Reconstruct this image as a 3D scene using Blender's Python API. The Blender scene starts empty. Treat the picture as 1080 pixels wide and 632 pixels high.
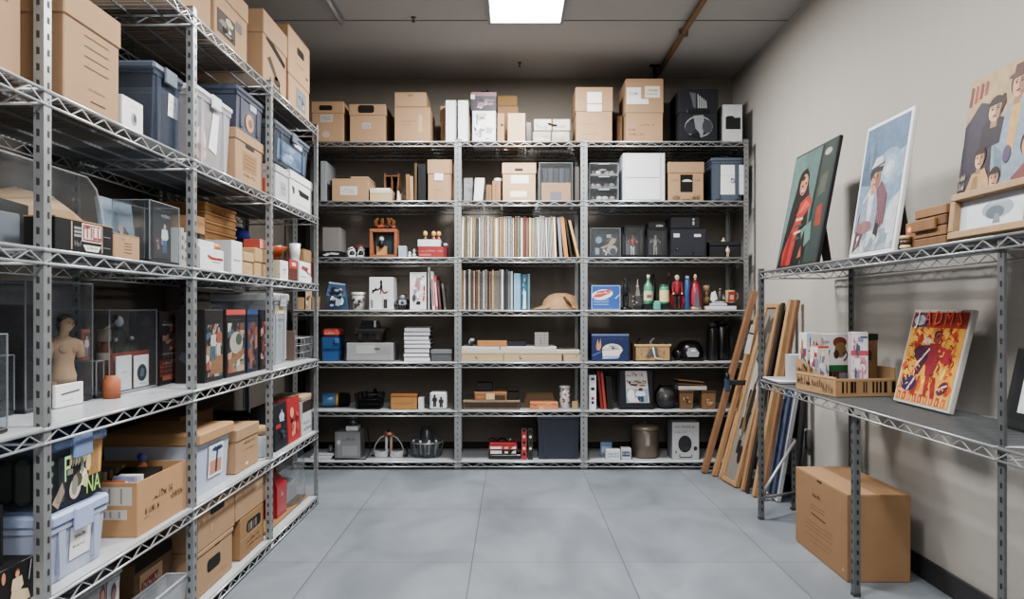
import bpy, bmesh, math, random
from mathutils import Vector, Matrix
PI = math.pi
scn = bpy.context.scene
COL = scn.collection
F = 790.0            # focal length in pixels of the 1080 px frame
CX, HY, EYE = 540.0, 327.0, 1.2
SAT = .84           # all paints a little greyed

def lin(c):
    if isinstance(c, str):
        c = c.lstrip('#')
        c = [int(c[i:i+2], 16)/255 for i in (0, 2, 4)]
    return tuple((x/12.92 if x <= .04045 else ((x+.055)/1.055)**2.4) for x in c[:3]) + (1.0,)

# ---------------------------------------------------------------- materials
def newmat(name):
    m = bpy.data.materials.new(name); m.use_nodes = True
    nt = m.node_tree; nt.nodes.clear()
    out = nt.nodes.new('ShaderNodeOutputMaterial')
    return m, nt, out
def N(nt, t, **k):
    n = nt.nodes.new(t)
    for a, v in k.items():
        if a in n.inputs: n.inputs[a].default_value = v
        else: setattr(n, a, v)
    return n
def colored(name, rough, metal=0, spec=.5, nscale=None, namt=0, stretch=(1,1,1), bump=0, coat=0):
    m, nt, out = newmat(name)
    p = N(nt, 'ShaderNodeBsdfPrincipled', Roughness=rough, Metallic=metal)
    p.inputs['Specular IOR Level'].default_value = spec
    if coat: p.inputs['Coat Weight'].default_value = coat
    a = N(nt, 'ShaderNodeAttribute', attribute_name='Col')
    src = a.outputs['Color']
    if nscale:
        tc = N(nt, 'ShaderNodeTexCoord'); mp = N(nt, 'ShaderNodeMapping')
        mp.inputs['Scale'].default_value = stretch
        nt.links.new(tc.outputs['Object'], mp.inputs['Vector'])
        nz = N(nt, 'ShaderNodeTexNoise', Scale=nscale, Detail=4.0)
        nt.links.new(mp.outputs['Vector'], nz.inputs['Vector'])
        mr = N(nt, 'ShaderNodeMapRange'); mr.inputs['To Min'].default_value = 1-namt; mr.inputs['To Max'].default_value = 1+namt*.6
        nt.links.new(nz.outputs['Fac'], mr.inputs['Value'])
        mx = N(nt, 'ShaderNodeVectorMath', operation='MULTIPLY')
        nt.links.new(src, mx.inputs[0]); nt.links.new(mr.outputs['Result'], mx.inputs[1])
        src = mx.outputs['Vector']
        if bump:
            b = N(nt, 'ShaderNodeBump', Strength=bump, Distance=.004)
            nt.links.new(nz.outputs['Fac'], b.inputs['Height']); nt.links.new(b.outputs['Normal'], p.inputs['Normal'])
    nt.links.new(src, p.inputs['Base Color']); nt.links.new(p.outputs['BSDF'], out.inputs['Surface'])
    return m
def clearmat(name, tint, amount, rough=.06):
    m, nt, out = newmat(name)
    tr = N(nt, 'ShaderNodeBsdfTransparent', Color=lin(tint))
    scn.cycles.transparent_max_bounces = 24
    gl = N(nt, 'ShaderNodeBsdfGlossy', Color=(1, 1, 1, 1), Roughness=rough)
    a = N(nt, 'ShaderNodeAttribute', attribute_name='Col')
    df = N(nt, 'ShaderNodeBsdfDiffuse'); nt.links.new(a.outputs['Color'], df.inputs['Color'])
    lw = N(nt, 'ShaderNodeLayerWeight', Blend=.16)
    m1 = N(nt, 'ShaderNodeMixShader', Fac=amount); nt.links.new(tr.outputs[0], m1.inputs[1]); nt.links.new(df.outputs[0], m1.inputs[2])
    mr = N(nt, 'ShaderNodeMapRange'); mr.inputs['To Min'].default_value = .03; mr.inputs['To Max'].default_value = .2
    nt.links.new(lw.outputs['Fresnel'], mr.inputs['Value'])
    m2 = N(nt, 'ShaderNodeMixShader'); nt.links.new(mr.outputs['Result'], m2.inputs[0]); nt.links.new(m1.outputs[0], m2.inputs[1]); nt.links.new(gl.outputs[0], m2.inputs[2])
    nt.links.new(m2.outputs[0], out.inputs['Surface'])
    return m
MATS = {
 'card': colored('cardboard', .85, spec=.25, nscale=9, namt=.10),
 'paint': colored('painted', .55, spec=.35),
 'gloss': colored('glossy_plastic', .28, nscale=6, namt=.05),
 'print': colored('printed', .5, spec=.3, nscale=30, namt=.10),
 'metal': colored('galvanised', .42, metal=.55, nscale=14, namt=.25),
 'wire': colored('chromed_wire', .32, metal=.5),
 'canvas': colored('printed_canvas', .55, spec=.25, nscale=34, namt=.42),
 'cloth': colored('fabric', .95, spec=.1, nscale=40, namt=.2, bump=.3),
 'wood': colored('wood', .6, spec=.3, nscale=7, namt=.28, stretch=(6, 6, .6)),
 'clear': clearmat('clear_plastic', '#e9edf0', .05),
 'frost': clearmat('frosted_plastic', '#dfe5ee', .42, .2),
 'film': clearmat('plastic_film', '#f2f4f6', .10, .12),
}

# ---------------------------------------------------------------- mesh builder
class MB:
    def __init__(s, cls='paint', T=None):
        s.v = []; s.f = []; s.cls = cls; s.T = T; s.fr = None
    def add(s, vs, fs, c, cls=None, smooth=False):
        o = len(s.v)
        for p in vs:
            p = Vector(p)
            if s.T is not None: p = s.T @ p
            s.v.append(p)
        c = lin(c); g = .3*c[0]+.59*c[1]+.11*c[2]
        q = cls or s.cls
        k, e = (.78, .76) if q == 'card' else (.92, .74) if q == 'wood' else (.80, .95) if q == 'canvas' else (.93, SAT)
        c = tuple(k*(g+(x-g)*e) for x in c[:3])+(1.0,)
        for f in fs: s.f.append(([o+i for i in f], c, cls or s.cls, smooth))
        return s
    def box(s, x0, x1, y0, y1, z0, z1, c, cls=None, b=0):
        if b <= 0:
            vs = [(x, y, z) for z in (z0, z1) for y in (y0, y1) for x in (x0, x1)]
            return s.add(vs, [(0,2,3,1),(4,5,7,6),(0,1,5,4),(2,6,7,3),(0,4,6,2),(1,3,7,5)], c, cls)
        cx, cy, cz = (x0+x1)/2, (y0+y1)/2, (z0+z1)/2
        X, Y, Z = abs(x1-x0)/2, abs(y1-y0)/2, abs(z1-z0)/2
        b = min(b, X*.9, Y*.9, Z*.9)
        vs = []; ix = {}
        for a in (-1, 1):
            for e in (-1, 1):
                for g in (-1, 1):
                    for k, p in enumerate(((a*X, e*(Y-b), g*(Z-b)), (a*(X-b), e*Y, g*(Z-b)), (a*(X-b), e*(Y-b), g*Z))):
                        ix[a, e, g, k] = len(vs); vs.append((cx+p[0], cy+p[1], cz+p[2]))
        fs = []
        q = [(-1,-1),(1,-1),(1,1),(-1,1)]
        for a in (-1, 1):
            fs.append([ix[a, e, g, 0] for e, g in q]); fs.append([ix[e, a, g, 1] for e, g in q]); fs.append([ix[e, g, a, 2] for e, g in q])
            for e in (-1, 1):
                fs.append([ix[a,e,-1,0], ix[a,e,1,0], ix[a,e,1,1], ix[a,e,-1,1]])
                fs.append([ix[a,-1,e,0], ix[a,1,e,0], ix[a,1,e,2], ix[a,-1,e,2]])
                fs.append([ix[-1,a,e,1], ix[1,a,e,1], ix[1,a,e,2], ix[-1,a,e,2]])
                for g in (-1, 1): fs.append([ix[a,e,g,0], ix[a,e,g,1], ix[a,e,g,2]])
        return s.add(vs, fs, c, cls)
    def tb(s, w0, d0, w1, d1, z0, z1, c, cls=None, cap=True, top=True):
        vs = [(-w0/2,-d0/2,z0),(w0/2,-d0/2,z0),(w0/2,d0/2,z0),(-w0/2,d0/2,z0),(-w1/2,-d1/2,z1),(w1/2,-d1/2,z1),(w1/2,d1/2,z1),(-w1/2,d1/2,z1)]
        fs = [(0,1,5,4),(1,2,6,5),(2,3,7,6),(3,0,4,7)]
        if cap: fs.append((3,2,1,0))
        if top: fs.append((4,5,6,7))
        return s.add(vs, fs, c, cls)
    def poly(s, pts, c, cls=None): return s.add(pts, [tuple(range(len(pts)))], c, cls)
    def prism(s, pts, y0, y1, c, cls=None):
        n = len(pts)
        vs = [(x, y0, z) for x, z in pts]+[(x, y1, z) for x, z in pts]
        fs = [tuple(range(n)), tuple(range(2*n-1, n-1, -1))]+[(i, (i+1) % n, n+(i+1) % n, n+i) for i in range(n)]
        return s.add(vs, fs, c, cls)
    def tube(s, pts, r, c, n=6, cls=None, smooth=True, closed=False):
        pts = [Vector(p) for p in pts]
        k = len(pts); rr = r if isinstance(r, (list, tuple)) else [r]*k
        vs = []; fs = []; up = None
        for i, p in enumerate(pts):
            if closed: t = pts[(i+1) % k]-pts[i-1]
            else: t = pts[min(i+1, k-1)]-pts[max(i-1, 0)]
            t = t.normalized() if t.length > 1e-9 else Vector((0, 0, 1))
            if up is None:
                a = Vector((0, 0, 1)) if abs(t.z) < .9 else Vector((1, 0, 0))
                up = (a-t*a.dot(t)).normalized()
            else:
                u2 = up-t*up.dot(t)
                up = u2.normalized() if u2.length > 1e-6 else up
            sd = t.cross(up)
            for j in range(n):
                an = 2*PI*(j+.5)/n
                vs.append(p+(up*math.sin(an)+sd*math.cos(an))*rr[i])
        for i in range(k if closed else k-1):
            a = i*n; e = ((i+1) % k)*n
            for j in range(n): fs.append((a+j, a+(j+1) % n, e+(j+1) % n, e+j))
        if not closed: fs += [tuple(range(n)), tuple(range((k-1)*n, k*n))]
        return s.add(vs, fs, c, cls, smooth and n > 4)
    def lathe(s, prof, c, n=18, at=(0, 0, 0), cls=None, smooth=True):
        vs = []; fs = []
        for r, z in prof:
            for j in range(n):
                a = 2*PI*j/n; vs.append((at[0]+max(r, 1e-5)*math.cos(a), at[1]+max(r, 1e-5)*math.sin(a), at[2]+z))
        k = len(prof)
        for i in range(k-1):
            for j in range(n): fs.append((i*n+j, i*n+(j+1) % n, (i+1)*n+(j+1) % n, (i+1)*n+j))
        fs += [tuple(range(n)), tuple(range((k-1)*n, k*n))]
        return s.add(vs, fs, c, cls, smooth)
    def ell(s, at, r, c, n=12, k=8, cls=None):
        if not isinstance(r, (tuple, list)): r = (r, r, r)
        vs = []; fs = []
        for i in range(k+1):
            t = PI*i/k
            for j in range(n):
                a = 2*PI*j/n
                q = max(math.sin(t), 1e-4)
                vs.append((at[0]+r[0]*q*math.cos(a), at[1]+r[1]*q*math.sin(a), at[2]-r[2]*math.cos(t)))
        for i in range(k):
            for j in range(n): fs.append((i*n+j, i*n+(j+1) % n, (i+1)*n+(j+1) % n, (i+1)*n+j))
        return s.add(vs, fs, c, cls, True)
    # decals on a flat face: u, v in 0..1, k lifts by layers
    def on(s, o, U, V, Nn): s.fr = (Vector(o), Vector(U), Vector(V), Vector(Nn).normalized()); return s
    def front(s, w, d, h, off=0, z=0): return s.on((-w/2, -d/2-off, z), (w, 0, 0), (0, 0, h), (0, -1, 0))
    def side(s, w, d, h, off=0): return s.on((-w/2-off, d/2, 0), (0, -d, 0), (0, 0, h), (-1, 0, 0))
    def top(s, w, d, h): return s.on((-w/2, -d/2, h), (w, 0, 0), (0, d, 0), (0, 0, 1))
    def dp(s, pts, c, k=1, cls=None):
        o, U, V, n = s.fr
        return s.poly([o+U*u+V*v+n*(.0005*k) for u, v in pts], c, cls)
    def dq(s, u0, v0, u1, v1, c, k=1, cls=None): return s.dp([(u0, v0), (u1, v0), (u1, v1), (u0, v1)], c, k, cls)
    def de(s, u, v, a, b, c, k=1, n=16, cls=None, t0=0, t1=2*PI, rot=0):
        full = t1-t0 > 6.28
        ps = []
        for i in range(n if full else n+1):
            t = t0+(t1-t0)*i/n; x, y = a*math.cos(t), b*math.sin(t)
            ps.append((u+x*math.cos(rot)-y*math.sin(rot), v+x*math.sin(rot)+y*math.cos(rot)))
        return s.dp(ps, c, k, cls)
    def ring(s, u, v, a, b, th, c, k=1, n=20):
        for i in range(n):
            t, q = 2*PI*i/n, 2*PI*(i+1)/n
            s.dp([(u+a*math.cos(t), v+b*math.sin(t)), (u+a*math.cos(q), v+b*math.sin(q)),
                  (u+a*(1-th)*math.cos(q), v+b*(1-th)*math.sin(q)), (u+a*(1-th)*math.cos(t), v+b*(1-th)*math.sin(t))], c, k)
        return s
    def dl(s, pts, w, c, k=1):
        for (a, b), (e, f) in zip(pts, pts[1:]):
            L = math.hypot(e-a, f-b) or 1; nx, ny = -(f-b)/L*w/2, (e-a)/L*w/2
            s.dp([(a+nx, b+ny), (e+nx, f+ny), (e-nx, f-ny), (a-nx, b-ny)], c, k)
        return s
    def scrib(s, u0, u1, v, hh, c, seed=1, k=1, slope=0):
        r = random.Random(seed); u = u0
        cw = max((u1-u0)/14, .012)
        while u < u1:
            if r.random() < .12: u += cw; continue
            y = v+slope*(u-u0); t = r.choice((.35, .6, 1, 1, .8))
            s.dq(u, y, u+cw*.28, y+hh*t, c, k)
            if r.random() < .7: s.dq(u, y+hh*t*.8*r.random(), u+cw*.75, y+hh*t*.8*r.random()+hh*.2, c, k)
            u += cw
        return s
    def rules(s, u0, u1, vs, hh, c, k=1):
        for v in vs: s.dq(u0, v, u1, v+hh, c, k)
        return s
    def art(s, u0, v0, u1, v1, seed, pal, n=14, k=1, bg=True):
        r = random.Random(seed)
        if bg: s.dq(u0, v0, u1, v1, pal[0], k)
        W, H = u1-u0, v1-v0
        for i in range(n):
            c = r.choice(pal[1:]); a = W*r.uniform(.06, .22); b = H*r.uniform(.05, .2)
            u = r.uniform(u0+a, u1-a); v = r.uniform(v0+b, v1-b); t = r.random()
            kk = k+1+i*.15
            if t < .45: s.de(u, v, a, b, c, kk, 9)
            elif t < .75: s.dp([(u-a, v-b*r.random()), (u+a*r.random(), v-b), (u+a, v+b*r.random()), (u-a*r.random(), v+b)], c, kk)
            else: s.dq(u-a, v-b*.3, u+a, v+b*.3, c, kk)
        return s
    def collage(s, u0, v0, u1, v1, seed, pal, nx=4, ny=7, k=1):
        r = random.Random(seed); W, H = (u1-u0)/nx, (v1-v0)/ny
        gx = lambda i: u0+W*i+(r.uniform(-.25, .25)*W if 0 < i < nx else 0)
        P = [[(gx(i), min(max(v0+H*j+(r.uniform(-.3, .3)*H if 0 < j < ny else 0), v0), v1)) for i in range(nx+1)] for j in range(ny+1)]
        for j in range(ny):
            for i in range(nx): s.dp([P[j][i], P[j][i+1], P[j+1][i+1], P[j+1][i]], r.choice(pal), k)
        for i in range(nx*ny):
            a, b = W*r.uniform(.12, .4), H*r.uniform(.12, .45)
            s.de(r.uniform(u0+a, u1-a), r.uniform(v0+b, v1-b), a, b, r.choice(pal), k+.4+.01*i, 7, None, 0, 2*PI, r.random())
        return s
    def head(s, u, v, a, b, skin, dark, hair, k=3, hat=None, tilt=0):
        """printed head: a, b half width and half height"""
        s.de(u, v+b*.18, a*1.28, b*1.12, hair, k, 16); s.dp([(u-a*.45, v-b*.4), (u+a*.45, v-b*.4), (u+a*.5, v-b*1.5), (u-a*.5, v-b*1.5)], dark, k+.1)
        s.de(u, v, a, b, skin, k+.3, 18); s.de(u+a*.5, v-b*.05, a*.5, b*.82, dark, k+.5, 12)
        s.dp([(u-a, v+b*.45), (u+a, v+b*.5), (u+a*.8, v+b), (u-a*.7, v+b)], hair, k+.7)
        for e in (-1, 1): s.de(u+e*a*.42, v+b*.12, a*.2, b*.09, '#1f1512', k+.8, 8); s.dl([(u+e*a*.15, v+b*.32), (u+e*a*.7, v+b*.3)], b*.07, '#2a1b16', k+.8)
        s.dl([(u, v+b*.1), (u+a*.1, v-b*.25)], a*.12, dark, k+.9); s.de(u, v-b*.5, a*.34, b*.1, '#7a332c', k+.9, 8)
        if hat: s.de(u, v+b*.72, a*1.75, b*.22, hat, k+1.2, 16); s.dp([(u-a, v+b*.72), (u+a, v+b*.72), (u+a*.8, v+b*1.5), (u-a*.8, v+b*1.5)], hat, k+1.3)
        return s
    def man(s, u, v, hu, hv, skin, hair, top, leg, k=2):
        """little printed figure: u centre, v foot, hu half width, hv height"""
        s.dp([(u-hu*.6, v), (u-hu*.05, v), (u, v+hv*.45), (u+hu*.05, v), (u+hu*.6, v), (u+hu*.55, v+hv*.5), (u-hu*.55, v+hv*.5)], leg, k)
        s.dp([(u-hu*.55, v+hv*.42), (u+hu*.55, v+hv*.42), (u+hu, v+hv*.5), (u+hu*.75, v+hv*.78), (u-hu*.75, v+hv*.78), (u-hu, v+hv*.5)], top, k+.3)
        s.de(u, v+hv*.9, hu*.42, hv*.12, hair, k+.5, 12)
        s.de(u, v+hv*.87, hu*.32, hv*.09, skin, k+.8, 12)
        return s
    def build(s, name, parent=None):
        me = bpy.data.meshes.new(name)
        me.from_pydata([tuple(p) for p in s.v], [], [f[0] for f in s.f])
        cl = []
        for f in s.f:
            if f[2] not in cl: cl.append(f[2])
        for c in cl: me.materials.append(MATS[c])
        ca = me.color_attributes.new('Col', 'FLOAT_COLOR', 'CORNER')
        cols = []
        for p, f in zip(me.polygons, s.f):
            p.material_index = cl.index(f[2]); p.use_smooth = f[3]
            for _ in p.loop_indices: cols.extend(f[1])
        ca.data.foreach_set('color', cols)
        bm = bmesh.new(); bm.from_mesh(me)
        bmesh.ops.recalc_face_normals(bm, faces=bm.faces)
        bm.to_mesh(me); bm.free(); me.update()
        o = bpy.data.objects.new(name, me); COL.objects.link(o)
        if parent: o.parent = parent
        return o

def Rz(a): return Matrix.Rotation(a, 4, 'Z')
def Rx(a): return Matrix.Rotation(a, 4, 'X')
def Ry(a): return Matrix.Rotation(a, 4, 'Y')
def Tr(x, y, z): return Matrix.Translation((x, y, z))

# ---------------------------------------------------------------- placing
class Spec:
    def __init__(s, w, d, h, loc, rz=0):
        s.w, s.d, s.h, s.loc, s.rz = w, d, h, Vector(loc), rz
        s.loc.z += .0016
        s.top = s.loc.z+h
    def turn(s, deg): s.rz += math.radians(deg); return s
LA = {'A': 2.315, 'B': 1.77, 'C': 1.36, 'D': .90, 'E': .455, 'F': .055}      # left unit deck heights
RB = {1: 2.466, 2: 2.02, 3: 1.595, 4: 1.20, 5: .81, 6: .445, 7: .065}         # back unit deck heights
XL = 1.2
YB = 5.62
def LS(p0, p1, lev, py=None, h=None, d=.3, xf=1.235, z=None):
    """thing on the left unit whose aisle face spans the columns p0..p1 at the lateral distance xf"""
    y0, y1 = xf*F/(CX-p0), xf*F/(CX-p1)
    zb = LA[lev] if z is None else z
    if h is None: h = EYE+(HY-py)/(CX-p1)*xf-zb
    return Spec(y1-y0, d, h, (-xf-d/2, (y0+y1)/2, zb), PI/2)
def BS(p0, p1, row, py=None, h=None, d=.3, yf=5.67, z=None):
    """thing on the back unit, front face across columns p0..p1 at the distance yf"""
    x0, x1 = (p0-CX)/F*yf, (p1-CX)/F*yf
    zb = RB[row] if z is None else z
    if h is None: h = EYE+(HY-py)/F*yf-zb
    return Spec(x1-x0, d, h, ((x0+x1)/2, yf+d/2, zb), 0)

def tag(o, label, cat, grp=None):
    o['label'] = label; o['category'] = cat
    if grp: o['group'] = grp
    return o
def thing(name, label, cat, S, grp=None):
    o = bpy.data.objects.new(name, None); COL.objects.link(o)
    o.empty_display_size = .05
    o.location = S.loc; o.rotation_euler = (0, 0, S.rz)
    return tag(o, label, cat, grp)
def solo(m, name, label, cat, S, grp=None):
    o = m.build(name); o.location = S.loc; o.rotation_euler = (0, 0, S.rz)
    return tag(o, label, cat, grp)
def txt(s, parent, size, loc, col, name='lettering', rot=(PI/2, 0, 0), sx=1, cls='paint'):
    cu = bpy.data.curves.new(name, 'FONT'); cu.body = s; cu.size = size; cu.align_x = 'CENTER'; cu.align_y = 'CENTER'
    cu.resolution_u = 2; cu.fill_mode = 'BOTH'
    key = 'ink_'+col
    m = bpy.data.materials.get(key)
    if not m:
        m, nt, out = newmat(key); p = N(nt, 'ShaderNodeBsdfPrincipled', Roughness=.6); p.inputs['Base Color'].default_value = lin(col)
        nt.links.new(p.outputs[0], out.inputs[0])
    cu.materials.append(m)
    tmp = bpy.data.objects.new(name, cu); COL.objects.link(tmp)
    dg = bpy.context.evaluated_depsgraph_get(); me = bpy.data.meshes.new_from_object(tmp.evaluated_get(dg))
    bpy.data.objects.remove(tmp); me.name = name
    o = bpy.data.objects.new(name, me); COL.objects.link(o); o.parent = parent; o.location = loc; o.rotation_euler = rot; o.scale = (sx, 1, 1)
    return o

KR = '#b69068'
# ---------------------------------------------------------------- kinds
def carton(S, label, col=KR, lid=0, hole=None, st=(), marks=None, tape=False, name='cardboard_box', cat='box', grp=None, sidem=None, topm=None):
    """closed box. lid: depth of the lifted-on lid's skirt; 0 = flap top. st: stickers (u0,v0,u1,v1,colour,ink)"""
    t = thing(name, label, cat, S, grp); w, d, h = S.w, S.d, S.h
    i = .005 if lid else 0
    m = MB('card')
    top = h-lid+.01 if lid else h-.004
    m.box(-w/2+i, w/2-i, -d/2+i, d/2-i, 0, top, col, b=.003)
    m.front(w, d, h, -i+.0004)
    if marks: marks(m)
    if sidem: m.side(w, d, h, -i+.0004); sidem(m)
    m.build('body', t)
    if lid:
        l = MB('card'); l.box(-w/2, w/2, -d/2, d/2, h-lid, h, col, b=.004)
        l.build('lid', t)
    else:
        for a, bb in ((-d/2+.001, -.002), (.002, d/2-.001)):
            l = MB('card'); l.box(-w/2+.001, w/2-.001, a, bb, h-.0035, h, col); l.build('flap', t)
        if tape:
            l = MB('gloss'); l.box(-w/2-.001, w/2+.001, -.025, .025, h, h+.001, '#c9a878'); l.box(-w/2-.0015, -w/2-.0002, -.025, .025, h-.07, h, '#c9a878'); l.build('tape', t)
    if hole:
        u, v, a, b_ = hole; l = MB('paint'); l.front(w, d, h, (0 if lid and v*h > h-lid else -i))
        l.dp([(u-a, v-b_*.6), (u-a*.8, v-b_), (u+a*.8, v-b_), (u+a, v-b_*.6), (u+a, v+b_*.6), (u+a*.8, v+b_), (u-a*.8, v+b_), (u-a, v+b_*.6)], '#1f1812', 2); l.build('hand_hole', t)
    for q in st:
        u0, v0, u1, v1, c, ink = q
        l = MB('paint'); l.front(w, d, h, (0 if lid and v1*h > h-lid else -i)); l.dq(u0, v0, u1, v1, c, 1.6)
        if ink:
            rr = random.Random(int(u0*999+v0*777))
            for kk in range(rr.choice((1, 2))):
                l.scrib(u0+(u1-u0)*.15, u1-(u1-u0)*.15, v0+(v1-v0)*(.55-.3*kk), (v1-v0)*.18, ink, rr.randint(1, 99), 2.4)
        l.build('label_sticker', t)
    return t
def tote(S, label, body='#5a6f94', lidc='#6d83a8', cls='frost', lab=None, taper=.93, lh=.035, latch=True, name='storage_tote', cat='storage tote', marks=None, grp=None, rim=True):
    t = thing(name, label, cat, S, grp); w, d, h = S.w, S.d, S.h
    bw, bd = w-.02, d-.02
    m = MB(cls); m.tb(bw*taper, bd*taper, bw, bd, 0, h-lh*.6, body, top=(cls not in ('frost', 'clear')))
    if rim: m.box(-bw/2-.004, bw/2+.004, -bd/2-.004, -bd/2+.004, h-lh-.014, h-lh, body); m.box(-bw/2-.004, -bw/2+.004, -bd/2, bd/2, h-lh-.014, h-lh, body)
    for k in (-.32, .32): m.prism([(k*bw-.012, .02), (k*bw+.012, .02), (k*bw+.016, h-lh-.016), (k*bw-.016, h-lh-.016)], -bd*.5-.003, -bd*taper/2+.002, body)
    m.build('body', t)
    l = MB('gloss' if cls != 'clear' else 'frost'); l.box(-w/2, w/2, -d/2, d/2, h-lh, h-.006, lidc, b=.008); l.box(-w/2+.03, w/2-.03, -d/2+.03, d/2-.03, h-.008, h, lidc, b=.005); l.build('lid', t)
    if latch:
        l = MB('gloss'); l.box(-.045, .045, -d/2-.008, -d/2+.004, h-lh-.03, h-.008, lidc, b=.004); l.build('latch', t)
    if lab or marks:
        tp = (bd-bd*taper)/2
        l = MB('paint'); l.on((-w/2, -bd*taper/2-.002, 0), (w, 0, 0), (0, -tp, h), (0, -1, 0))
        if lab:
            u0, v0, u1, v1, ink = lab; l.dq(u0, v0, u1, v1, '#dfe0de', 2)
            l.scrib(u0+(u1-u0)*.2, u1-(u1-u0)*.2, v0+(v1-v0)*.6, (v1-v0)*.12, ink, 5, 3); l.scrib(u0+(u1-u0)*.15, u1-(u1-u0)*.25, v0+(v1-v0)*.32, (v1-v0)*.1, ink, 8, 3)
        if marks: marks(l)
        l.build('label_sticker', t)
    return t
def case(S, label, base='#26262a', tint='#c8ced4', name='display_case', cat='display case', edge='#aab0b4', bh=.012, cls='clear', grp=None):
    """clear cover over a thin base"""
    t = thing(name, label, cat, S, grp); w, d, h = S.w, S.d, S.h
    m = MB('gloss'); m.box(-w/2, w/2, -d/2, d/2, 0, bh, base, b=.003); m.build('base', t)
    m = MB(cls); i = .002
    vs = (-w/2+i, w/2-i, -d/2+i, d/2-i, bh, h)
    x0, x1, y0, y1, z0, z1 = vs
    for ps in ([(x0,y0,z0),(x1,y0,z0),(x1,y0,z1),(x0,y0,z1)], [(x0,y1,z0),(x1,y1,z0),(x1,y1,z1),(x0,y1,z1)], [(x0,y0,z0),(x0,y1,z0),(x0,y1,z1),(x0,y0,z1)], [(x1,y0,z0),(x1,y1,z0),(x1,y1,z1),(x1,y0,z1)], [(x0,y0,z1),(x1,y0,z1),(x1,y1,z1),(x0,y1,z1)]):
        m.poly(ps, tint)
    e = .0016
    for x in (x0, x1):
        for y in (y0, y1): m.box(x-e, x+e, y-e, y+e, z0, z1, edge, 'frost')
    for y in (y0, y1): m.box(x0, x1, y-e, y+e, z1-e, z1+e, edge, 'frost')
    for x in (x0, x1): m.box(x-e, x+e, y0, y1, z1-e, z1+e, edge, 'frost')
    m.build('clear_cover', t)
    return t
def pbox(S, name, label, cat, col, marks=None, cls='print', b=.002, sidec=None, lidline=None, grp=None, sidem=None):
    """one printed carton, single mesh"""
    w, d, h = S.w, S.d, S.h; m = MB(cls); m.box(-w/2, w/2, -d/2, d/2, 0, h, col, b=b)
    m.front(w, d, h)
    if marks: marks(m)
    if lidline: m.dq(0, lidline-.008, 1, lidline+.008, '#40362c', 1)
    m.side(w, d, h)
    if sidec: m.dq(.0, .0, 1, 1, sidec, 1)
    if sidem: sidem(m)
    return solo(m, name, label, cat, S, grp)
def book(S, name, label, cat, cover, pages='#d9d2c2', grp=None, flat=False, marks=None):
    """spine to the front (standing) or lying flat"""
    w, d, h = S.w, S.d, S.h; t = thing(name, label, cat, S, grp); m = MB('paint'); k = .003
    if flat:
        m.box(-w/2, w/2, -d/2, d/2, 0, k, cover); m.box(-w/2, w/2, -d/2, d/2, h-k, h, cover); m.box(-w/2, w/2, -d/2, -d/2+k, k, h-k, cover)
        p = MB('paint'); p.box(-w/2+.004, w/2-.004, -d/2+k, d/2-.006, k, h-k, pages)
    else:
        m.box(-w/2, -w/2+k, -d/2, d/2, 0, h, cover); m.box(w/2-k, w/2, -d/2, d/2, 0, h, cover); m.box(-w/2+k, w/2-k, -d/2, -d/2+k, 0, h, cover)
        p = MB('paint'); p.box(-w/2+k, w/2-k, -d/2+k, d/2-.006, .004, h-.004, pages)
    if marks: m.front(w, d, h); marks(m)
    m.build('cover', t); p.build('pages', t)
    return t
def toy(S, name, label, cols, cat='figurine', pose=0, base=None, grp=None, cape=None, hat=None, parts=True):
    """small standing figure: body one mesh, plus cape / hat / base children"""
    t = thing(name, label, cat, S, grp); h = S.h; z0 = 0
    body, leg, skin, hair = cols
    if base:
        m = MB('gloss'); m.lathe([(h*.2, 0), (h*.2, h*.06), (h*.17, h*.08)], base, 14); m.build('stand', t); z0 = h*.08
    H = h-z0; m = MB('paint')
    for sx in (-1, 1):
        m.tube([(sx*H*.06, -H*.02, z0+H*.018), (sx*H*.06, 0, z0+H*.06), (sx*H*.055, 0, z0+H*.25), (sx*H*.05, 0, z0+H*.48)], [H*.04, H*.033, H*.045, H*.055], leg, 8)
        a = sx*H*(.12+.1*(pose == 1))
        m.tube([(sx*H*.09, 0, z0+H*.79), (a*1.1, 0, z0+H*.62), (a, -H*.08*(pose != 2), z0+H*(.48 if pose != 1 else .66))], [H*.042, H*.036, H*.028], body, 7)
        m.ell((a, -H*.09*(pose != 2), z0+H*(.46 if pose != 1 else .67)), H*.03, skin, 8, 6)
    m.tube([(0, 0, z0+H*.44), (0, 0, z0+H*.55), (0, 0, z0+H*.7), (0, 0, z0+H*.8), (0, 0, z0+H*.86)], [H*.085, H*.075, H*.105, H*.085, H*.03], body, 10)
    m.ell((0, -H*.01, z0+H*.91), (H*.065, H*.07, H*.085), skin, 12, 8)
    m.ell((0, H*.012, z0+H*.935), (H*.07, H*.07, H*.07), hair, 10, 6)
    m.build('body', t)
    if cape:
        m = MB('cloth'); m.add([(-H*.1, H*.06, z0+H*.82), (H*.1, H*.06, z0+H*.82), (H*.22, H*.02, z0+H*.3), (H*.17, H*.08, z0+H*.05), (-H*.17, H*.08, z0+H*.05), (-H*.22, H*.02, z0+H*.3), (-H*.13, -H*.05, z0+H*.75), (H*.13, -H*.05, z0+H*.75)], [(0, 1, 2, 3, 4, 5), (0, 6, 5), (1, 2, 7)], cape); m.build('cape', t)
    if hat:
        m = MB('paint'); m.lathe([(H*.12, z0+H*.95), (H*.12, z0+H*.965), (H*.07, z0+H*.97), (H*.055, z0+H)], hat, 12); m.build('hat', t)
    return t
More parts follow.
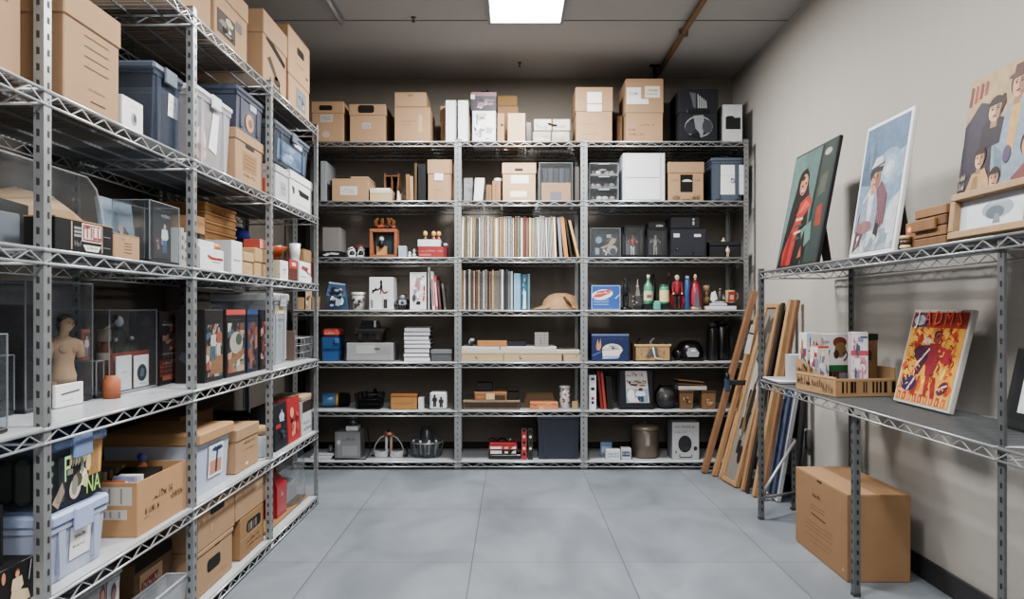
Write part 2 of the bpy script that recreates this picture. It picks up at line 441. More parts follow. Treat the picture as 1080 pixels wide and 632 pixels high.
def bottle(S, name, label, prof, col, cap, labc=None, labr=(.25, .6), cls='gloss', cat='bottle', ink=None):
    t = thing(name, label, cat, S); h = S.h; r = S.w/2
    m = MB(cls); m.lathe([(a*r, b*h) for a, b in prof], col, 20); m.build('body', t)
    m = MB('gloss'); m.lathe([(cap[0]*r, cap[1]*h), (cap[0]*r, h), (cap[0]*r*.9, h*1.0)], cap[2], 14); m.build('cap', t)
    if labc:
        m = MB('paint'); n = 9; vs = []
        for z in labr:
            for j in range(n+1):
                a = -PI*.92+PI*.84*j/n; vs.append((1.03*r*math.cos(a), 1.03*r*math.sin(a), z*h))
        m.add(vs, [(j, j+1, n+2+j, n+1+j) for j in range(n)], labc, None, True)
        if ink: m.box(-r*.5, r*.5, -r*1.06, -r*1.0, h*(labr[0]+.1), h*(labr[0]+.2), ink)
        m.build('label_sticker', t)
    return t
ONES = ['', 'first', 'second', 'third', 'fourth', 'fifth', 'sixth', 'seventh', 'eighth', 'ninth', 'tenth', 'eleventh', 'twelfth', 'thirteenth', 'fourteenth', 'fifteenth', 'sixteenth', 'seventeenth', 'eighteenth', 'nineteenth']
TENS = {20: 'twent', 30: 'thirt', 40: 'fort'}
def ordinal(n):
    if n < 20: return ONES[n]
    t = n//10*10
    return TENS[t]+('ieth' if n == t else 'y-'+ONES[n-t])
# ================================================================ setting
RX, LX, BY, FY, CZ = 1.84, -1.72, 6.25, -2.6, 3.13
def surf(name, col, col2, rough, scale, stretch=(1, 1, 1), spec=.3, brick=None):
    m, nt, out = newmat(name)
    p = N(nt, 'ShaderNodeBsdfPrincipled', Roughness=rough); p.inputs['Specular IOR Level'].default_value = spec
    tc = N(nt, 'ShaderNodeTexCoord'); mp = N(nt, 'ShaderNodeMapping'); mp.inputs['Scale'].default_value = stretch
    nt.links.new(tc.outputs['Object'], mp.inputs['Vector'])
    nz = N(nt, 'ShaderNodeTexNoise', Scale=scale, Detail=6.0, Roughness=.6, Distortion=.6); nt.links.new(mp.outputs[0], nz.inputs['Vector'])
    cr = N(nt, 'ShaderNodeValToRGB'); e = cr.color_ramp.elements
    e[0].position = .3; e[0].color = lin(col); e[1].position = .72; e[1].color = lin(col2)
    nt.links.new(nz.outputs['Fac'], cr.inputs['Fac'])
    src = cr.outputs['Color']
    if brick:
        ox, oy, bw, bh, mort, mc = brick
        m2 = N(nt, 'ShaderNodeMapping'); m2.inputs['Location'].default_value = (-ox, -oy, 0); nt.links.new(tc.outputs['Object'], m2.inputs['Vector'])
        bt = N(nt, 'ShaderNodeTexBrick', offset=0.0, squash=1.0); bt.inputs['Scale'].default_value = 1
        bt.inputs['Mortar Size'].default_value = mort; bt.inputs['Mortar Smooth'].default_value = .3
        bt.inputs['Brick Width'].default_value = bw; bt.inputs['Row Height'].default_value = bh; bt.inputs['Bias'].default_value = 0
        bt.inputs['Color1'].default_value = (.93, .93, .93, 1); bt.inputs['Color2'].default_value = (1.06, 1.06, 1.06, 1); bt.inputs['Mortar'].default_value = lin(mc)
        nt.links.new(m2.outputs[0], bt.inputs['Vector'])
        mx = N(nt, 'ShaderNodeVectorMath', operation='MULTIPLY'); nt.links.new(src, mx.inputs[0]); nt.links.new(bt.outputs['Color'], mx.inputs[1])
        src = mx.outputs['Vector']
        r2 = N(nt, 'ShaderNodeMapRange'); r2.inputs['To Min'].default_value = rough-.12; r2.inputs['To Max'].default_value = rough+.15
        nt.links.new(nz.outputs['Fac'], r2.inputs['Value']); nt.links.new(r2.outputs[0], p.inputs['Roughness'])
    nt.links.new(src, p.inputs['Base Color']); nt.links.new(p.outputs[0], out.inputs[0])
    MATS[name] = m
surf('floor_slabs', '#686e75', '#868d95', .40, 2.1, (1, .6, 1), .4, (-.19, 3.564-.95*8, .72, .95, .0022, '#98989a'))
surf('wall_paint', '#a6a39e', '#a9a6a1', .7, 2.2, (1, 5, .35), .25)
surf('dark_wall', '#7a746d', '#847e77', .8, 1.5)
surf('ceiling_board', '#a4a19e', '#aaa7a4', .85, 1.2)
def structure(name, m):
    o = m.build(name); o['kind'] = 'structure'; return o
structure('floor', MB('floor_slabs').box(LX, RX, FY, BY, -.05, 0, '#888888'))
structure('ceiling', MB('ceiling_board').box(LX, RX, FY, BY, CZ, CZ+.05, '#888888'))
structure('wall_right', MB('wall_paint').box(RX, RX+.05, FY, BY, 0, CZ, '#aaaaaa'))
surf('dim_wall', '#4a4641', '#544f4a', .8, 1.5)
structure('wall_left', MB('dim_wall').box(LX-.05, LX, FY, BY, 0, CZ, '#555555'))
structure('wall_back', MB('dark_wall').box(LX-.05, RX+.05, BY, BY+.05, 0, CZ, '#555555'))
surf('white_wall', '#d9d8d5', '#e2e1de', .8, 1.5)  # unseen front wall made white to bounce fill light down the aisle
structure('wall_front', MB('white_wall').box(LX-.05, RX+.05, FY-.05, FY, 0, CZ, '#aaaaaa'))
structure('baseboard_right', MB('paint').box(RX-.012, RX, FY, BY, 0, .10, '#3a3b3f', b=.004))
structure('baseboard_back', MB('paint').box(LX, RX-.012, BY-.012, BY, 0, .10, '#2c2a28', b=.004))
structure('trim_1', MB('paint').box(LX, RX, 4.985, 4.995, CZ-.003, CZ, '#6f6d6a'))

# ceiling panel lights: frame + glowing diffuser, an area lamp just under each
em, nt, out = newmat('glowing_diffuser'); e_ = N(nt, 'ShaderNodeEmission', Strength=9.0); e_.inputs['Color'].default_value = (1, .985, .96, 1); nt.links.new(e_.outputs[0], out.inputs[0]); MATS['glow'] = em
for n, (yc, pw) in enumerate(((4.67, 128), (2.35, 76), (.2, 60), (-1.7, 120))):  # last panel is unseen, added behind the camera as front fill
    S = Spec(.46, .62, .02, (.09, yc, CZ-.02))
    t = thing('ceiling_light', ('square white panel light glowing in the ceiling in front of the back shelves', 'white ceiling panel light above the middle of the aisle', 'white ceiling panel light above the entrance end of the aisle', 'added ceiling fill panel next to the front wall behind the viewer')[n], 'light', S)
    m = MB('paint'); w, d = .23, .31
    for q in ((-w-.02, w+.02, -d-.02, -d), (-w-.02, w+.02, d, d+.02), (-w-.02, -w, -d, d), (w, w+.02, -d, d)): m.box(q[0], q[1], q[2], q[3], -.006, .02, '#8e8e8e')
    m.build('frame', t)
    MB('glow').box(-w, w, -d, d, 0, .018, '#ffffff').build('diffuser', t)
    la = bpy.data.lights.new('panel_lamp', 'AREA'); la.shape = 'RECTANGLE'; la.size = .44; la.size_y = .60; la.energy = pw; la.color = (1, .975, .94)
    lo = bpy.data.objects.new('panel_lamp', la); COL.objects.link(lo); lo.location = (.09, yc, CZ-.035)
w = bpy.data.worlds.new('world'); scn.world = w; w.use_nodes = True
w.node_tree.nodes['Background'].inputs[0].default_value = (.9, .95, 1, 1); w.node_tree.nodes['Background'].inputs[1].default_value = .05

# pipe along the ceiling, small fittings
m = MB('paint'); L = 5.1
m.tube([(0, -2.6, -.0), (0, 2.4, 0)], .019, '#8d6b45', 10)
for y in (-2.2, -1.0, .2, 1.4): m.box(-.03, .03, y-.012, y+.012, -.022, .027, '#6d675f')
solo(m, 'ceiling_pipe', 'thin brown pipe running along the ceiling towards the back wall', 'pipe', Spec(1, 1, 1, (1.178, 3.75, CZ-.028)))
t = thing('cable_bracket', 'small black bracket hanging where the ceiling pipe meets the back boxes', 'bracket', Spec(1, 1, 1, (1.125, 5.9, CZ)))
m = MB('paint'); m.tube([(0, 0, 0), (0, 0, -.09), (-.03, 0, -.12), (-.05, 0, -.17)], .016, '#15140f', 8); m.build('arm', t)
m = MB('paint'); m.box(-.04, .04, -.02, .02, -.012, 0, '#2a2824'); m.build('plate', t)
m = MB('gloss'); m.tube([(0, -.25, -.03), (0, .25, -.03)], .014, '#b9bcbf', 10); m.box(-.02, .02, -.25, .25, -.02, 0, '#8d8f91')
solo(m, 'tube_lamp', 'short grey tube fixture on the ceiling over the left shelves', 'light', Spec(1, 1, 1, (-1.13, 4.72, CZ)))
for px, py, nm in ((436, 18, 'tiny sprinkler head in the ceiling left of the panel light'), (548, 66, 'tiny sprinkler head in the ceiling near the back wall')):
    Y = F*(CZ-EYE)/(HY-py); m = MB('gloss'); m.lathe([(.018, 0), (.016, -.008), (.006, -.012), (.006, -.03), (.012, -.032), (.012, -.036)], '#5d5750', 10)
    solo(m, 'sprinkler_head', nm, 'sprinkler', Spec(1, 1, 1, ((px-CX)/F*Y, Y, CZ)))
t = thing('power_outlet', 'small grey power outlet box low on the right wall behind the frames', 'outlet', Spec(1, 1, 1, (RX, 4.63, .40)))
MB('gloss').box(-.03, 0, -.035, .035, -.06, .06, '#8f9092', b=.006).build('box', t)
m = MB('gloss'); m.box(-.034, -.03, -.028, .028, -.05, .05, '#6d6e72', b=.002); m.build('cover', t)

# ================================================================ wire shelving
def post_mesh(x, y, sx, sy, h, fx=.027, fy=.032, col='#9da1a4', slot='#37393b'):
    m = MB('metal'); t = .003
    m.box(min(x, x+sx*fx), max(x, x+sx*fx), min(y, y+sy*t), max(y, y+sy*t), .012, h, col)
    m.box(min(x, x+sx*t), max(x, x+sx*t), min(y+sy*t, y+sy*fy), max(y+sy*t, y+sy*fy), .012, h, col)
    m.box(min(x-sx*.002, x+sx*fx), max(x-sx*.002, x+sx*fx), min(y-sy*.002, y+sy*fy), max(y-sy*.002, y+sy*fy), 0, .014, '#55575a')
    m.box(min(x, x+sx*fx), max(x, x+sx*fx), min(y, y+sy*fy), max(y, y+sy*fy), h, h+.006, '#6b6d70')
    z = .05
    while z < h-.03:
        cx = x+sx*fx*.55; e = .0009
        m.poly([(cx-.0042, y-sy*e, z), (cx+.0042, y-sy*e, z), (cx+.0042, y-sy*e, z+.017), (cx-.0042, y-sy*e, z+.02)], slot, 'paint')
        cy = y+sy*fy*.6
        m.poly([(x-sx*e, cy-.0042, z), (x-sx*e, cy+.0042, z), (x-sx*e, cy+.0042, z+.017), (x-sx*e, cy-.0042, z+.017)], slot, 'paint')
        z += .042
    return m
def zig(m, p, q, z, drop, pitch=.055, c='#b3b7ba'):
    p, q = Vector(p), Vector(q); L = (q-p).length; n = max(2, int(L/pitch)); pts = []
    for i in range(n+1):
        r = p.lerp(q, i/n); pts.append((r.x, r.y, z-.006 if i % 2 else z-drop))
    m.tube(pts, .0026, c, 4, 'wire')
def shelf_mesh(x0, x1, y0, y1, z, long, liner=False, c='#c2c6c9', drop=.034, zend=(1, 1)):
    """one wire shelf: edge rails with zigzag trusses all round, deck wires; z = resting height"""
    m = MB('wire'); zz = z-(.004 if liner else 0)-.0045
    for (a, b) in (((x0, y0), (x1, y0)), ((x0, y1), (x1, y1)), ((x0, y0), (x0, y1)), ((x1, y0), (x1, y1))):
        for q, r in ((zz, .0052), (zz-drop, .004)):
            m.tube([(a[0], a[1], q), (b[0], b[1], q)], r, c, 6)
        zig(m, (a[0], a[1], 0), (b[0], b[1], 0), zz, drop)
    if long == 'y':
        n = int((y1-y0)/.027)
        for i in range(1, n): y = y0+(y1-y0)*i/n; m.box(x0, x1, y-.0021, y+.0021, zz-.001, zz+.0042, '#8f9396')
        for k in (.25, .5, .75): x = x0+(x1-x0)*k; m.box(x-.003, x+.003, y0, y1, zz-.009, zz-.001, '#8f9396')
    else:
        n = int((x1-x0)/.027)
        for i in range(1, n): x = x0+(x1-x0)*i/n; m.box(x-.0021, x+.0021, y0, y1, zz-.001, zz+.0042, '#8f9396')
        for k in (.25, .5, .75): y = y0+(y1-y0)*k; m.box(x0, x1, y-.003, y+.003, zz-.009, zz-.001, '#8f9396')
    lm = None
    if liner: lm = MB('gloss').box(x0+.004, x1-.004, y0-.002, y1+.002, z-.0044, z, '#b9bec4')
    return m, lm
def unit(name, label, loc):
    o = bpy.data.objects.new(name, None); COL.objects.link(o); o.location = loc
    return tag(o, label, 'shelving unit')
def attach(m, name, u):
    m2 = m; l = Vector(u.location); m2.v = [p-l for p in m2.v]
    return m2.build(name, u)
# left unit: bays along y
LYS = [1.0, 1.92, 2.82, 3.73, 4.64]
LXB = -1.655
u = unit('wire_shelving_unit', 'long galvanised wire shelving unit along the left wall packed with boxes and totes', (-1.43, 2.82, 0))
for i, y in enumerate(LYS):
    s = 1 if i < 4 else -1
    attach(post_mesh(-XL, y, -1, s, 2.34), 'post', u)
    attach(post_mesh(LXB, y, 1, s, 2.34), 'post', u)
for a, b in zip(LYS, LYS[1:]):
    for k, z in LA.items():
        m, lm = shelf_mesh(LXB, -XL, a+.002, b-.002, z, 'y', k in 'DEF', drop=.036)
        o = attach(m, 'wire_shelf', u)
        if lm: attach(lm, 'shelf_liner', u).parent = o
# back unit: bays along x
BXS = [-1.645, -.405, .541, 1.775]
BYB = 6.13
u2 = unit('wire_shelving_unit', 'three bay galvanised wire shelving unit against the back wall, facing the room', (.065, 5.88, 0))
for i, x in enumerate(BXS):
    s = 1 if i == 0 else -1
    attach(post_mesh(x-s*(.025 if 0 < i < 3 else 0), YB, s, 1, 2.478, .052 if 0 < i < 3 else .035, .035, '#8d9194', '#55585b'), 'post', u2)
    attach(post_mesh(x, BYB, s, -1, 2.478), 'post', u2)
for a, b in zip(BXS, BXS[1:]):
    for k, z in RB.items():
        m, lm = shelf_mesh(a+.002, b-.002, YB, BYB, z, 'x', k > 3, drop=.034)
        o = attach(m, 'wire_shelf', u2)
        if lm: attach(lm, 'shelf_liner', u2).parent = o
# right unit
R1, R2 = 1.42, .80
u3 = unit('wire_shelving_unit', 'two tier dark steel wire shelf against the right wall carrying posters', (1.6, 2.9, 0))
for x, y, sx, sy, h in ((1.415, 4.28, 1, 1, 1.43), (1.425, 2.2, 1, -1, 1.413), (1.78, 3.9, -1, 1, 1.43), (1.78, 2.2, -1, 1, 1.45), (1.425, 1.2, 1, 1, 1.45), (1.78, 1.2, -1, 1, 1.45), (1.43, 3.13, 1, 1, R2-.045), (1.70, 4.48, -1, 1, .42)):
    attach(post_mesh(x, y, sx, sy, h, .027, .03, '#74777a', '#2a2b2d'), 'post', u3)
for a, b in ((2.2, 4.28), (1.2, 2.2)):
    for z in (R1, R2):
        m, _ = shelf_mesh(1.42, 1.79, a+.002, b-.002, z, 'y', False, '#9a9da0', .036)
        attach(m, 'wire_shelf', u3)
m = MB('metal')
m.tube([(1.42, 4.3, .12), (1.69, 4.47, .42)], .009, '#b4b6b8', 8); m.tube([(1.42, 4.3, .12), (1.69, 4.47, .11)], .008, '#8d8f92', 8)
attach(m, 'brace', u3)

cam = bpy.data.cameras.new('camera'); co = bpy.data.objects.new('camera', cam); COL.objects.link(co)
co.location = (0, 0, EYE); co.rotation_euler = (PI/2, 0, 0)
cam.sensor_width = 36; cam.lens = F/1080*36; cam.shift_y = (HY-316)/1080; cam.clip_start = .05
scn.camera = co
scn.view_settings.view_transform = 'AgX'; scn.view_settings.look = 'AgX - Medium High Contrast'; scn.view_settings.exposure = 0
# ================================================================ LEFT UNIT
GB = 'cardboard boxes on the left shelves'
INK = '#4a4038'
def ruled(m):
    m.rules(.35, .78, (.66, .57, .48, .39), .012, '#7a6046', 1)
    m.scrib(.42, .72, .2, .02, '#8a6c4e', 3); m.dq(.45, .1, .72, .112, '#5a4a3a', 1); m.scrib(.55, .62, .82, .06, '#a58460', 5)
# --- top deck A
carton(LS(186, 224, 'A', h=.30, d=.36), 'kraft box with white label, topmost shelf, nearest of the row by the camera', lid=.08, st=[(.55, .5, .9, .78, '#d9d6d2', INK)], grp=GB)
carton(LS(227, 262, 'A', h=.31, d=.36), 'kraft lidded box with dark photo label on the top shelf, beside the white-labelled one', lid=.09, hole=(.72, .52, .1, .07), grp=GB,
       marks=lambda m: (m.dq(.08, .2, .6, .52, '#4d463f', 1), m.art(.1, .22, .58, .5, 4, ['#5c554e', '#c9bfb0', '#2f2a26', '#8f8778', '#e3ddd2'], 12, 1.5)))
carton(LS(278, 303, 'A', h=.385, d=.36), 'tall kraft lidded box with black strap and lamp drawing on the top shelf', lid=.12, grp=GB,
       marks=lambda m: (m.dp([(.12, .66), (.9, .5), (.95, .57), (.15, .75)], '#2c2620', 1), m.dp([(.18, .42), (.3, .48), (.62, .27), (.55, .22)], '#54493d', 1), m.de(.58, .22, .14, .06, '#4a4138', 1), m.dl([(.2, .12), (.75, .1)], .04, '#54493d'), m.dl([(.25, .08), (.3, .2)], .04, '#54493d'), m.dl([(.7, .05), (.66, .2)], .04, '#54493d')))
q = LS(304.5, 326, 'A', h=.20, d=.36)
carton(q, 'kraft box with blue-grey picture label under the hand-hole box, top shelf', lid=0, grp=GB,
       marks=lambda m: (m.dq(.35, .25, .8, .8, '#6d7276', 1), m.art(.38, .3, .77, .75, 9, ['#7b848c', '#a8b0b6', '#4e555b'], 8, 1.5)))
carton(LS(304, 326.5, 'A', h=.265, d=.36, z=q.top), 'kraft box with hand hole stacked on the picture-label box, top shelf', lid=0, hole=(.55, .66, .16, .08), grp=GB,
       marks=lambda m: (m.scrib(.35, .7, .35, .04, '#b56f55', 2), m.de(.85, .25, .06, .03, '#5a4a3a', 1)))
# --- deck B
carton(LS(-25, 22, 'B', h=.36, d=.38), 'kraft box cut by the picture edge on the second shelf of the left unit', lid=0, grp=GB, marks=lambda m: m.scrib(.3, .7, .5, .05, '#957350', 3))
carton(LS(68, 128, 'B', h=.325, d=.36, xf=1.22), 'large kraft lidded box with four printed lines on the second left shelf', lid=.085, marks=ruled, grp=GB)
pbox(LS(129, 151, 'B', h=.108, d=.09, xf=1.225), 'small_white_box', 'small white box with grey gadget picture in front of a blue tote', 'box', '#d9dadb',
     lambda m: (m.de(.55, .42, .14, .2, '#8d9094', 1), m.de(.58, .45, .06, .12, '#3d3f44', 2), m.scrib(.35, .75, .75, .05, '#9a9da2', 4)))
tote(LS(163, 194.5, 'B', h=.30, d=.38), 'translucent blue tote with white label sheet and blue lid, second left shelf', '#586272', '#5a6577', lab=(.55, .45, .88, .72, '#777a80'))
tote(LS(207, 246, 'B', h=.325, d=.38), 'translucent white tote with white lid on the second left shelf', '#d8d3d6', '#d5d8de', marks=lambda m: (m.dp([(.4, .3), (.62, .25), (.66, .78), (.5, .8)], '#e4e6ea', 2), m.de(.2, .35, .14, .16, '#c9b4b4', 2), m.de(.2, .2, .16, .1, '#c4a39a', 2)))
q = LS(249, 278.5, 'B', h=.25, d=.36)
carton(q, 'kraft box with printed grid panel under the slate tote, second left shelf', lid=.05, hole=(.5, .78, .16, .05), grp=GB,
       marks=lambda m: (m.dq(.25, .3, .75, .66, '#a67f52', 1), m.rules(.3, .7, (.36, .43, .5, .57), .03, '#8f6a42', 2), m.scrib(.28, .72, .2, .06, '#7b5c3c', 6)))
tote(LS(251, 279, 'B', h=.205, d=.36, z=q.top), 'slate blue opaque tote with orange print stacked on a kraft box', '#484e60', '#535a6d', cls='gloss', taper=.97, latch=False,
     marks=lambda m: (m.dq(.5, .62, .75, .78, '#aab0bd', 2), m.de(.5, .3, .15, .2, '#c28a5e', 2), m.de(.53, .3, .08, .1, '#6c5a5a', 3)))
pbox(LS(280, 284, 'B', h=.11, d=.2, xf=1.27), 'orange_red_box', 'narrow orange-red box squeezed behind the shelf post, second left shelf', 'box', '#b8573a', lambda m: m.dq(.1, .2, .9, .6, '#8b3f2d', 1))
q1 = LS(291, 305, 'B', h=.195, d=.34)
carton(q1, 'pale grey lidded box with black rim, under the blue denim-coloured tote', '#b9bcc2', lid=.04, grp=GB, marks=lambda m: (m.dq(.1, .86, .95, .94, '#1f2022', 4), m.dq(.4, .25, .8, .6, '#9aa0a8', 1), m.scrib(.45, .78, .42, .06, '#5d636b', 3)))
q2 = LS(306.5, 330, 'B', h=.215, d=.34)
carton(q2, 'white lidded box with black handle slot at the far end, second left shelf', '#d6d8da', lid=.05, grp=GB,
       marks=lambda m: (m.dp([(.35, .6), (.85, .56), (.82, .43), (.42, .44)], '#23242a', 1), m.dp([(.08, .62), (.2, .58), (.2, .42), (.13, .4)], '#4b4d55', 1), m.dl([(.25, .2), (.85, .18)], .015, '#9ea1a6')))
tote(LS(291, 327, 'B', h=.22, d=.34, z=q2.top), 'denim blue storage tote stacked on white and grey boxes', '#626c79', '#616b79', cls='frost', marks=lambda m: (m.dq(.5, .68, .8, .84, '#c6ccd4', 2), m.art(.1, .1, .9, .6, 8, ['#536b88', '#6f89a6', '#435a76', '#8aa0b8'], 10, 1.2)))
# --- deck C
q = LS(-18, 112, 'C', h=.245, d=.30, xf=1.32)
q.loc.z += .003
t = thing('clear_plastic_bin', 'big clear rounded plastic bin holding brown paper, third left shelf', 'bin', q)
m = MB('clear'); w, d, h = q.w, q.d, q.h
prof = [(-w/2, 0), (w/2, 0), (w/2-.03, h*.62), (w/2-.06, h*.88), (w/2-.11, h), (-w/2+.06, h), (-w/2+.02, h*.9)]
for y in (-d/2, d/2): m.poly([(x, y, z) for x, z in prof], '#cfd4d8')
for a, b in zip(prof[1:], prof[2:]+prof[:1]): m.poly([(a[0], -d/2, a[1]), (b[0], -d/2, b[1]), (b[0], d/2, b[1]), (a[0], d/2, a[1])], '#cfd4d8')
m.build('shell', t)
m = MB('frost'); m.tube([(x, -d/2, z+.002) for x, z in prof], .0035, '#c5c9cc', 6, closed=True); m.build('rim', t)
def sheet(pts, c, nm, lb, S, cls='card'):
    m = MB(cls); n = len(pts); m.add([(x, y, z) for x, y, z in pts], [tuple(range(n))], c)
    return m
m = MB('paint')
m.add([(-.15, -.07, .12), (.04, -.08, .13), (.14, -.07, .10), (.16, .02, .02), (-.15, .07, .16), (.02, .08, .20), (.11, .06, .16), (-.15, -.07, .006), (.16, -.08, .006), (.07, 0, .18)], [(0, 1, 9, 4), (1, 2, 3, 9), (4, 9, 5), (5, 9, 6), (9, 3, 6), (7, 8, 2, 1, 0)], '#d0a878')
solo(m, 'folded_kraft_paper', 'crumpled brown kraft paper lying inside the clear rounded bin', 'paper', Spec(1, 1, 1, (-1.408, 2.222, 1.367), PI/2))
m = MB('card'); m.box(-.065, .085, -.06, .06, 0, .10, '#cfa576', b=.003); m.poly([(-.065, -.06, .1), (.095, -.06, .1), (.09, -.10, .14), (-.06, -.10, .15)], '#c59c6c')
solo(m, 'open_carton', 'small open kraft carton with raised flap inside the clear bin', 'box', Spec(1, 1, 1, (-1.546, 1.972, 1.367), PI/2))
m = MB('gloss'); m.box(-.09, .09, -.015, .015, 0, .095, '#858a92', b=.004); solo(m, 'grey_board', 'flat grey board standing at the near end of the clear bin', 'board', Spec(1, 1, 1, (-1.365, 1.968, 1.367), PI/2))
q = LS(58, 119, 'C', h=.088, d=.085, xf=1.22)
def till(m):
    m.dq(.25, .08, .27, .97, '#b9a58a', 1); m.rules(.3, .42, (.5, .62, .74), .08, '#8d8f92', 1); m.scrib(.3, .42, .2, .2, '#8d8f92', 5)
    m.dq(.43, .38, .79, .97, '#d9d3cb', 1); m.dq(.45, .42, .77, .93, '#8d2f2b', 2); m.dq(.465, .46, .755, .89, '#d8cfc8', 3); m.dp([(.45, .28), (.77, .28), (.72, .08), (.5, .08)], '#d6d6d2', 1); m.scrib(.5, .72, .16, .08, '#6b6d70', 4, 2); m.dq(.78, .08, .8, .97, '#b9a58a', 1); m.rules(.82, .95, (.25, .62), .03, '#77797c', 1)
m = MB('print'); m.box(-q.w/2, q.w/2, -q.d/2, q.d/2, 0, q.h, '#1f2023', b=.002); m.box(-q.w/2-.001, q.w/2+.001, -q.d/2-.001, q.d/2, q.h, q.h+.004, '#b08a5e', 'card'); m.front(q.w, q.d, q.h); till(m)
o = solo(m, 'black_board_box', 'long low black box with red and white TILL print in front of the clear bin', 'box', q)
txt('TILL', o, .05, (q.w*.11, -q.d/2-.004, q.h*.67), '#8d2f2b', sx=.95)
carton(LS(120, 147.5, 'C', h=.076, d=.085, xf=1.22), 'low kraft box right of the black TILL box', lid=0, marks=lambda m: (m.rules(.38, .68, (.62, .5, .38, .24), .03, '#8a683f', 1), m.scrib(.25, .4, .75, .08, '#8a683f', 2)), grp=GB)
q = LS(113, 147, 'C', h=.225, d=.015, xf=1.36)
m = MB('print'); m.box(-q.w/2, q.w/2, -.0075, .0075, 0, q.h, '#8fa3b5', b=.003); m.front(q.w, .015, q.h)
m.de(.62, .3, .22, .3, '#2b3038', 1); m.de(.55, .55, .08, .09, '#c9a78f', 2); m.de(.35, .3, .16, .14, '#d9dcdf', 2); m.dq(.5, .1, .75, .25, '#d0d4d8', 2); m.dp([(0, .7), (.5, .9), (1, .75), (1, 1), (0, 1)], '#9fb3c4', 1)
m.T = None; o = solo(m, 'photo_board', 'pale blue photo board showing a seated figure, leaning behind the low kraft box', 'picture', q); o.rotation_euler = (math.radians(-8), 0, PI/2)
q = LS(158, 189.5, 'C', h=.212, d=.13, xf=1.225)
case(q, 'tall clear case with a dark printed backdrop on the third left shelf', tint='#b9c2c9')
pbox(LS(161.5, 180.5, 'C', h=.18, d=.012, xf=1.25, z=1.376), 'printed_backdrop', 'dark picture card of a figure in white inside the tall clear case', 'picture', '#26282d',
     lambda m: (m.man(.62, .15, .2, .6, '#c9a184', '#2a2320', '#d7dce2', '#3d5a86'), m.art(.05, .05, .4, .45, 3, ['#2f2a2a', '#7c3027', '#9a8a78', '#4b4e55'], 9, 1.2), m.scrib(.45, .92, .85, .07, '#c8ccd0', 3), m.dq(.45, .3, .52, .6, '#8fa0b5', 2)))
for k, (a, b) in enumerate(((191, 194), (194.4, 197.5))):
    book(LS(a, b, 'C', h=(.15, .135)[k], d=.11, xf=1.25), 'white_paperback', ('white paperback next to the tall clear case', 'white paperback next to the shelf post, third left shelf')[k], 'book', '#d7d6d2', marks=lambda m: m.rules(.2, .8, (.2, .45, .7), .1, '#85888c', 1))
S_ = LS(206, 216, 'C', h=.17, d=.12, xf=1.382); pbox(S_, 'dark_striped_box', 'dark striped box beneath a wooden block behind the white script box', 'box', '#3a3936', lambda m: [m.dq(.15*i+.05, .02, .15*i+.1, .98, '#75706a', 1) for i in range(6)])
pbox(LS(206, 216, 'C', h=.075, d=.11, xf=1.362, z=S_.top), 'wooden_block', 'plain wooden block resting on the dark striped box', 'block', '#b88a55', cls='wood')
q = LS(211, 236, 'C', h=.09, d=.12)
pbox(q, 'white_script_box', 'white box with red script logo and grey lines on the third left shelf', 'box', '#d9dbdd',
     lambda m: (m.dp([(.3, .72), (.55, .6), (.9, .62), (.93, .52), (.5, .5), (.3, .6)], '#b23b34', 1), m.scrib(.35, .92, .5, .16, '#a8332d', 7, 2), m.rules(.5, .85, (.38,), .05, '#8c8f94', 1)), sidec='#b9bcc2')
pbox(LS(210, 226, 'C', h=.03, d=.10, xf=1.25, z=q.top), 'white_tray', 'small white flat tray on the white script-logo box', 'tray', '#cfd2d5')
m = MB('paint'); m.ell((0, 0, .017), (.05, .035, .017), '#c98a45'); solo(m, 'orange_pouch', 'small orange pouch lying on the white script-logo box', 'pouch', LS(227, 236, 'C', h=.03, z=q.top, d=.07, xf=1.25))
pbox(LS(244, 255.5, 'C', h=.147, d=.14), 'white_upright_box', 'white upright box with grey word mark, third left shelf', 'box', '#d7d9dc', lambda m: m.scrib(.2, .8, .38, .07, '#4b4e55', 5), sidec='#aeb3ba')
qa = LS(257, 268, 'C', h=.108, d=.14); carton(qa, 'tan box with dark seam right of the white upright box', '#c2a06c', lid=.045, marks=lambda m: m.scrib(.3, .7, .3, .06, '#77603c', 2), grp=GB)
qb = LS(269, 282, 'C', h=.14, d=.14); carton(qb, 'taller tan box beside the shelf post, third left shelf', '#bf9a64', lid=.07, grp=GB)
pbox(LS(274, 283, 'C', h=.045, d=.08, z=qb.top), 'red_pink_box', 'small red box on top of the taller tan box', 'box', '#a8453a', lambda m: m.dq(0, .0, .55, 1, '#c9907a', 1))
t = thing('ball_cap', 'small dark blue cap with orange front lying behind the tan boxes', 'cap', Spec(.12, .12, .08, (-1.46, 3.98, 1.56), PI/2))
m = MB('cloth'); m.lathe([(.065, 0), (.068, .02), (.055, .055), (.02, .078), (0, .08)], '#2b3578', 16); m.build('crown', t)
m = MB('cloth'); m.poly([(-.05, -.03, .004), (.05, -.03, .004), (.06, -.09, .0), (0, -.115, .002), (-.06, -.09, 0)], '#b5623a'); m.build('visor', t)
pbox(Spec(.2, .16, .20, (-1.475, 3.98, 1.36), PI/2), 'dark_carton', 'dark carton under the blue cap behind the tan boxes', 'box', '#2a2724')
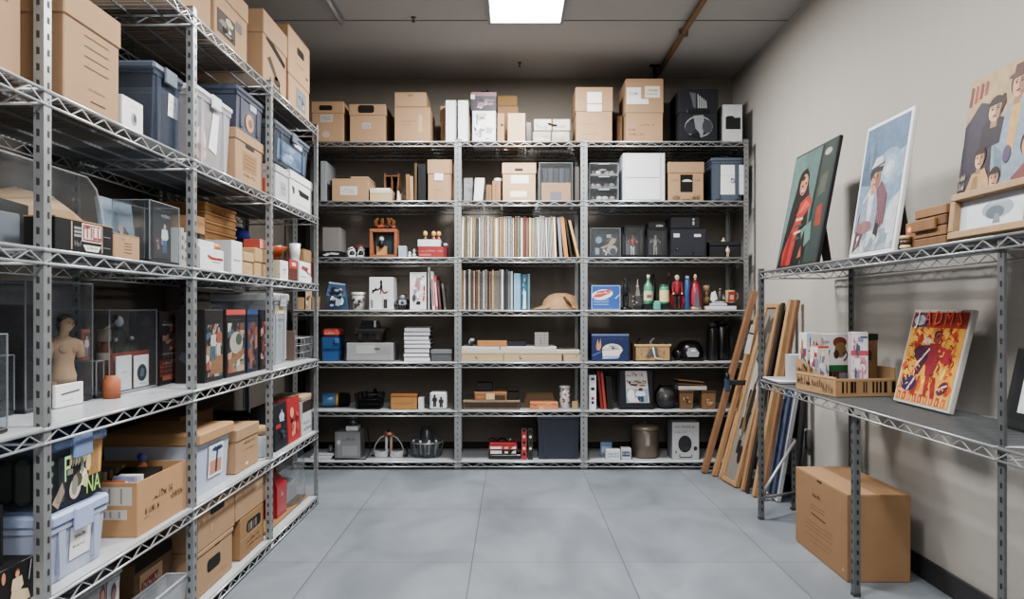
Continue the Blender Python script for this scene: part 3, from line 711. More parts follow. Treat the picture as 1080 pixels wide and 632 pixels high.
for i in range(8):
    wd = .36 if i < 6 else .34
    q = Spec(.40-.004*i if i > 2 else .47, .22, .04, (-1.50, 3.58+(.03 if i < 3 else 0), 1.36+.0415*i), PI/2)
    t = thing('shallow_kraft_tray', f'shallow brown kraft tray, {ordinal(i+1)} from the bottom of the stack behind the white boxes', 'tray', q, 'shallow kraft trays')
    m = MB('card'); m.box(-q.w/2, q.w/2, -q.d/2, q.d/2, 0, .033, '#9b6f3c', b=.002); m.build('body', t)
    m = MB('card'); m.box(-q.w/2-.004, q.w/2+.004, -q.d/2-.004, q.d/2+.004, .028, .04, '#a97a44', b=.002); m.build('lid', t)
# bay 3
pbox(LS(295.5, 304, 'C', h=.105, d=.14), 'white_carton', 'white carton with dark text block right of the middle post, third left shelf', 'box', '#d4d5d6', lambda m: (m.scrib(.3, .75, .5, .1, '#4b4d52', 3), m.scrib(.35, .7, .35, .08, '#4b4d52', 6)), sidec='#c3b9a6')
qo = LS(292.5, 302, 'C', h=.15, d=.14, xf=1.39); pbox(qo, 'brown_carton', 'brown carton beneath the orange bowl, third left shelf', 'box', '#8a5a33')
m = MB('gloss'); m.lathe([(.04, 0), (.06, .012), (.1, .07), (.096, .07), (.055, .016), (0, .012)], '#bf5a26', 16)
solo(m, 'orange_bowl', 'orange bowl standing on the brown carton', 'bowl', Spec(.2, .2, .08, (-1.46, 4.53, qo.top), 0))
pbox(LS(305, 314, 'C', h=.12, d=.14), 'red_brown_box', 'dark red-brown box with bright red top band, third left shelf', 'box', '#5c3229', lambda m: (m.dq(0, .6, 1, 1, '#a6372f', 1), m.dq(.3, .72, .75, .88, '#d5c6b8', 2)))
q = LS(316, 329.3, 'C', h=.125, d=.125); pbox(q, 'white_red_box', 'white box with red corner and dark picture at the far end, third left shelf', 'box', '#d6d7da', lambda m: (m.dq(.85, .3, 1, 1, '#a93d35', 1), m.dp([(.1, .62), (.6, .56), (.7, .72), (.2, .8)], '#8e3d38', 1), m.dl([(.3, .64), (.8, .42)], .06, '#3a3c42', 2), m.dq(.1, .25, .5, .3, '#7b8896', 1)))
carton(LS(320.5, 329.3, 'C', h=.075, d=.11, z=q.top), 'small open kraft box on the white and red box', '#9c7448', lid=0)
m = MB('gloss'); m.lathe([(.026, 0), (.034, .1), (.031, .1), (.024, .004)], '#cfd2d4', 14); solo(m, 'white_cup', 'white paper cup standing on the white box with the red corner', 'cup', Spec(.06, .06, .1, (-1.275, 4.395, q.top)))
# --- deck D
q = LS(-40, 9, 'D', h=.24, d=.16, xf=1.23); case(q, 'low clear case cut by the picture edge, fourth left shelf', tint='#b8bec6')
pbox(LS(-22, -4, 'D', h=.04, d=.08, xf=1.25, z=.9135), 'amber_block', 'amber block inside the clear case cut by the picture edge', 'block', '#a87b46')
case(LS(-20, 16, 'D', h=.17, d=.14, xf=1.42), 'dim clear case standing behind the case cut by the picture edge', tint='#8f959c')
q = LS(27, 98.5, 'D', h=.385, d=.2, xf=1.40); case(q, 'tall clear case with bare torso statuette, fourth left shelf', base='#3a3a3e', tint='#c9ced6')
m = MB('cloth'); m.box(-.14, .14, -.004, .004, 0, .3, '#3a3438'); solo(m, 'dark_backing_cloth', 'dark cloth backing hanging inside the tall torso case', 'cloth', Spec(1, 1, 1, (-1.585, 2.34, .915), PI/2))
# torso statuette: one lofted body
t = thing('torso_statuette', 'tan bare torso statuette with dark hair inside the tall clear case', 'statuette', Spec(.1, .1, .25, (-1.455, 2.43, .9135), PI/2-.35))
m = MB('paint')
RG = [(.045, .040, .030, 0, 0), (.07, .043, .032, 0, 0), (.095, .036, .026, 0, .001), (.115, .034, .025, 0, .002), (.14, .040, .028, 0, .001), (.165, .047, .030, 0, -.001), (.183, .047, .026, 0, 0), (.194, .030, .020, 0, .002), (.2, .015, .014, 0, .001), (.213, .013, .013, .002, -.002), (.222, .017, .018, .004, -.006), (.235, .020, .022, .006, -.009), (.25, .019, .021, .006, -.008), (.262, .012, .013, .005, -.005), (.267, .002, .002, .005, -.004)]
vs = []; n = 16
for z, a, b, ox, oy in RG:
    for q_ in range(n): t_ = 2*PI*q_/n; vs.append((ox+a*math.cos(t_), oy+b*math.sin(t_), z))
m.add(vs, [(i_*n+q_, i_*n+(q_+1) % n, (i_+1)*n+(q_+1) % n, (i_+1)*n+q_) for i_ in range(len(RG)-1) for q_ in range(n)]+[tuple(range(n))], '#d9ad84', None, True)
for sx in (-1, 1):
    m.tube([(sx*.034, 0, .182), (sx*.052, .0, .172), (sx*.058, -.003, .15), (sx*.06, -.006, .128)], [.014, .018, .015, .012], '#d9ad84', 10)
    m.tube([(sx*.02, 0, .06), (sx*.021, 0, .03), (sx*.02, 0, .018)], [.022, .02, .017], '#cfa078', 10)
    m.ell((sx*.02, -.024, .158), (.018, .008, .013), '#d2a47a', 10, 6)
m.ell((.008, -.03, .238), (.004, .006, .006), '#cfa078', 8, 6)
for sx in (-1, 1): m.ell((.006+sx*.008, -.028, .243), (.003, .002, .002), '#2a1b16', 6, 5)
m.build('body', t)
m = MB('paint'); m.ell((.005, .002, .256), (.022, .023, .016), '#1c1412'); m.ell((.004, .012, .236), (.018, .014, .026), '#231814'); m.build('hair', t)
m = MB('gloss'); m.lathe([(.04, 0), (.04, .016), (.034, .02)], '#1d1b1b', 16); m.build('stand', t)
pbox(LS(59, 88, 'D', h=.07, d=.012, xf=1.375), 'white_name_card', 'white card with grey print line standing before the torso statuette case', 'card', '#d9dadd', lambda m: (m.dp([(.18, .52), (.85, .6), (.85, .68), (.18, .6)], '#596270', 1), m.scrib(.2, .6, .25, .05, '#9aa0a8', 3)))
pbox(Spec(.046, .01, .105, (-1.45, 2.544, 1.027), PI/2), 'orange_photo_card', 'small orange-framed photo card standing on the low clear box beyond the torso case', 'picture', '#b5653f', lambda m: (m.dq(.1, .1, .9, .9, '#6b4a44', 1), m.man(.5, .12, .3, .7, '#d8c0b0', '#3a2a28', '#d9d3d3', '#8f8a92')))
m = MB('paint'); m.lathe([(.028, 0), (.028, .06), (.02, .066), (.02, .075)], '#a9603a', 14); m.front(.04, .058, .06); solo(m, 'orange_tin', 'small orange tin at the right foot of the torso case', 'tin', Spec(.06, .06, .07, (-1.36, 2.545, .90)))
q = LS(115.5, 166, 'D', h=.298, d=.2, xf=1.385); case(q, 'square clear case with red board and two white cards, fourth left shelf', base='#8d9094', tint='#c3c9d0', bh=.006)
case(LS(101.8, 110.3, 'D', h=.125, d=.12, xf=1.40), 'small low clear box between the torso case and the red board case', tint='#a8aeb6')
z0 = .9085
q = LS(119, 157.5, 'D', h=.135, d=.012, xf=1.412, z=z0); pbox(q, 'red_board', 'red board standing inside the square clear case', 'board', '#9c3227', lambda m: m.art(0, .0, 1, 1, 2, ['#9c3227', '#a43a2c', '#8c2a22'], 6, .5))
pbox(LS(123, 139, 'D', h=.125, d=.006, xf=1.396, z=z0), 'white_card', 'left white card with faint print against the red board', 'card', '#dadbdc', lambda m: m.scrib(.25, .75, .5, .05, '#7d8187', 4))
pbox(LS(142, 157, 'D', h=.12, d=.006, xf=1.396, z=z0), 'white_card', 'right white card with black round emblem against the red board', 'card', '#dddedf', lambda m: (m.de(.5, .45, .34, .27, '#23262a', 1), m.dp([(.35, .35), (.6, .32), (.65, .55), (.45, .6)], '#4d6570', 2), m.rules(.3, .75, (.1,), .03, '#9a9ea3', 1)))
toy(Spec(.1, .08, .27, (-1.485, 2.82, z0), PI/2), 'robed_figurine', 'black robed figurine standing behind the red board', ('#1b1b1e', '#151517', '#b9bcc0', '#1b1b1e'), pose=1, cape='#17171a')
bottle(Spec(.05, .05, .22, (-1.47, 2.70, z0)), 'flask', 'brown flask with pale band behind the red board', [(.9, 0), (1, .05), (1, .62), (.7, .72), (.7, .8)], '#8a4a30', (.9, .8, '#b9a58a'), '#cfc6b4', (.5, .62))
m = MB('paint'); m.add([(0, 0, 0), (.09, 0, .02), (.09, 0, .035), (.02, 0, .01)], [(0, 1, 2, 3)], '#d9dadb'); m.box(-.003, .003, -.003, .003, -.2, 0, '#5a5d60'); solo(m, 'white_pennant', 'white pennant on a thin rod at the back of the red board case', 'pennant', Spec(1, 1, 1, (-1.55, 2.80, z0+.2), PI/2))
# dark toy packages in the same bay and beyond
RED = ['#2a2022', '#8d3a2a', '#b5653f', '#3b2a2a', '#6b3a30', '#1c1a1e', '#9a8878']
def package(p0, p1, label, seed, pal, top=None, xf=1.26, h=.30, fig=None, name='toy_package', win=(.08, .06, .92, .8)):
    q = LS(p0, p1, 'D', h=h, d=.12, xf=xf)
    t = thing(name, label, 'toy package', q, 'boxed toys on the fourth left shelf')
    m = MB('print'); m.box(-q.w/2, q.w/2, -q.d/2, q.d/2, 0, q.h, pal[0], b=.003); m.front(q.w, q.d, q.h)
    if top: m.dq(0, .92, 1, 1, top, 1)
    m.collage(win[0], win[1], win[2], win[3], seed, pal, 4, 7)
    if fig: fig(m)
    m.side(q.w, q.d, q.h); m.art(0, 0, 1, 1, seed+5, [pal[0], pal[-2], pal[0]], 6, .5)
    m.build('carton', t)
    m = MB('clear'); m.front(q.w, q.d, q.h); m.dq(.05, .04, .95, .86, '#9aa0a6', 6); m.build('window', t)
    return t
package(168, 206, 'wide dark package with orange printed vehicle and red base panel, fourth left shelf', 5, RED, xf=1.385, h=.292,
        fig=lambda m: (m.dq(.0, .12, 1, .34, '#5f2620', 3), m.scrib(.08, .9, .28, .06, '#b58a78', 4, 4), m.rules(0, 1, (.12, .18, .24), .012, '#9a4a38', 4), m.dl([(.06, .82), (.6, .8), (.66, .68), (.62, .42), (.06, .42)], .02, '#84705f', 4), m.dl([(.7, .42), (.72, .75), (1, .75)], .04, '#b5603c', 4), m.dq(.72, .4, 1, .5, '#a58f7f', 4)))
FIG = ['#2b2628', '#d9b090', '#b08a6a', '#5b7d8c', '#c9643e', '#e3dccf', '#3a3f4a', '#8a5a3f']
package(215.8, 235.5, 'dark package with pale toy figures and teal bicycle art, right of the post', 11, FIG, xf=1.25, fig=lambda m: (m.dq(.3, .1, .94, .36, '#b07a4c', 3), m.man(.45, .3, .18, .45, '#d8b294', '#8a4a30', '#dfd8ce', '#4d7283', 4), m.man(.72, .35, .16, .42, '#d8b294', '#2a2420', '#c9643e', '#e3dccf', 4)))
package(238.5, 259, 'dark package with red top band and creature picture, fourth left shelf', 23, FIG, top='#b5453c', xf=1.25, fig=lambda m: (m.de(.5, .5, .34, .17, '#cfc4ae', 3), m.de(.62, .55, .16, .09, '#5f6a52', 4), m.dp([(.1, .12), (.85, .3), (.9, .42), (.1, .25)], '#b07a4c', 4)))
package(260.5, 272, 'narrow dark blue and orange package behind the red-topped one', 31, ['#23283a', '#b5573a', '#3d5a86', '#8a3f2f', '#1a1c22', '#c9814e'], top='#2d4a78', xf=1.25)
package(274, 284.5, 'narrow dark package with red and white striped figures next to the far post', 37, ['#2a2428', '#b03d40', '#d9cfc8', '#7c2f36', '#e0a8a0', '#2c2c34'], xf=1.25)
q = LS(290.5, 305.5, 'D', h=.395, d=.36, xf=1.27)
tote(q, 'tall clear tote with cream label and foggy lid at the far end, fourth left shelf', '#c3c9ce', '#c0c5c9', cls='frost', lh=.05, marks=lambda m: (m.dq(.1, .7, .85, .82, '#d3c79a', 2), m.scrib(.15, .75, .6, .04, '#6f757b', 3), m.scrib(.15, .6, .52, .03, '#6f757b', 4)))
def wirebasket(S, label, c, name='wire_basket', cat='basket', nx=9, ny=5, nz=4, grp=None, r=.0018, taper=.9):
    t = thing(name, label, cat, S, grp); w, d, h = S.w, S.d, S.h; m = MB('wire')
    def ringp(k, z): a, b = w/2*k, d/2*k; return [(-a, -b, z), (a, -b, z), (a, b, z), (-a, b, z)]
    for i in range(nz): f = i/(nz-1); m.tube(ringp(taper+(1-taper)*f, h*f+r), r*(1.6 if i == nz-1 else 1), c, 5, closed=True)
    for i in range(nx):
        f = -1+2*i/(nx-1)
        m.tube([(f*w/2, -d/2, h), (f*w/2*taper, -d/2*taper, r), (f*w/2*taper, d/2*taper, r), (f*w/2, d/2, h)], r, c, 4)
    for i in range(ny):
        f = -1+2*i/(ny-1)
        m.tube([(-w/2, f*d/2, h), (-w/2*taper, f*d/2*taper, r), (w/2*taper, f*d/2*taper, r), (w/2, f*d/2, h)], r, c, 4)
    m.build('wire_cage', t); return t
wirebasket(LS(317.5, 330, 'D', h=.13, d=.2, xf=1.24), 'chrome wire basket at the far end of the fourth left shelf', '#aeb2b6', nx=10)
m = MB('cloth'); m.ell((0, 0, .052), (.058, .05, .045), '#1c2f6e'); m.ell((.01, 0, .1), (.045, .045, .04), '#213a86'); solo(m, 'blue_bundle', 'rolled dark blue cloth bundle sitting in the chrome wire basket', 'cloth', Spec(1, 1, 1, (-1.34, 4.48, .905), PI/2))
pbox(Spec(.02, .14, .17, (-1.34, 4.385, .906), PI/2), 'brown_book', 'brown book standing in the near end of the chrome basket', 'book', '#6b5a50', lambda m: m.art(.1, .1, .9, .9, 3, ['#75645a', '#a58f7f', '#4b3f3a', '#8e4438'], 8))
# --- deck E
q = LS(-70, 36, 'E', h=.108, d=.11, xf=1.24)
pbox(q, 'photo_printed_box', 'black box printed with pale gesturing people, bottom left corner of the picture', 'box', '#1d1c1f',
     lambda m: (m.man(.8, .02, .07, .85, '#d2a07c', '#8a4436', '#d6bf9d', '#4f5562', 2), m.de(.65, .8, .022, .14, '#bf7d58', 2), m.dp([(.74, .45), (.92, .3), (.95, .05), (.7, .05)], '#cdb694', 3), m.dl([(.93, .5), (.96, .95)], .012, '#b9bcc0', 3), m.art(.3, .1, .6, .9, 6, ['#1d1c1f', '#c9a184', '#7a4a3a', '#3b4150', '#9a8f86'], 10, 1, False)))
t = thing('framed_picture', 'small black-framed picture leaning on the box of gesturing people', 'picture frame', Spec(.2, .03, .16, (-1.275, 1.765, q.top), PI/2))
m = MB('gloss')
for a in ((-.1, .1, 0, .01), (-.1, .1, .14, .15), (-.1, -.09, .01, .14), (.09, .1, .01, .14)): m.box(a[0], a[1], -.008, .008, a[2], a[3], '#141416')
m.build('frame', t)
m = MB('print'); m.box(-.09, .09, -.002, .004, .01, .14, '#4a4c52'); m.front(.18, .004, .13, 0, .01); m.dq(0, .68, 1, 1, '#a88a60', 1); m.build('picture', t)
q = LS(55, 116, 'E', h=.195, d=.36, xf=1.225); q.h = .196
tote(q, 'pale blue tote with white label card, lower of the stacked pair, fifth left shelf', '#a4aec8', '#a0b0d6', cls='gloss', lab=(.36, .2, .72, .68, '#3e4046'), lh=.042)
q4 = LS(55, 114, 'E', h=.205, d=.36, xf=1.225, z=q.top)
def poster(m):
    m.dq(.03, .0, .97, .86, '#23262a', 1.5); m.art(.3, .1, .75, .84, 4, ['#3a3a38', '#e6dfbd', '#d9c98a', '#8d8a80', '#55504a', '#c9c3b0'], 16, 1.8, False)
    for i in range(7): m.dp([(.36+.05*i, .5), (.40+.05*i, .55), (.40+.05*i, .88), (.355+.05*i, .84)], ('#e9e2c6', '#c6b36a', '#f0ecdc')[i % 3], 2.6)
    m.dq(.72, .3, .95, .86, '#d2963f', 2); m.dp([(.4, .35), (.6, .5), (.66, .3), (.5, .02), (.38, .1)], '#3c3436', 3); m.de(.48, .2, .1, .15, '#cfc2bb', 3.2); m.dp([(.2, .0), (.3, .2), (.25, .35), (.1, .1)], '#c9a88e', 3)
    for i, v in enumerate((.65, .5, .35, .2, .08)): m.de(.07, v, .025, .035, ('#8a9a86', '#5f8a72')[i % 2], 3)
t = tote(q4, 'clear tote with blue lid and colourful lettered poster inside, upper of the stacked pair', '#aab4c4', '#7388b4', cls='clear', lh=.045, marks=poster)
for i, c in enumerate(('#5f5d58', '#77756f', '#5a5853', '#85827a', '#6a6863')):
    m = MB('cloth'); m.box(-.06, .06, -.022, .022, 0, .125, c, b=.014); solo(m, 'folded_garment', f'folded {("grey", "pale grey", "dark grey", "cream", "brown-grey")[i]} garment standing inside the clear poster tote, {ordinal(i+1)} from the aisle', 'garment', Spec(.12, .04, .12, (-1.305-.052*i, 2.12, q4.loc.z+.003), PI/2), 'garments inside the clear poster tote')
for s, u, v, sz, c in (('F', .22, .52, .1, '#9cc58a'), ('NA', .68, .2, .07, '#a8cf6a')): txt(s, t, sz, (q4.w*(u-.5), -q4.d/2-.0045, q4.h*v), c, sx=.75)
# open carton
q = LS(144.5, 196.3, 'E', h=.178, d=.32, xf=1.225)
t = thing('open_carton', 'open kraft carton of odds and ends with handwriting on its front, fifth left shelf', 'box', q)
w, d, h = q.w, q.d, q.h; m = MB('card'); th = .005; c = '#c1935f'
m.box(-w/2, w/2, -d/2, d/2, 0, th, c); m.box(-w/2, w/2, -d/2, -d/2+th, th, h, c); m.box(-w/2, w/2, d/2-th, d/2, th, h, c); m.box(-w/2, -w/2+th, -d/2+th, d/2-th, th, h, c); m.box(w/2-th, w/2, -d/2+th, d/2-th, th, h, c)
m.front(w, d, h); m.scrib(.3, .74, .52, .15, '#5c452d', 4, 1, .0); m.scrib(.15, .42, .32, .13, '#503b26', 9, 1, .0); m.scrib(.66, .92, .36, .13, '#5c452d', 13, 1, .0); m.dl([(.12, .26), (.22, .28)], .012, '#6b5136')
m.build('body', t)
for (u0, v0, u1, v1) in ((.55, .58, .95, .92), (.6, .32, .9, .5)):
    l = MB('paint'); l.side(w, d, h); l.dq(u0, v0, u1, v1, '#b9b4ae', 1.5); [l.dq(u0+(u1-u0)*k, v0+.03, u0+(u1-u0)*k+.02, v1-.03, '#8d8781', 2) for k in (.2, .4, .7)]; l.build('label_sticker', t)
zc = q.loc.z+th
m = MB('cloth'); m.add([(-.05, -.12, .12), (.08, -.12, .17), (.08, .02, .165), (-.05, .02, .13), (-.05, -.12, 0), (.08, -.12, 0), (.08, .02, 0), (-.05, .02, 0)], [(0, 1, 2, 3), (4, 5, 1, 0), (5, 6, 2, 1), (6, 7, 3, 2), (7, 4, 0, 3)], '#2b2622')
solo(m, 'folded_dark_cloth', 'folded dark brown cloth lying in the open carton', 'cloth', Spec(1, 1, 1, q.loc+Vector((-.0, -.0, th+.001)), PI/2))
for i in range(4):
    book(Spec(.022, .12, .175, (q.loc.x-.082, q.loc.y-.04+.04*i, zc), PI/2), 'thin_booklet', f'{("pale", "tan", "grey", "beige")[i]} booklet standing at the back of the open carton', 'booklet', ('#b9a888', '#8f7a5c', '#7d7a76', '#a58c66')[i], grp='booklets in the open carton')
toy(Spec(.08, .06, .21, (q.loc.x+.02, q.loc.y+.13, zc), PI/2), 'doll', 'doll with blue hair and orange dress standing in the open carton', ('#a5623c', '#b9714a', '#6a72b8', '#4a52a8'), cat='doll')
m = MB('paint'); r = random.Random(5)
for i in range(7): m.box(-.145+.012*i, -.142+.015*i, -.13+r.random()*.03, -.05+r.random()*.04, .0, .15+.03*r.random(), r.choice(('#c96a45', '#d7d3d0', '#a9423a', '#8d8fae')))
solo(m, 'card_bundle', 'bundle of red, white and orange cards at the near end of the open carton', 'cards', Spec(1, 1, 1, (q.loc.x+.0, q.loc.y-.02, zc), PI/2))
# white tote with cardboard lid
q = LS(208, 244, 'E', h=.255, d=.38, xf=1.235)
t = thing('storage_tote', 'pale plastic tote with palm tree picture under a big cardboard lid', 'storage tote', q); w, d, h = q.w, q.d, q.h
m = MB('gloss'); m.tb(w*.9, d*.9, w*.97, d*.96, 0, h-.03, '#b3bdd2'); m.build('body', t)
m = MB('card'); m.box(-w/2-.004, w/2+.012, -d/2-.01, d/2, h-.05, h, '#c1945f', b=.008); m.build('lid', t)
m = MB('print'); m.on((-w/2, -d*.45-.006, 0), (w, 0, 0), (0, -.011, h), (0, -1, 0)); m.dq(.36, .2, .78, .72, '#dfe2e8', 1); m.dq(.4, .24, .74, .46, '#c9876a', 2); m.dq(.4, .46, .74, .68, '#c3cde2', 2); m.dl([(.58, .26), (.6, .62)], .05, '#33405f', 3)
for a in (-1.1, -.6, .1, .7, 1.3): m.dl([(.6, .62), (.6+.16*math.sin(a), .62+.06*math.cos(a))], .05, '#3d4a6e', 3.3)
m.build('palm_picture', t)
carton(LS(249.5, 273.5, 'E', h=.2, d=.2, xf=1.24), 'kraft lidded box with scrawled script right of the palm tree tote', lid=.055, grp=GB, marks=lambda m: (m.scrib(.38, .85, .58, .07, '#5c452d', 8, 1, .03), m.scrib(.45, .8, .44, .04, '#8b6a45', 3), m.de(.47, .13, .06, .04, '#e2dfd8', 1)))
q = Spec(.36, .17, .27, (-1.55, 3.492, .455), PI/2)
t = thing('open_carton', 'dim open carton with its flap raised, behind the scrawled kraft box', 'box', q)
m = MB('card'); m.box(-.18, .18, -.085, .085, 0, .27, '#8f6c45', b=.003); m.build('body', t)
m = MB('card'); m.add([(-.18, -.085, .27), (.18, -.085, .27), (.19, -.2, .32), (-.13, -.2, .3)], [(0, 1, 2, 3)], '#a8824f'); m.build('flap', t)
t = thing('glass_jar', 'white glass jar with cream lid between the kraft box and the far post', 'jar', Spec(.1, .1, .15, (-1.30, 3.80, .455)))
m = MB('gloss'); m.lathe([(.05, 0), (.055, .01), (.055, .1), (.05, .115)], '#a9aeb2', 18); m.build('body', t)
m = MB('paint'); m.lathe([(.054, .112), (.054, .15), (.05, .154)], '#bf9c70', 18); m.build('lid', t)
for i, (c, c2) in enumerate((('#1b1b1f', '#8f9298'), ('#7d2a28', '#b9b2ae'), ('#17171a', '#b7b9bd'), ('#1f1f24', '#6b1f22'))):
    m = MB('cloth'); z = .05*i; m.box(-.2, .17, -.1, .1, z+.001, z+.049, c, b=.015); m.front(.37, .2, .046, 0, z); m.art(.2, .1, .9, .9, i, [c, c2, c], 5, 1, False)
    m2 = MB('cloth'); o = solo(m, 'folded_garment', ('black folded garment at the bottom of the pile behind the kraft box', 'dark red folded garment in the pile behind the kraft box', 'black folded garment with white print, middle of the pile', 'black folded garment with red print, top of the pile')[i], 'garment', Spec(1, 1, 1, (-1.515, 3.888, .456), PI/2), 'folded garments on the fifth left shelf')
# far bay
def shirtbag(p0, p1, label, c, art, h=.235, name='shirt_package', xf=1.235, d=.16):
    q = LS(p0, p1, 'E', h=h, d=d, xf=xf); t = thing(name, label, 'package', q, 'packages at the far end of the fifth left shelf')
    m = MB('print'); w = q.w; m.add([(-w/2, -d/2, 0), (w/2, -d/2, 0), (w/2, d/2, 0), (-w/2, d/2, 0), (-w/2+.004, -d/2+.012, h), (w/2-.004, -d/2+.012, h), (w/2, d/2-.03, h*.97), (-w/2, d/2-.03, h*.97)], [(0, 1, 5, 4), (1, 2, 6, 5), (2, 3, 7, 6), (3, 0, 4, 7), (4, 5, 6, 7), (3, 2, 1, 0)], c)
    m.on((-w/2, -d/2-.001, 0), (w, 0, 0), (0, .011, h), (0, -1, 0)); art(m); m.build('bag', t)
    m = MB('gloss'); m.box(-w/2+.006, w/2-.006, -d/2+.012, -d/2+.016, h-.004, h+.012, c); m.build('top_fold', t)
shirtbag(290.5, 303.5, 'black bag with white splash print right of the middle post', '#24272f', lambda m: (m.de(.6, .72, .2, .1, '#c3ccd4', 1), m.dp([(.4, .62), (.8, .6), (.62, .9)], '#9fb0bd', 1.5), m.dq(.1, .48, .5, .58, '#a3302c', 1), m.art(.1, .05, .9, .45, 3, ['#24272f', '#3d4a5a', '#15161a'], 8, 1, False)))
shirtbag(304.5, 317.5, 'bright red printed bag next to the black splash bag', '#a82b2b', lambda m: m.art(.15, .1, .9, .85, 8, ['#a82b2b', '#7c1d20', '#d98a78', '#c9453c', '#2a1a1a'], 12, 1, False))
q = LS(319, 329.5, 'E', h=.2, d=.2); pbox(q, 'white_grey_box', 'white box with dark script at the far end of the fifth left shelf', 'box', '#b9bdc2', lambda m: (m.scrib(.1, .9, .1, .12, '#3d4148', 3), m.dq(0, .66, 1, 1, '#3b302c', 1), m.scrib(.1, .8, .3, .1, '#5a6068', 8)))
m = MB('card'); m.box(-q.w/2-.004, q.w/2+.004, -.1, .1, 0, .03, '#b39a7a', b=.006); solo(m, 'tan_flat_cover', 'tan flat cover lying on the white script box', 'cover', Spec(1, 1, 1, (q.loc.x, q.loc.y, q.top), PI/2))
# --- deck F
q = LS(78, 130.5, 'F', h=.34, d=.34, xf=1.23); tote(q, 'clear tote with a photo of people behind its wall, bottom left shelf', '#aab0b8', '#b3b8be', cls='clear', lh=.03, latch=False, marks=lambda m: (m.dq(.03, .05, .68, .92, '#8f8a88', 1.5), m.man(.3, .1, .2, .75, '#b98a78', '#4a2a2c', '#6d3a40', '#3a3034', 2.5), m.man(.6, .1, .14, .8, '#a97a6a', '#5a2328', '#8a3438', '#3a3034', 3), m.dq(.7, .05, .97, .92, '#a9a5a3', 1.5), m.man(.84, .1, .13, .75, '#8d5c55', '#5a2328', '#5a2a30', '#3a3034', 3)))
q = LS(142, 181, 'F', h=.26, d=.28, xf=1.31)
carton(q, 'dark topped kraft carton with red and cream label strip, bottom left shelf', '#7d5f40', lid=0, marks=lambda m: (m.dq(0, .86, 1, 1, '#2a2320', 1), m.dq(.12, .48, .72, .8, '#c9a27c', 2), m.dp([(.16, .55), (.6, .58), (.6, .72), (.16, .68)], '#a03a34', 3), m.scrib(.2, .68, .58, .1, '#d9cfc2', 5, 4), m.dq(.18, .1, .7, .4, '#8a6a45', 2)))
q = LS(160, 196.5, 'F', h=.15, d=.07, xf=1.225)
t = thing('clear_plastic_bin', 'small clear open plastic bin in front of the dark topped carton', 'bin', q); m = MB('frost'); m.tb(q.w*.9, .06, q.w, .075, 0, q.h, '#c3c9cf', top=False); m.build('shell', t)
m = MB('frost'); w = q.w/2; m.tube([(-w, -.04, q.h), (w, -.04, q.h), (w, .04, q.h), (-w, .04, q.h)], .005, '#cfd5da', 6, closed=True); m.build('rim', t)
carton(LS(100, 133, 'F', h=.33, d=.03, xf=1.61), 'tall brown carton standing behind the dark topped carton', '#7a5a38', lid=0)
q = LS(208.5, 246.5, 'F', h=.183, d=.36); carton(q, 'lower kraft box with oval hand hole in the bottom shelf pair', lid=.02, hole=(.45, .52, .18, .14), grp=GB, marks=lambda m: (m.scrib(.55, .8, .2, .02, '#a88560', 3), m.dq(.48, .86, .62, .95, '#4a3826', 1)))
carton(LS(208.5, 247.5, 'F', h=.17, d=.36, z=q.top), 'upper kraft box with slot hand hole in the bottom shelf pair', lid=0, hole=(.5, .78, .19, .09), grp=GB, marks=lambda m: m.dq(.33, .3, .37, .5, '#cba679', 1))
q = LS(253.5, 278, 'F', h=.19, d=.32); t = carton(q, 'lower brown box with window showing books, beside the hand hole pair', '#a37b4d', lid=0, grp=GB, hole=(.55, .68, .3, .14), marks=lambda m: (m.scrib(.25, .85, .3, .06, '#6b4f33', 4), m.scrib(.3, .8, .18, .05, '#6b4f33', 7), m.dl([(0, .45), (1, .5)], .02, '#c0a27c')))
l = MB('paint'); l.front(q.w, q.d, q.h); [l.dq(.3+.1*i, .57, .37+.1*i, .76, c, 3) for i, c in enumerate(('#6e655c', '#8d857a', '#5a544e', '#7d766c'))]; l.build('books_behind_window', t)
carton(LS(248.5, 280.5, 'F', h=.155, d=.34, z=q.top), 'upper kraft box with tape strip over the book window box', lid=0, tape=True, grp=GB, st=[(.62, .55, .86, .78, '#cbb08a', None)])
m = MB('card'); m.box(-.40, .40, -.18, .19, 0, .012, '#a37a4c', b=.003); solo(m, 'cardboard_sheet', 'flat cardboard sheet lying under the red bag on the bottom far shelf', 'cardboard', Spec(1, 1, 1, (-1.43, 4.20, LA['F']), PI/2))
q = LS(292.5, 302, 'F', h=.235, d=.16, xf=1.27, z=LA['F']+.012)
t = thing('red_bag', 'red bag with white lettering standing on the bottom far shelf', 'bag', q); w, d, h = q.w, q.d, q.h
m = MB('gloss'); m.add([(-w/2, -d/2, 0), (w/2, -d/2, 0), (w/2, d/2, 0), (-w/2, d/2, 0), (-w*.52, -d*.5, h*.7), (w*.5, -d*.52, h*.72), (w*.42, d*.3, h*.7), (-w*.42, d*.3, h*.7), (-w*.25, -d*.2, h), (w*.3, -d*.2, h*.98), (w*.2, 0, h*.97), (-w*.2, 0, h*.98)], [(0, 1, 5, 4), (1, 2, 6, 5), (2, 3, 7, 6), (3, 0, 4, 7), (4, 5, 9, 8), (5, 6, 10, 9), (6, 7, 11, 10), (7, 4, 8, 11), (8, 9, 10, 11), (3, 2, 1, 0)], '#a3202a')
m.front(w, d, h); m.scrib(.35, .8, .45, .14, '#dcd6d4', 6, 4); m.build('body', t)
m = MB('gloss'); m.tube([(-w*.2, -d*.2, h*.97), (-.03, -.03, h+.05), (.03, -.03, h+.05), (w*.25, -d*.2, h*.96)], .006, '#8a1a22', 6); m.build('strap', t)
q = LS(309.5, 330, 'F', h=.33, d=.26, xf=1.235, z=LA['F']+.012)
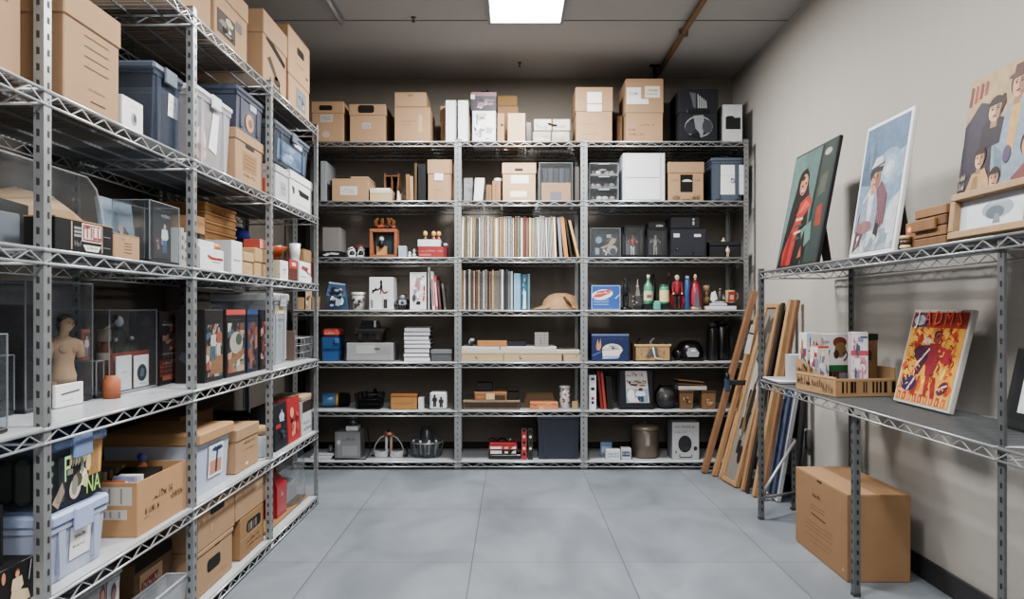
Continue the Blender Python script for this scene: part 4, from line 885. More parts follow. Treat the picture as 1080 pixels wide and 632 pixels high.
t = thing('clear_plastic_bag', 'big crinkled clear plastic bag at the far end of the bottom left shelf', 'bag', q); m = MB('film'); w, d, h = q.w, q.d, q.h; r = random.Random(4)
n, k = 22, 9; vs = []
for i in range(k):
    f = i/(k-1); sc = 1.0-.15*f**2
    for j in range(n):
        a = 2*PI*j/n; ca, sa = math.cos(a), math.sin(a); e = .75
        vs.append((w/2*sc*(abs(ca)**e)*(1 if ca > 0 else -1)*r.uniform(.86, 1), d/2*sc*(abs(sa)**e)*(1 if sa > 0 else -1)*r.uniform(.82, 1), h*f))
fs = [(i*n+j, i*n+(j+1) % n, (i+1)*n+(j+1) % n, (i+1)*n+j) for i in range(k-1) for j in range(n)]+[tuple(range(n)), tuple(range((k-1)*n, k*n))]
m.add(vs, fs, '#d8dde1'); m.build('film', t)
m = MB('film'); m.add([(-w*.3, 0, h*.98), (w*.3, 0, h*.98), (w*.36, .02, h*1.1), (.02, -.02, h*1.13), (-w*.34, .01, h*1.08)], [(0, 1, 2, 3, 4)], '#e3e7ea'); m.build('gathered_top', t)
pbox(Spec(.2, .12, .11, (-1.365, q.loc.y, LA['F']+.018), PI/2), 'grey_wrapped_parcel', 'grey wrapped parcel seen through the clear plastic bag', 'parcel', '#8d9196', cls='cloth')
# ================================================================ BACK UNIT
GC = 'cardboard boxes on the back shelves'
# --- row 1 (top)
carton(BS(328, 362.5, 1, 107, d=.36), 'kraft box with taped label on the top back shelf, nearest the left shelving', lid=.09, hole=(.45, .84, .2, .06), grp=GC, st=[(.28, .5, .66, .68, '#a9a39c', INK)], marks=lambda m: m.de(.45, .2, .12, .08, '#b5aca2', 1))
carton(BS(368, 406.5, 1, 110, d=.36), 'kraft box with wide handle opening and grey label, second on the top back shelf', lid=.085, hole=(.47, .87, .22, .1), grp=GC, st=[(.36, .36, .6, .52, '#a8a19a', INK)])
q = BS(416, 453.5, 1, 113, d=.36)
carton(q, 'kraft carton with vertical tape strip under a shallower box, top back shelf', grp=GC, marks=lambda m: (m.dq(.68, .3, .78, .78, '#cfa67c', 1), m.scrib(.2, .6, .58, .04, '#92714c', 2), m.scrib(.22, .45, .48, .03, '#92714c', 5)))
carton(BS(416, 449.5, 1, 97.5, d=.34, z=q.top), 'shallow kraft box stacked on the taped carton, top back shelf', grp=GC, marks=lambda m: m.de(.5, .85, .09, .16, '#9c7850', 1, 10, None, PI, 2*PI))
carton(BS(464, 478, 1, 112, d=.2, yf=5.83), 'narrow brown box half hidden behind the white binders, top back shelf', lid=.12, grp=GC)
for i, (a, b) in enumerate(((470, 481), (483, 494))):
    q = BS(a, b, 1, 106, d=.14)
    pbox(q, 'white_file_box', ('white slim file box left of its twin on the top back shelf', 'white slim file box right of its twin on the top back shelf')[i], 'file box', '#d4d7dc', lambda m: m.dq(.88, 0, 1, 1, '#aab0b8', 1), sidec='#b5bac2')
carton(BS(494.7, 496.2, 1, 113, d=.25, yf=5.75), 'thin tan board box right of the white file boxes', '#a98c68', grp=GC)
q = BS(498, 523, 1, 117, d=.3)
GREY = ['#c9c9d2', '#9a9cac', '#77788a', '#e2e2e8', '#b3a79c', '#5d5c66', '#d8d4d6']
pbox(q, 'printed_carton', 'white and lilac printed carton under the dark printed one, top back shelf', 'box', '#c4c4cc', lambda m: (m.art(.05, .05, .95, .95, 7, GREY, 18), m.dq(.5, .1, .95, .75, '#d3d4de', 3), m.dl([(.2, .9), (.2, .55)], .06, '#5d5c66', 4)))
q2 = BS(496.5, 523.5, 1, 97.5, d=.3, z=q.top); DARK = ['#2a2a34', '#454754', '#7b5560', '#8e90a0', '#1c1c24', '#b8a8a8']
pbox(q2, 'printed_carton', 'dark printed carton on the white and lilac one, top back shelf', 'box', '#2a2a34', lambda m: (m.art(.05, .05, .95, .7, 3, DARK, 14), m.dq(0, .78, 1, 1, '#6a4a52', 3), m.dq(.0, .62, .16, .86, '#a9abb3', 4)))
m = MB('cloth'); m.ell((0, 0, .016), (.055, .06, .02), '#17171a'); m.ell((-.03, 0, .03), (.022, .03, .016), '#1f1f22'); m.tube([(-.02, 0, .03), (0, 0, .05), (.03, 0, .03)], .006, '#131315', 6); solo(m, 'black_pouch', 'small black pouch on top of the dark printed carton', 'pouch', Spec(1, 1, 1, (q2.loc.x+.02, q2.loc.y, q2.top+.004)))
q = BS(525, 546.5, 1, 112, d=.16, yf=5.90); carton(q, 'brown carton behind the cream handled box, top back shelf', '#a07850', grp=GC)
carton(BS(525, 545.5, 1, 101, d=.16, yf=5.90, z=q.top), 'flat brown carton stacked behind the cream handled box, top back shelf', '#94703f', grp=GC)
carton(BS(524.5, 532, 1, 119.5, d=.2, yf=5.68), 'slim kraft box with rope handle beside the cream box, top back shelf', '#b08c62', grp=GC, hole=(.65, .6, .2, .04))
q = BS(535.5, 554, 1, 119.5, d=.19, yf=5.67); t = carton(q, 'plain cream box in the middle of the top back shelf', '#d2b28a', grp=GC)
m = MB('cloth'); m.tube([(-q.w*.5-.002, -.06, q.h*.9), (-q.w*.5-.016, -.065, q.h*.72), (-q.w*.5-.006, -.07, q.h*.5), (-q.w*.5-.012, -.07, q.h*.42)], .006, '#7a5f42', 6); m.build('rope_handle', t)
pbox(BS(555, 560.5, 1, 129, d=.2, yf=5.72), 'narrow_dark_block', 'narrow dark block between the cream box and the tied parcels', 'case', '#1d1b1a', cls='gloss')  # plain dark block filling the gap here
for k, (lb, a, b, p1) in enumerate((('lower flat stone-grey parcel of the tied pair, top back shelf', 562, 601, 137), ('upper flat stone-grey parcel of the tied pair with a string knot, top back shelf', 563, 601.5, 124.5))):
    q = BS(a, b, 1, h=(.085, .09)[k], d=.28, z=RB[1]+(.0885 if k else 0)); t = thing('wrapped_parcel', lb, 'parcel', q, 'tied parcels'); w, d, h = q.w, q.d, q.h
    m = MB('print'); m.box(-w/2, w/2, -d/2, d/2, 0, h, ('#a39c90', '#b3ada3')[k], b=.006); m.front(w, d, h); m.art(.02, .05, .98, .95, 6+k, ['#a8a196', '#9a9286', '#b9b4aa', '#8f887c'], 10, .6, False); m.build('wrapping', t)
    m = MB('cloth'); m.box(-.006, .006, -d/2-.003, d/2+.003, -.0005, h+.002, '#5f5648'); m.build('string', t)
    if k: m = MB('cloth'); m.tube([(-.03, -d/2-.006, h*.62), (0, -d/2-.01, h*.5), (.035, -d/2-.006, h*.45)], .006, '#3d362c', 6); m.build('knot', t)
q = BS(607, 646.5, 1, 92, d=.36)
carton(q, 'tall kraft box with two white label slips on the top back shelf', lid=.185, grp=GC, st=[(.31, .71, .7, .91, '#e0dedb', None), (.31, .56, .7, .69, '#dcdad7', None)], marks=lambda m: (m.rules(.15, .6, (.33, .15), .006, '#947350', 1),))
q = BS(660, 700, 1, 83, d=.36)
carton(q, 'tallest kraft box with taped white documents on the top back shelf', lid=.26, grp=GC, st=[(.02, .6, .4, .86, '#d8d8d8', '#3a3a3c'), (.4, .6, .6, .68, '#d3d2d0', None), (.5, .7, .9, .88, '#cfc6ba', '#2c2a28')], marks=lambda m: (m.scrib(.06, .26, .19, .03, '#4b3f33', 2), m.scrib(.08, .5, .12, .03, '#4b3f33', 6), m.scrib(.35, .8, .26, .035, '#96754f', 4)))
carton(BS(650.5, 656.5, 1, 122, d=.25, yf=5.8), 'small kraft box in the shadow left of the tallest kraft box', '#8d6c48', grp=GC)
q = BS(716.5, 757.5, 1, 94, d=.34)
def vault(m):
    m.ring(.5, .3, .36, .2, .12, '#9b9ea3', 2); m.dp([(.36, .5), (.62, .52), (.66, .3), (.58, .08), (.5, .2), (.42, .26)], '#8f9297', 2.5); m.de(.28, .28, .13, .12, '#3d4047', 3); m.de(.72, .3, .13, .13, '#4b4e55', 3); m.dp([(.2, .12), (.5, .2), (.56, .05)], '#24252a', 3); m.scrib(.38, .64, .46, .04, '#b0b3b8', 3, 4)
t = carton(q, 'black lidded box printed with white arched shapes on the top back shelf', '#303239', lid=.178, marks=vault)
l = MB('print'); l.front(q.w, q.d, q.h); l.dp([(.26, .94), (.42, .92), (.42, .64), (.36, .66), (.3, .84)], '#5d6067', 2); [l.dl([(.48+.05*i, .9-.03*i), (.49+.05*i, .64)], .03, '#a5a8ad', 2) for i in range(5)]; l.dq(.2, .55, .78, .62, '#1d1e22', 2); l.dl([(.2, .61), (.2, .56)], .012, '#8d9096', 3); l.build('lid_print', t)
pbox(BS(762.5, 783, 1, 110.5, d=.25), 'white_box', 'white upright box with black picture panel at the right end of the top back shelf', 'box', '#c2c4c6', lambda m: m.dp([(.14, .35), (.9, .35), (.9, .66), (.62, .65), (.5, .7), (.25, .7), (.14, .66)], '#26272b', 1), sidec='#9a9da0')
# --- row 2
pbox(BS(338, 344, 2, 170, d=.3), 'grey_slab', 'grey slab standing at the left end of the second back shelf', 'panel', '#83878c')
m = MB('paint'); m.add([(-.06, -.1, 0), (.09, -.13, -.012), (.10, .12, -.012), (-.06, .15, .0)], [(0, 1, 2, 3)], '#b4b8bd'); m.v = [v+Vector((0, 0, .006)) for v in m.v]; solo(m, 'open_folder', 'pale grey folder flap open beside the grey slab on the second back shelf', 'folder', Spec(1, 1, 1, (-1.31, 5.85, RB[2]+.20)))
q = BS(350, 388.5, 2, 188.5, d=.3); t = carton(q, 'low kraft box with stepped lid and white label on the second back shelf', lid=0, grp=GC, st=[(.23, .28, .7, .66, '#bdb8b2', '#5a5148')])
m = MB('card'); m.box(q.w*.0, q.w*.5, -q.d/2+.01, q.d/2-.01, q.h, q.h+.016, '#bb966c', b=.003); m.build('raised_flap', t)
q = BS(390, 412.5, 2, 204.5, d=.24); pbox(q, 'flat_cream_box', 'lower flat cream box beside the stepped kraft box', 'box', '#c2a880', grp='flat cream boxes')
pbox(BS(390, 411.5, 2, 198.5, d=.24, z=q.top), 'flat_cream_box', 'upper flat cream box with white edge beside the stepped kraft box', 'box', '#cfc3ab', lambda m: m.dq(.3, .5, .95, 1, '#dcd8cf', 1), grp='flat cream boxes')
q = BS(404.5, 421, 2, 182, d=.2, yf=5.9)
t = thing('wooden_rack', 'open wooden rack behind the flat cream boxes on the second back shelf', 'rack', q); w, h = q.w, q.h; c = '#8f6238'
m = MB('wood'); m.prism([(-w/2, 0), (-w/2+.012, 0), (-w/2+.012, h), (-w/2, h)], -.08, .08, c); m.prism([(w/2-.012-.02, 0), (w/2-.02, 0), (w/2, h), (w/2-.012, h)], -.08, .08, c); m.box(-w/2+.012, w/2-.012, -.08, .08, h-.03, h-.018, c); m.box(-.004, .004, -.08, .08, 0, h-.03, c); m.build('body', t)
m = MB('wood'); m.box(-w/2+.012, w/2-.03, .07, .078, 0, h-.03, '#3a2a1c'); m.build('back_board', t)
m = MB('paint'); m.add([(0, 0, 0), (.03, 0, 0), (.012, .02, .09), (.0, .02, .085)], [(0, 1, 2, 3)], '#d3cdbf'); m.add([(.0, .01, .0), (.02, .02, .0), (.03, .03, .06), (.01, .03, .07)], [(0, 1, 2, 3)], '#b9ad98'); solo(m, 'paper_scrap', 'crumpled cream paper scrap beside the flat cream boxes', 'paper', Spec(1, 1, 1, (-.875, 5.7, RB[2])))
m = MB('wood'); m.tube([(.03*math.cos(a), 0, .032+.03*math.sin(a)) for a in [i*PI/8 for i in range(16)]], .007, '#a88050', 6, closed=True); solo(m, 'wooden_ring', 'small wooden ring standing between the paper scrap and the leaning boards', 'ring', Spec(1, 1, 1, (-.82, 5.74, RB[2]+.006)))
for i, (a, b, py, c) in enumerate(((428.5, 432, 184, '#94673a'), (432.5, 436, 186, '#b58d57'))):
    q = BS(a, b, 2, py, d=.22); m = MB('wood'); m.prism([(-q.w/2, 0), (q.w/2, 0), (q.w/2-.004, q.h), (-q.w/2-.004, q.h)], -.11, .11, c); solo(m, 'wooden_board', ('dark wooden board standing on the second back shelf', 'light wooden board standing on the second back shelf')[i], 'board', q)
pbox(BS(437, 439.5, 2, 172, d=.24), 'brown_panel_box', 'thin brown box upright left of the black binder, second back shelf', 'box', '#5f4c38')
book(BS(441, 449, 2, 173, d=.26), 'black_binder', 'black binder standing left of the labelled kraft box, second back shelf', 'binder', '#1d1e22', '#8d8f92')
carton(BS(450.5, 477, 2, 168.5, d=.3), 'upright kraft box with white label left of the first centre post, second back shelf', lid=.11, grp=GC, st=[(.28, .5, .64, .67, '#d8d5d1', None)], marks=lambda m: (m.scrib(.25, .62, .7, .04, '#2c2622', 3), m.dq(.28, .68, .66, .71, '#2f2924', 1), m.scrib(.3, .6, .88, .06, '#4a3b2d', 5), m.scrib(.35, .65, .25, .05, '#96754f', 8)))
pbox(BS(489, 498.5, 2, 188, d=.2, yf=5.74), 'grey_plastic_box', 'dull grey plastic box at the left of the middle bay, second back shelf', 'box', '#77767a', lambda m: m.art(.1, .1, .9, .9, 3, ['#807f84', '#6b6a70', '#8d8c92'], 6, .6))
q = BS(499.5, 511, 2, 188, d=.2); m = MB('gloss'); w, h = q.w, q.h; m.prism([(-w/2, 0), (w/2-.015, 0), (w/2, h), (-w/2+.012, h)], -q.d/2, q.d/2, '#c8cbd0'); solo(m, 'white_slanted_box', 'white box leaning right, in front of the grey plastic box', 'box', q)
for i, (a, b, py) in enumerate(((512.5, 518.5, 195), (519, 528, 191))):
    carton(BS(a, b, 2, py, d=.22), ('narrow brown box beside the white slanted box', 'wider brown box beside the cream lidded box, second back shelf')[i], ('#8c6743', '#a37a50')[i], grp=GC, marks=lambda m: (m.dq(.4, .1, .46, .9, '#6b4c30', 1),))
    tp = BS(a, b, 2, py)
m = MB('gloss'); m.lathe([(.03, 0), (.033, .022), (.03, .03)], '#d3d5d8', 14); solo(m, 'round_white_tin', 'small white round tin on the wider brown box', 'tin', Spec(.06, .06, .03, (-.108, 5.76, tp.top)))
carton(BS(529.5, 565.5, 2, 172, d=.34), 'cream lidded box with metal handle and two white labels, second back shelf', '#c9a67c', lid=.085, hole=(.49, .82, .12, .035), grp=GC, st=[(.26, .47, .78, .68, '#e2dcd0', None), (.24, .12, .72, .27, '#ddd6ca', None)])
q = BS(568.5, 604, 2, 172, d=.24); case(q, 'clear case holding dark and kraft boxes in the middle bay, second back shelf', base='#8d9094', tint='#c3c8cc', bh=.006)
qq = BS(571, 602, 2, h=.14, d=.16, yf=5.71, z=RB[2]+.009); pbox(qq, 'kraft_inner_box', 'kraft box with grey label inside the clear case, second back shelf', 'box', '#b1875b', lambda m: (m.dq(.3, .05, .68, .5, '#77707a', 1), m.scrib(.1, .6, .8, .05, '#86643f', 3)))
for i in range(5):
    book(Spec(.036, .14, .11, (qq.loc.x-.082+.041*i, qq.loc.y-.01, qq.top), 0), 'dark_case_book', f'dark glossy case, {ordinal(i+1)} from the left on the kraft box in the clear case', 'case', ('#2b2c33', '#3a3b44')[i % 2], '#6f7280', grp='dark glossy cases')
pbox(BS(606.5, 611, 2, 176, d=.2), 'thin_grey_board', 'thin grey board standing next to the second centre post', 'board', '#4d4a46')
# drawers
q = BS(621.5, 652.5, 2, 172, d=.28); t = thing('drawer_unit', 'small clear three-drawer unit filled with white oddments, second back shelf', 'drawer unit', q); w, d, h = q.w, q.d, q.h
m = MB('frost')
for z in (0, h/3, 2*h/3, h-.008): m.box(-w/2, w/2, -d/2, d/2, z, z+.008, '#b3b6b8')
m.box(-w/2, -w/2+.006, -d/2, d/2, 0, h, '#b3b6b8'); m.box(w/2-.006, w/2, -d/2, d/2, 0, h, '#b3b6b8'); m.build('housing', t)
for i in range(3):
    z = h/3*i+.012; m = MB('clear'); m.poly([(-w/2+.01, -d/2-.003, z), (w/2-.01, -d/2-.003, z), (w/2-.01, -d/2-.003, z+h/3-.018), (-w/2+.01, -d/2-.003, z+h/3-.018)], '#b5b9bc'); m.box(-w/2+.01, w/2-.01, -d/2-.005, -d/2-.001, z, z+.003, '#c9ccd0', 'frost'); dr = m.build('drawer', t)
    m = MB('frost'); m.box(-.04, .04, -d/2-.014, -d/2-.006, z+h/3-.026, z+h/3-.018, '#cfd2d4'); m.build('pull', dr)
for i in range(3):
    r = random.Random(i+3); m = MB('gloss')
    for k in range(4): m.ell((-w*.34+w*.22*k+r.uniform(-.01, .01), 0, .022+r.uniform(0, .004)), (.022+r.random()*.008, .03, .02), r.choice(('#d5d2cc', '#b9aaa0', '#8d8f95', '#e3e1dd', '#6b5f58')), 9, 6)
    if i == 2: m.lathe([(.03, 0), (.03, .012)], '#d9d6d0', 14, at=(.0, -.01, .036))
    solo(m, 'white_oddments', f'heap of pale oddments lying in the {("bottom", "middle", "top")[i]} clear drawer', 'oddments', Spec(1, 1, 1, (q.loc.x, q.loc.y-.06, q.loc.z+h/3*i+.009)))
# white cabinet
q = BS(657, 701.5, 2, 161.5, d=.4); t = thing('white_cabinet', 'white two-drawer cabinet, largest white thing on the second back shelf', 'cabinet', q); w, d, h = q.w, q.d, q.h
m = MB('gloss'); m.box(-w/2, w/2, -d/2, d/2, 0, h, '#c9ced6', b=.004); m.build('carcass', t)
for z0_, z1_ in ((.012, h*.47), (h*.49, h-.012)):
    m = MB('gloss'); m.box(-w/2+.022, w/2-.035, -d/2-.005, -d/2, z0_, z1_, '#d6dae0', b=.002); m.build('drawer', t)
carton(BS(704.5, 743, 2, 171, d=.32), 'kraft lidded box with black tag in the right bay, second back shelf', lid=.085, grp=GC, marks=lambda m: (m.dq(.34, .24, .68, .68, '#24221f', 1.5), m.de(.53, .5, .14, .06, '#cfccc5', 2.5, 10, None, 0, PI), m.scrib(.14, .34, .04, .12, '#2c241c', 3), m.scrib(.38, .62, .03, .05, '#5c452d', 5), m.scrib(.66, .86, .04, .13, '#2c241c', 7), m.scrib(.1, .26, .52, .04, '#7a5f42', 2), m.scrib(.76, .9, .52, .04, '#7a5f42', 9)))
q = BS(750, 784.5, 2, 165.5, d=.36)
tote(q, 'dark blue tote with large white sheet on its front, second back shelf', '#4d586a', '#525d6f', cls='gloss', latch=False, taper=.95, marks=lambda m: (m.dq(.3, .16, 1.02, .82, '#dcdfe2', 3), m.dq(.3, .58, 1.02, .59, '#b5b9be', 4), m.ring(.68, .47, .07, .06, .3, '#3a3f48', 4), m.dl([(.62, .52), (.72, .45)], .02, '#3a3f48', 4.5)))
# --- row 3
S_ = BS(341, 358, 3, h=.045, d=.2); m = MB('gloss'); m.box(-S_.w/2, S_.w/2, -.1, .1, 0, .045, '#24262a', b=.006); m.front(S_.w, .2, .045); m.dl([(.05, .35), (.4, .7), (.95, .6)], .3, '#b5b9be', 1); solo(m, 'silver_black_case', 'low black case with silver swoosh beneath the grey box, third back shelf', 'case', S_)
carton(BS(340, 358.5, 3, 240, d=.22, z=S_.top), 'plain grey box on the low black case, third back shelf', '#7d7a76')
def sneaker(x, y, z, rz, label):
    t = thing('sneaker', label, 'shoe', Spec(.2, .09, .1, (x, y, z), rz), 'pair of sneakers'); t.scale = (.92, .85, 1.05)
    m = MB('paint'); m.tube([(-.075, 0, .045), (-.05, 0, .05), (.0, 0, .042), (.045, 0, .033), (.08, 0, .026)], [.028, .034, .032, .03, .018], '#25272d', 10)
    m.tube([(-.062, 0, .05), (-.062, 0, .085)], [.03, .027], '#2a2c33', 10); m.build('upper', t)
    m = MB('gloss'); m.box(-.095, .095, -.034, .034, 0, .02, '#c9ccd0', b=.009); m.build('sole', t)
    m = MB('paint'); m.tube([(-.06, -.034, .06), (-.02, -.036, .035), (.03, -.034, .05), (.06, -.028, .03)], .007, '#d5d8db', 6); m.tube([(-.08, -.028, .025), (-.07, -.03, .05), (-.04, -.035, .03)], .006, '#b9bdc2', 6); m.tube([(.066, .030*math.cos(a*PI/6), .034+.026*math.sin(a*PI/6)) for a in range(12)], .006, '#dcdfe2', 6, closed=True); m.tube([(.02, -.036, .02), (.05, -.03, .07), (.07, .0, .078), (.05, .03, .06)], .006, '#c9ccd0', 6); m.build('stripe', t)
sneaker(-1.243, 5.80, RB[3], -1.3, 'black sneaker with white stripes, left one of the pair on the third back shelf')
sneaker(-1.147, 5.80, RB[3], -1.75, 'black sneaker with white stripes, right one next to the toy shadow box')
m = MB('cloth'); m.ell((0, 0, .06), (.05, .05, .06), '#23252b'); m.ell((-.01, -.02, .1), (.045, .035, .03), '#8d4c50'); m.ell((.01, -.03, .085), (.03, .025, .02), '#cfcdd0'); solo(m, 'knitted_hat', 'dark knitted hat with red and white crown behind the sneakers', 'hat', Spec(.1, .1, .12, (-1.21, 5.98, RB[3])))
q = BS(389.5, 418.5, 3, 241.5, d=.14); t = thing('shadow_box', 'orange wooden shadow box frame with blue inside, third back shelf', 'shadow box', q); w, d, h = q.w, q.d, q.h; c = '#9b5a34'
m = MB('wood'); f = .022
for a in ((-w/2, w/2, 0, f), (-w/2, w/2, h-f*1.2, h), (-w/2, -w/2+f, f, h-f*1.2), (w/2-f, w/2, f, h-f*1.2)): m.box(a[0], a[1], -d/2, d/2, a[2], a[3], c, b=.003)
m.build('frame', t)
m = MB('print'); m.box(-w/2+f, w/2-f, d/2-.008, d/2-.002, f, h-f, '#5f7480'); m.front(w-2*f, -d+.016, h-2*f, 0, f); m.build('backing', t)
m = MB('paint'); m.box(-.06, .02, -.01, .03, f, f+.07, '#b58a4f'); m.tube([(-.02, -.02, f+.06), (-.02, -.02, f+.11)], [.016, .02], '#23252b', 8); m.ell((-.02, -.02, f+.125), .022, '#cfd2d4'); m.build('figure', t)
m = MB('cloth'); r = random.Random(2)
for i in range(14): m.ell((r.uniform(-.07, .07), r.uniform(-.03, .03), .01+r.random()*.012), (.02, .018, .014), r.choice(('#8a3230', '#7a4a2c', '#a8453a', '#4b3a30')), 8, 6)
for x in (-.06, -.015, .035, .065): m.tube([(x, 0, .015), (x*1.1, 0, .06), (x*.7, 0, .085)], [.02, .018, .008], '#7c5130', 7)
solo(m, 'carved_toy_group', 'group of small brown carved toys on the orange shadow box', 'toy', Spec(.2, .08, .09, (q.loc.x-.005, q.loc.y, q.top+.002)))
pbox(BS(420, 428, 3, 259.5, d=.08), 'pale_blue_box', 'small pale blue box right of the orange shadow box', 'box', '#9fb3bf', sidec='#7f929e')
for i, (px, hh) in enumerate(((432, .05), (437, .07))):
    m = MB('paint'); m.lathe([(.018, 0), (.016, hh*.4), (.008, hh*.6), (.014, hh*.8), (.004, hh)], ('#b9bcbf', '#d3d5d6')[i], 10); m.ell((.014, 0, hh*.5), (.014, .008, .008), '#4b4d52', 8, 6); solo(m, 'small_trinket', ('short grey trinket beside the pale blue box', 'taller white trinket left of the red boxes')[i], 'trinket', Spec(.04, .04, hh, ((px-CX)/F*5.72, 5.72, RB[3])))
q = BS(441, 471, 3, 260.5, d=.14); pbox(q, 'red_box', 'long red box with pale dashes, third back shelf', 'box', '#9a2f30', lambda m: (m.scrib(.05, .95, .55, .14, '#d3a59c', 4), m.dq(.05, .15, .45, .35, '#b5645c', 1), m.dq(.9, 0, 1, 1, '#6b2024', 1)))
q2 = BS(440.5, 464.5, 3, 253, d=.13, z=q.top); pbox(q2, 'white_flat_box', 'white flat box on the long red box, third back shelf', 'box', '#d3d4d8')
m = MB('paint'); m.ell((0, 0, .022), (.025, .03, .022), '#24242c'); m.ell((.01, -.02, .015), (.02, .015, .012), '#a9acb5'); solo(m, 'black_toy_ball', 'black and grey round toy on the end of the long red box', 'toy', Spec(.05, .05, .045, (q.loc.x+.085, q.loc.y-.01, q.top)))
for i, px in enumerate((448.5, 457.2, 462.5)):
    t = thing('gold_bust', f'gold round-headed bust, {("leftmost", "middle", "rightmost")[i]} of three on the white flat box', 'bust', Spec(.04, .04, .07, ((px-CX)/F*5.72, 5.72+.01*i, q2.top)), 'gold busts')
    m = MB('gloss'); m.lathe([(.018, 0), (.02, .012), (.01, .022), (.009, .03)], '#8a3a34' if i else '#5f4a2c', 10); m.build('base', t)
    m = MB('gloss'); m.ell((0, 0, .048), (.019, .02, .022), '#c99a58', 12, 8); m.build('head', t)
# LPs
LPC = [('cream', '#cbb893'), ('olive', '#7d7a5c'), ('ivory', '#ddd6c6'), ('tan', '#b39265'), ('beige', '#c9ad88'), ('dark green', '#33443f'), ('slate', '#5d7380'), ('white', '#dcdad6'), ('pinkish', '#c6a08c'), ('grey', '#9c9b98'), ('pale grey', '#c2c0ba'), ('straw', '#bfa564'), ('off-white', '#d3cdbf'), ('sand', '#c2a078'), ('peach', '#cf9f74'), ('buff', '#b99468'), ('pale blue', '#aec3cd'), ('sky grey', '#b9c8cf'), ('brown', '#8a6a4c'), ('cocoa', '#9a7858'), ('mint', '#93a596'), ('ecru', '#d2c6a8'), ('brick red', '#8e3a30'), ('rose', '#b5786a'), ('mustard', '#c2ad4e'), ('lime cream', '#cfc58a'), ('silver', '#b0b2b4'), ('blue grey', '#7b8499'), ('white', '#e0dfdc'), ('off-white', '#d9d6cf'), ('lilac', '#a59aa6'), ('pale blue', '#b4c6d0'), ('cream', '#d5c8a5'), ('salmon', '#cf9b7c')]
r = random.Random(12)
x = (486.3-CX)/F*5.68; xe = (587.5-CX)/F*5.68; n = len(LPC); step = (xe-x)/n
for i, (nm, c) in enumerate(LPC):
    w = step*r.uniform(.62, .9); h = .312+r.uniform(-.012, .008); lean = .012 if i < 5 else (-.035*max(0, i-22)/11)
    S = Spec(w, .30, h, (x+step*(i+.5), 5.69+.15+r.uniform(0, .012), RB[3]))
    m = MB('paint'); k = math.tan(lean); m.prism([(-w/2, 0), (w/2, 0), (w/2+h*k, h), (-w/2+h*k, h)], -.15, .15, c); m.prism([(-w*.25, .003), (w*.25, .003), (w*.25+h*k, h-.003), (-w*.25+h*k, h-.003)], -.1505, -.1495, '#4a443c' if i % 3 else '#e0dccf')
    solo(m, 'record_sleeve', f'{nm} record sleeve, {ordinal(i+1)} from the left in the upper row of records', 'record', S, 'record sleeves on the third back shelf')
for nm, px, w, c, lean, h, lb in (('grey', 592, .022, '#7b8894', -.07, .305, 'blue grey record sleeve leaning left, near the right end of the upper row'), ('or', 597.5, .03, '#b97f3a', -.11, .31, 'thick orange-brown record sleeve leaning left in the upper row'), ('dk', 603, .014, '#2c2824', -.16, .29, 'black record sleeve leaning behind the last tan one'), ('tan', 610.2, .018, '#bf9a66', -.235, .285, 'last tan record sleeve leaning steeply at the right end of the upper row')):
    m = MB('paint'); k = math.tan(lean); m.prism([(-w/2, 0), (w/2, 0), (w/2+h*k, h), (-w/2+h*k, h)], -.15, .15, c); solo(m, 'record_sleeve', lb, 'record', Spec(w, .3, h, ((px-CX)/F*5.68, 5.84, RB[3])), 'record sleeves on the third back shelf')
# right bay row 3
q = BS(622.5, 654.5, 3, 241, d=.22); case(q, 'wide clear case with photo collage, left end of the right bay, third back shelf', tint='#aeb9c0')
pbox(BS(624.5, 652.5, 3, h=.165, d=.01, yf=5.71, z=RB[3]+.013), 'photo_collage', 'photo collage of hands and rope inside the wide clear case', 'picture', '#3a3b3d', lambda m: (m.art(0, 0, 1, 1, 4, ['#3a3b3d', '#55575a', '#2a2a2c'], 8), m.de(.25, .75, .12, .16, '#7d8fa0', 3), m.dq(.12, .08, .27, .38, '#8a97a3', 3), m.dp([(.3, .4), (.6, .55), (.75, .85), (.92, .8), (.85, .6), (.6, .45), (.4, .34)], '#b08d70', 3.5), m.dl([(.42, .3), (.55, .15), (.5, .05)], .06, '#c9c6be', 4), m.de(.75, .3, .2, .22, '#9c9b98', 3.2), m.de(.78, .22, .12, .15, '#4b4a48', 4), m.dq(.55, .86, .72, 1, '#a9a49a', 3)))
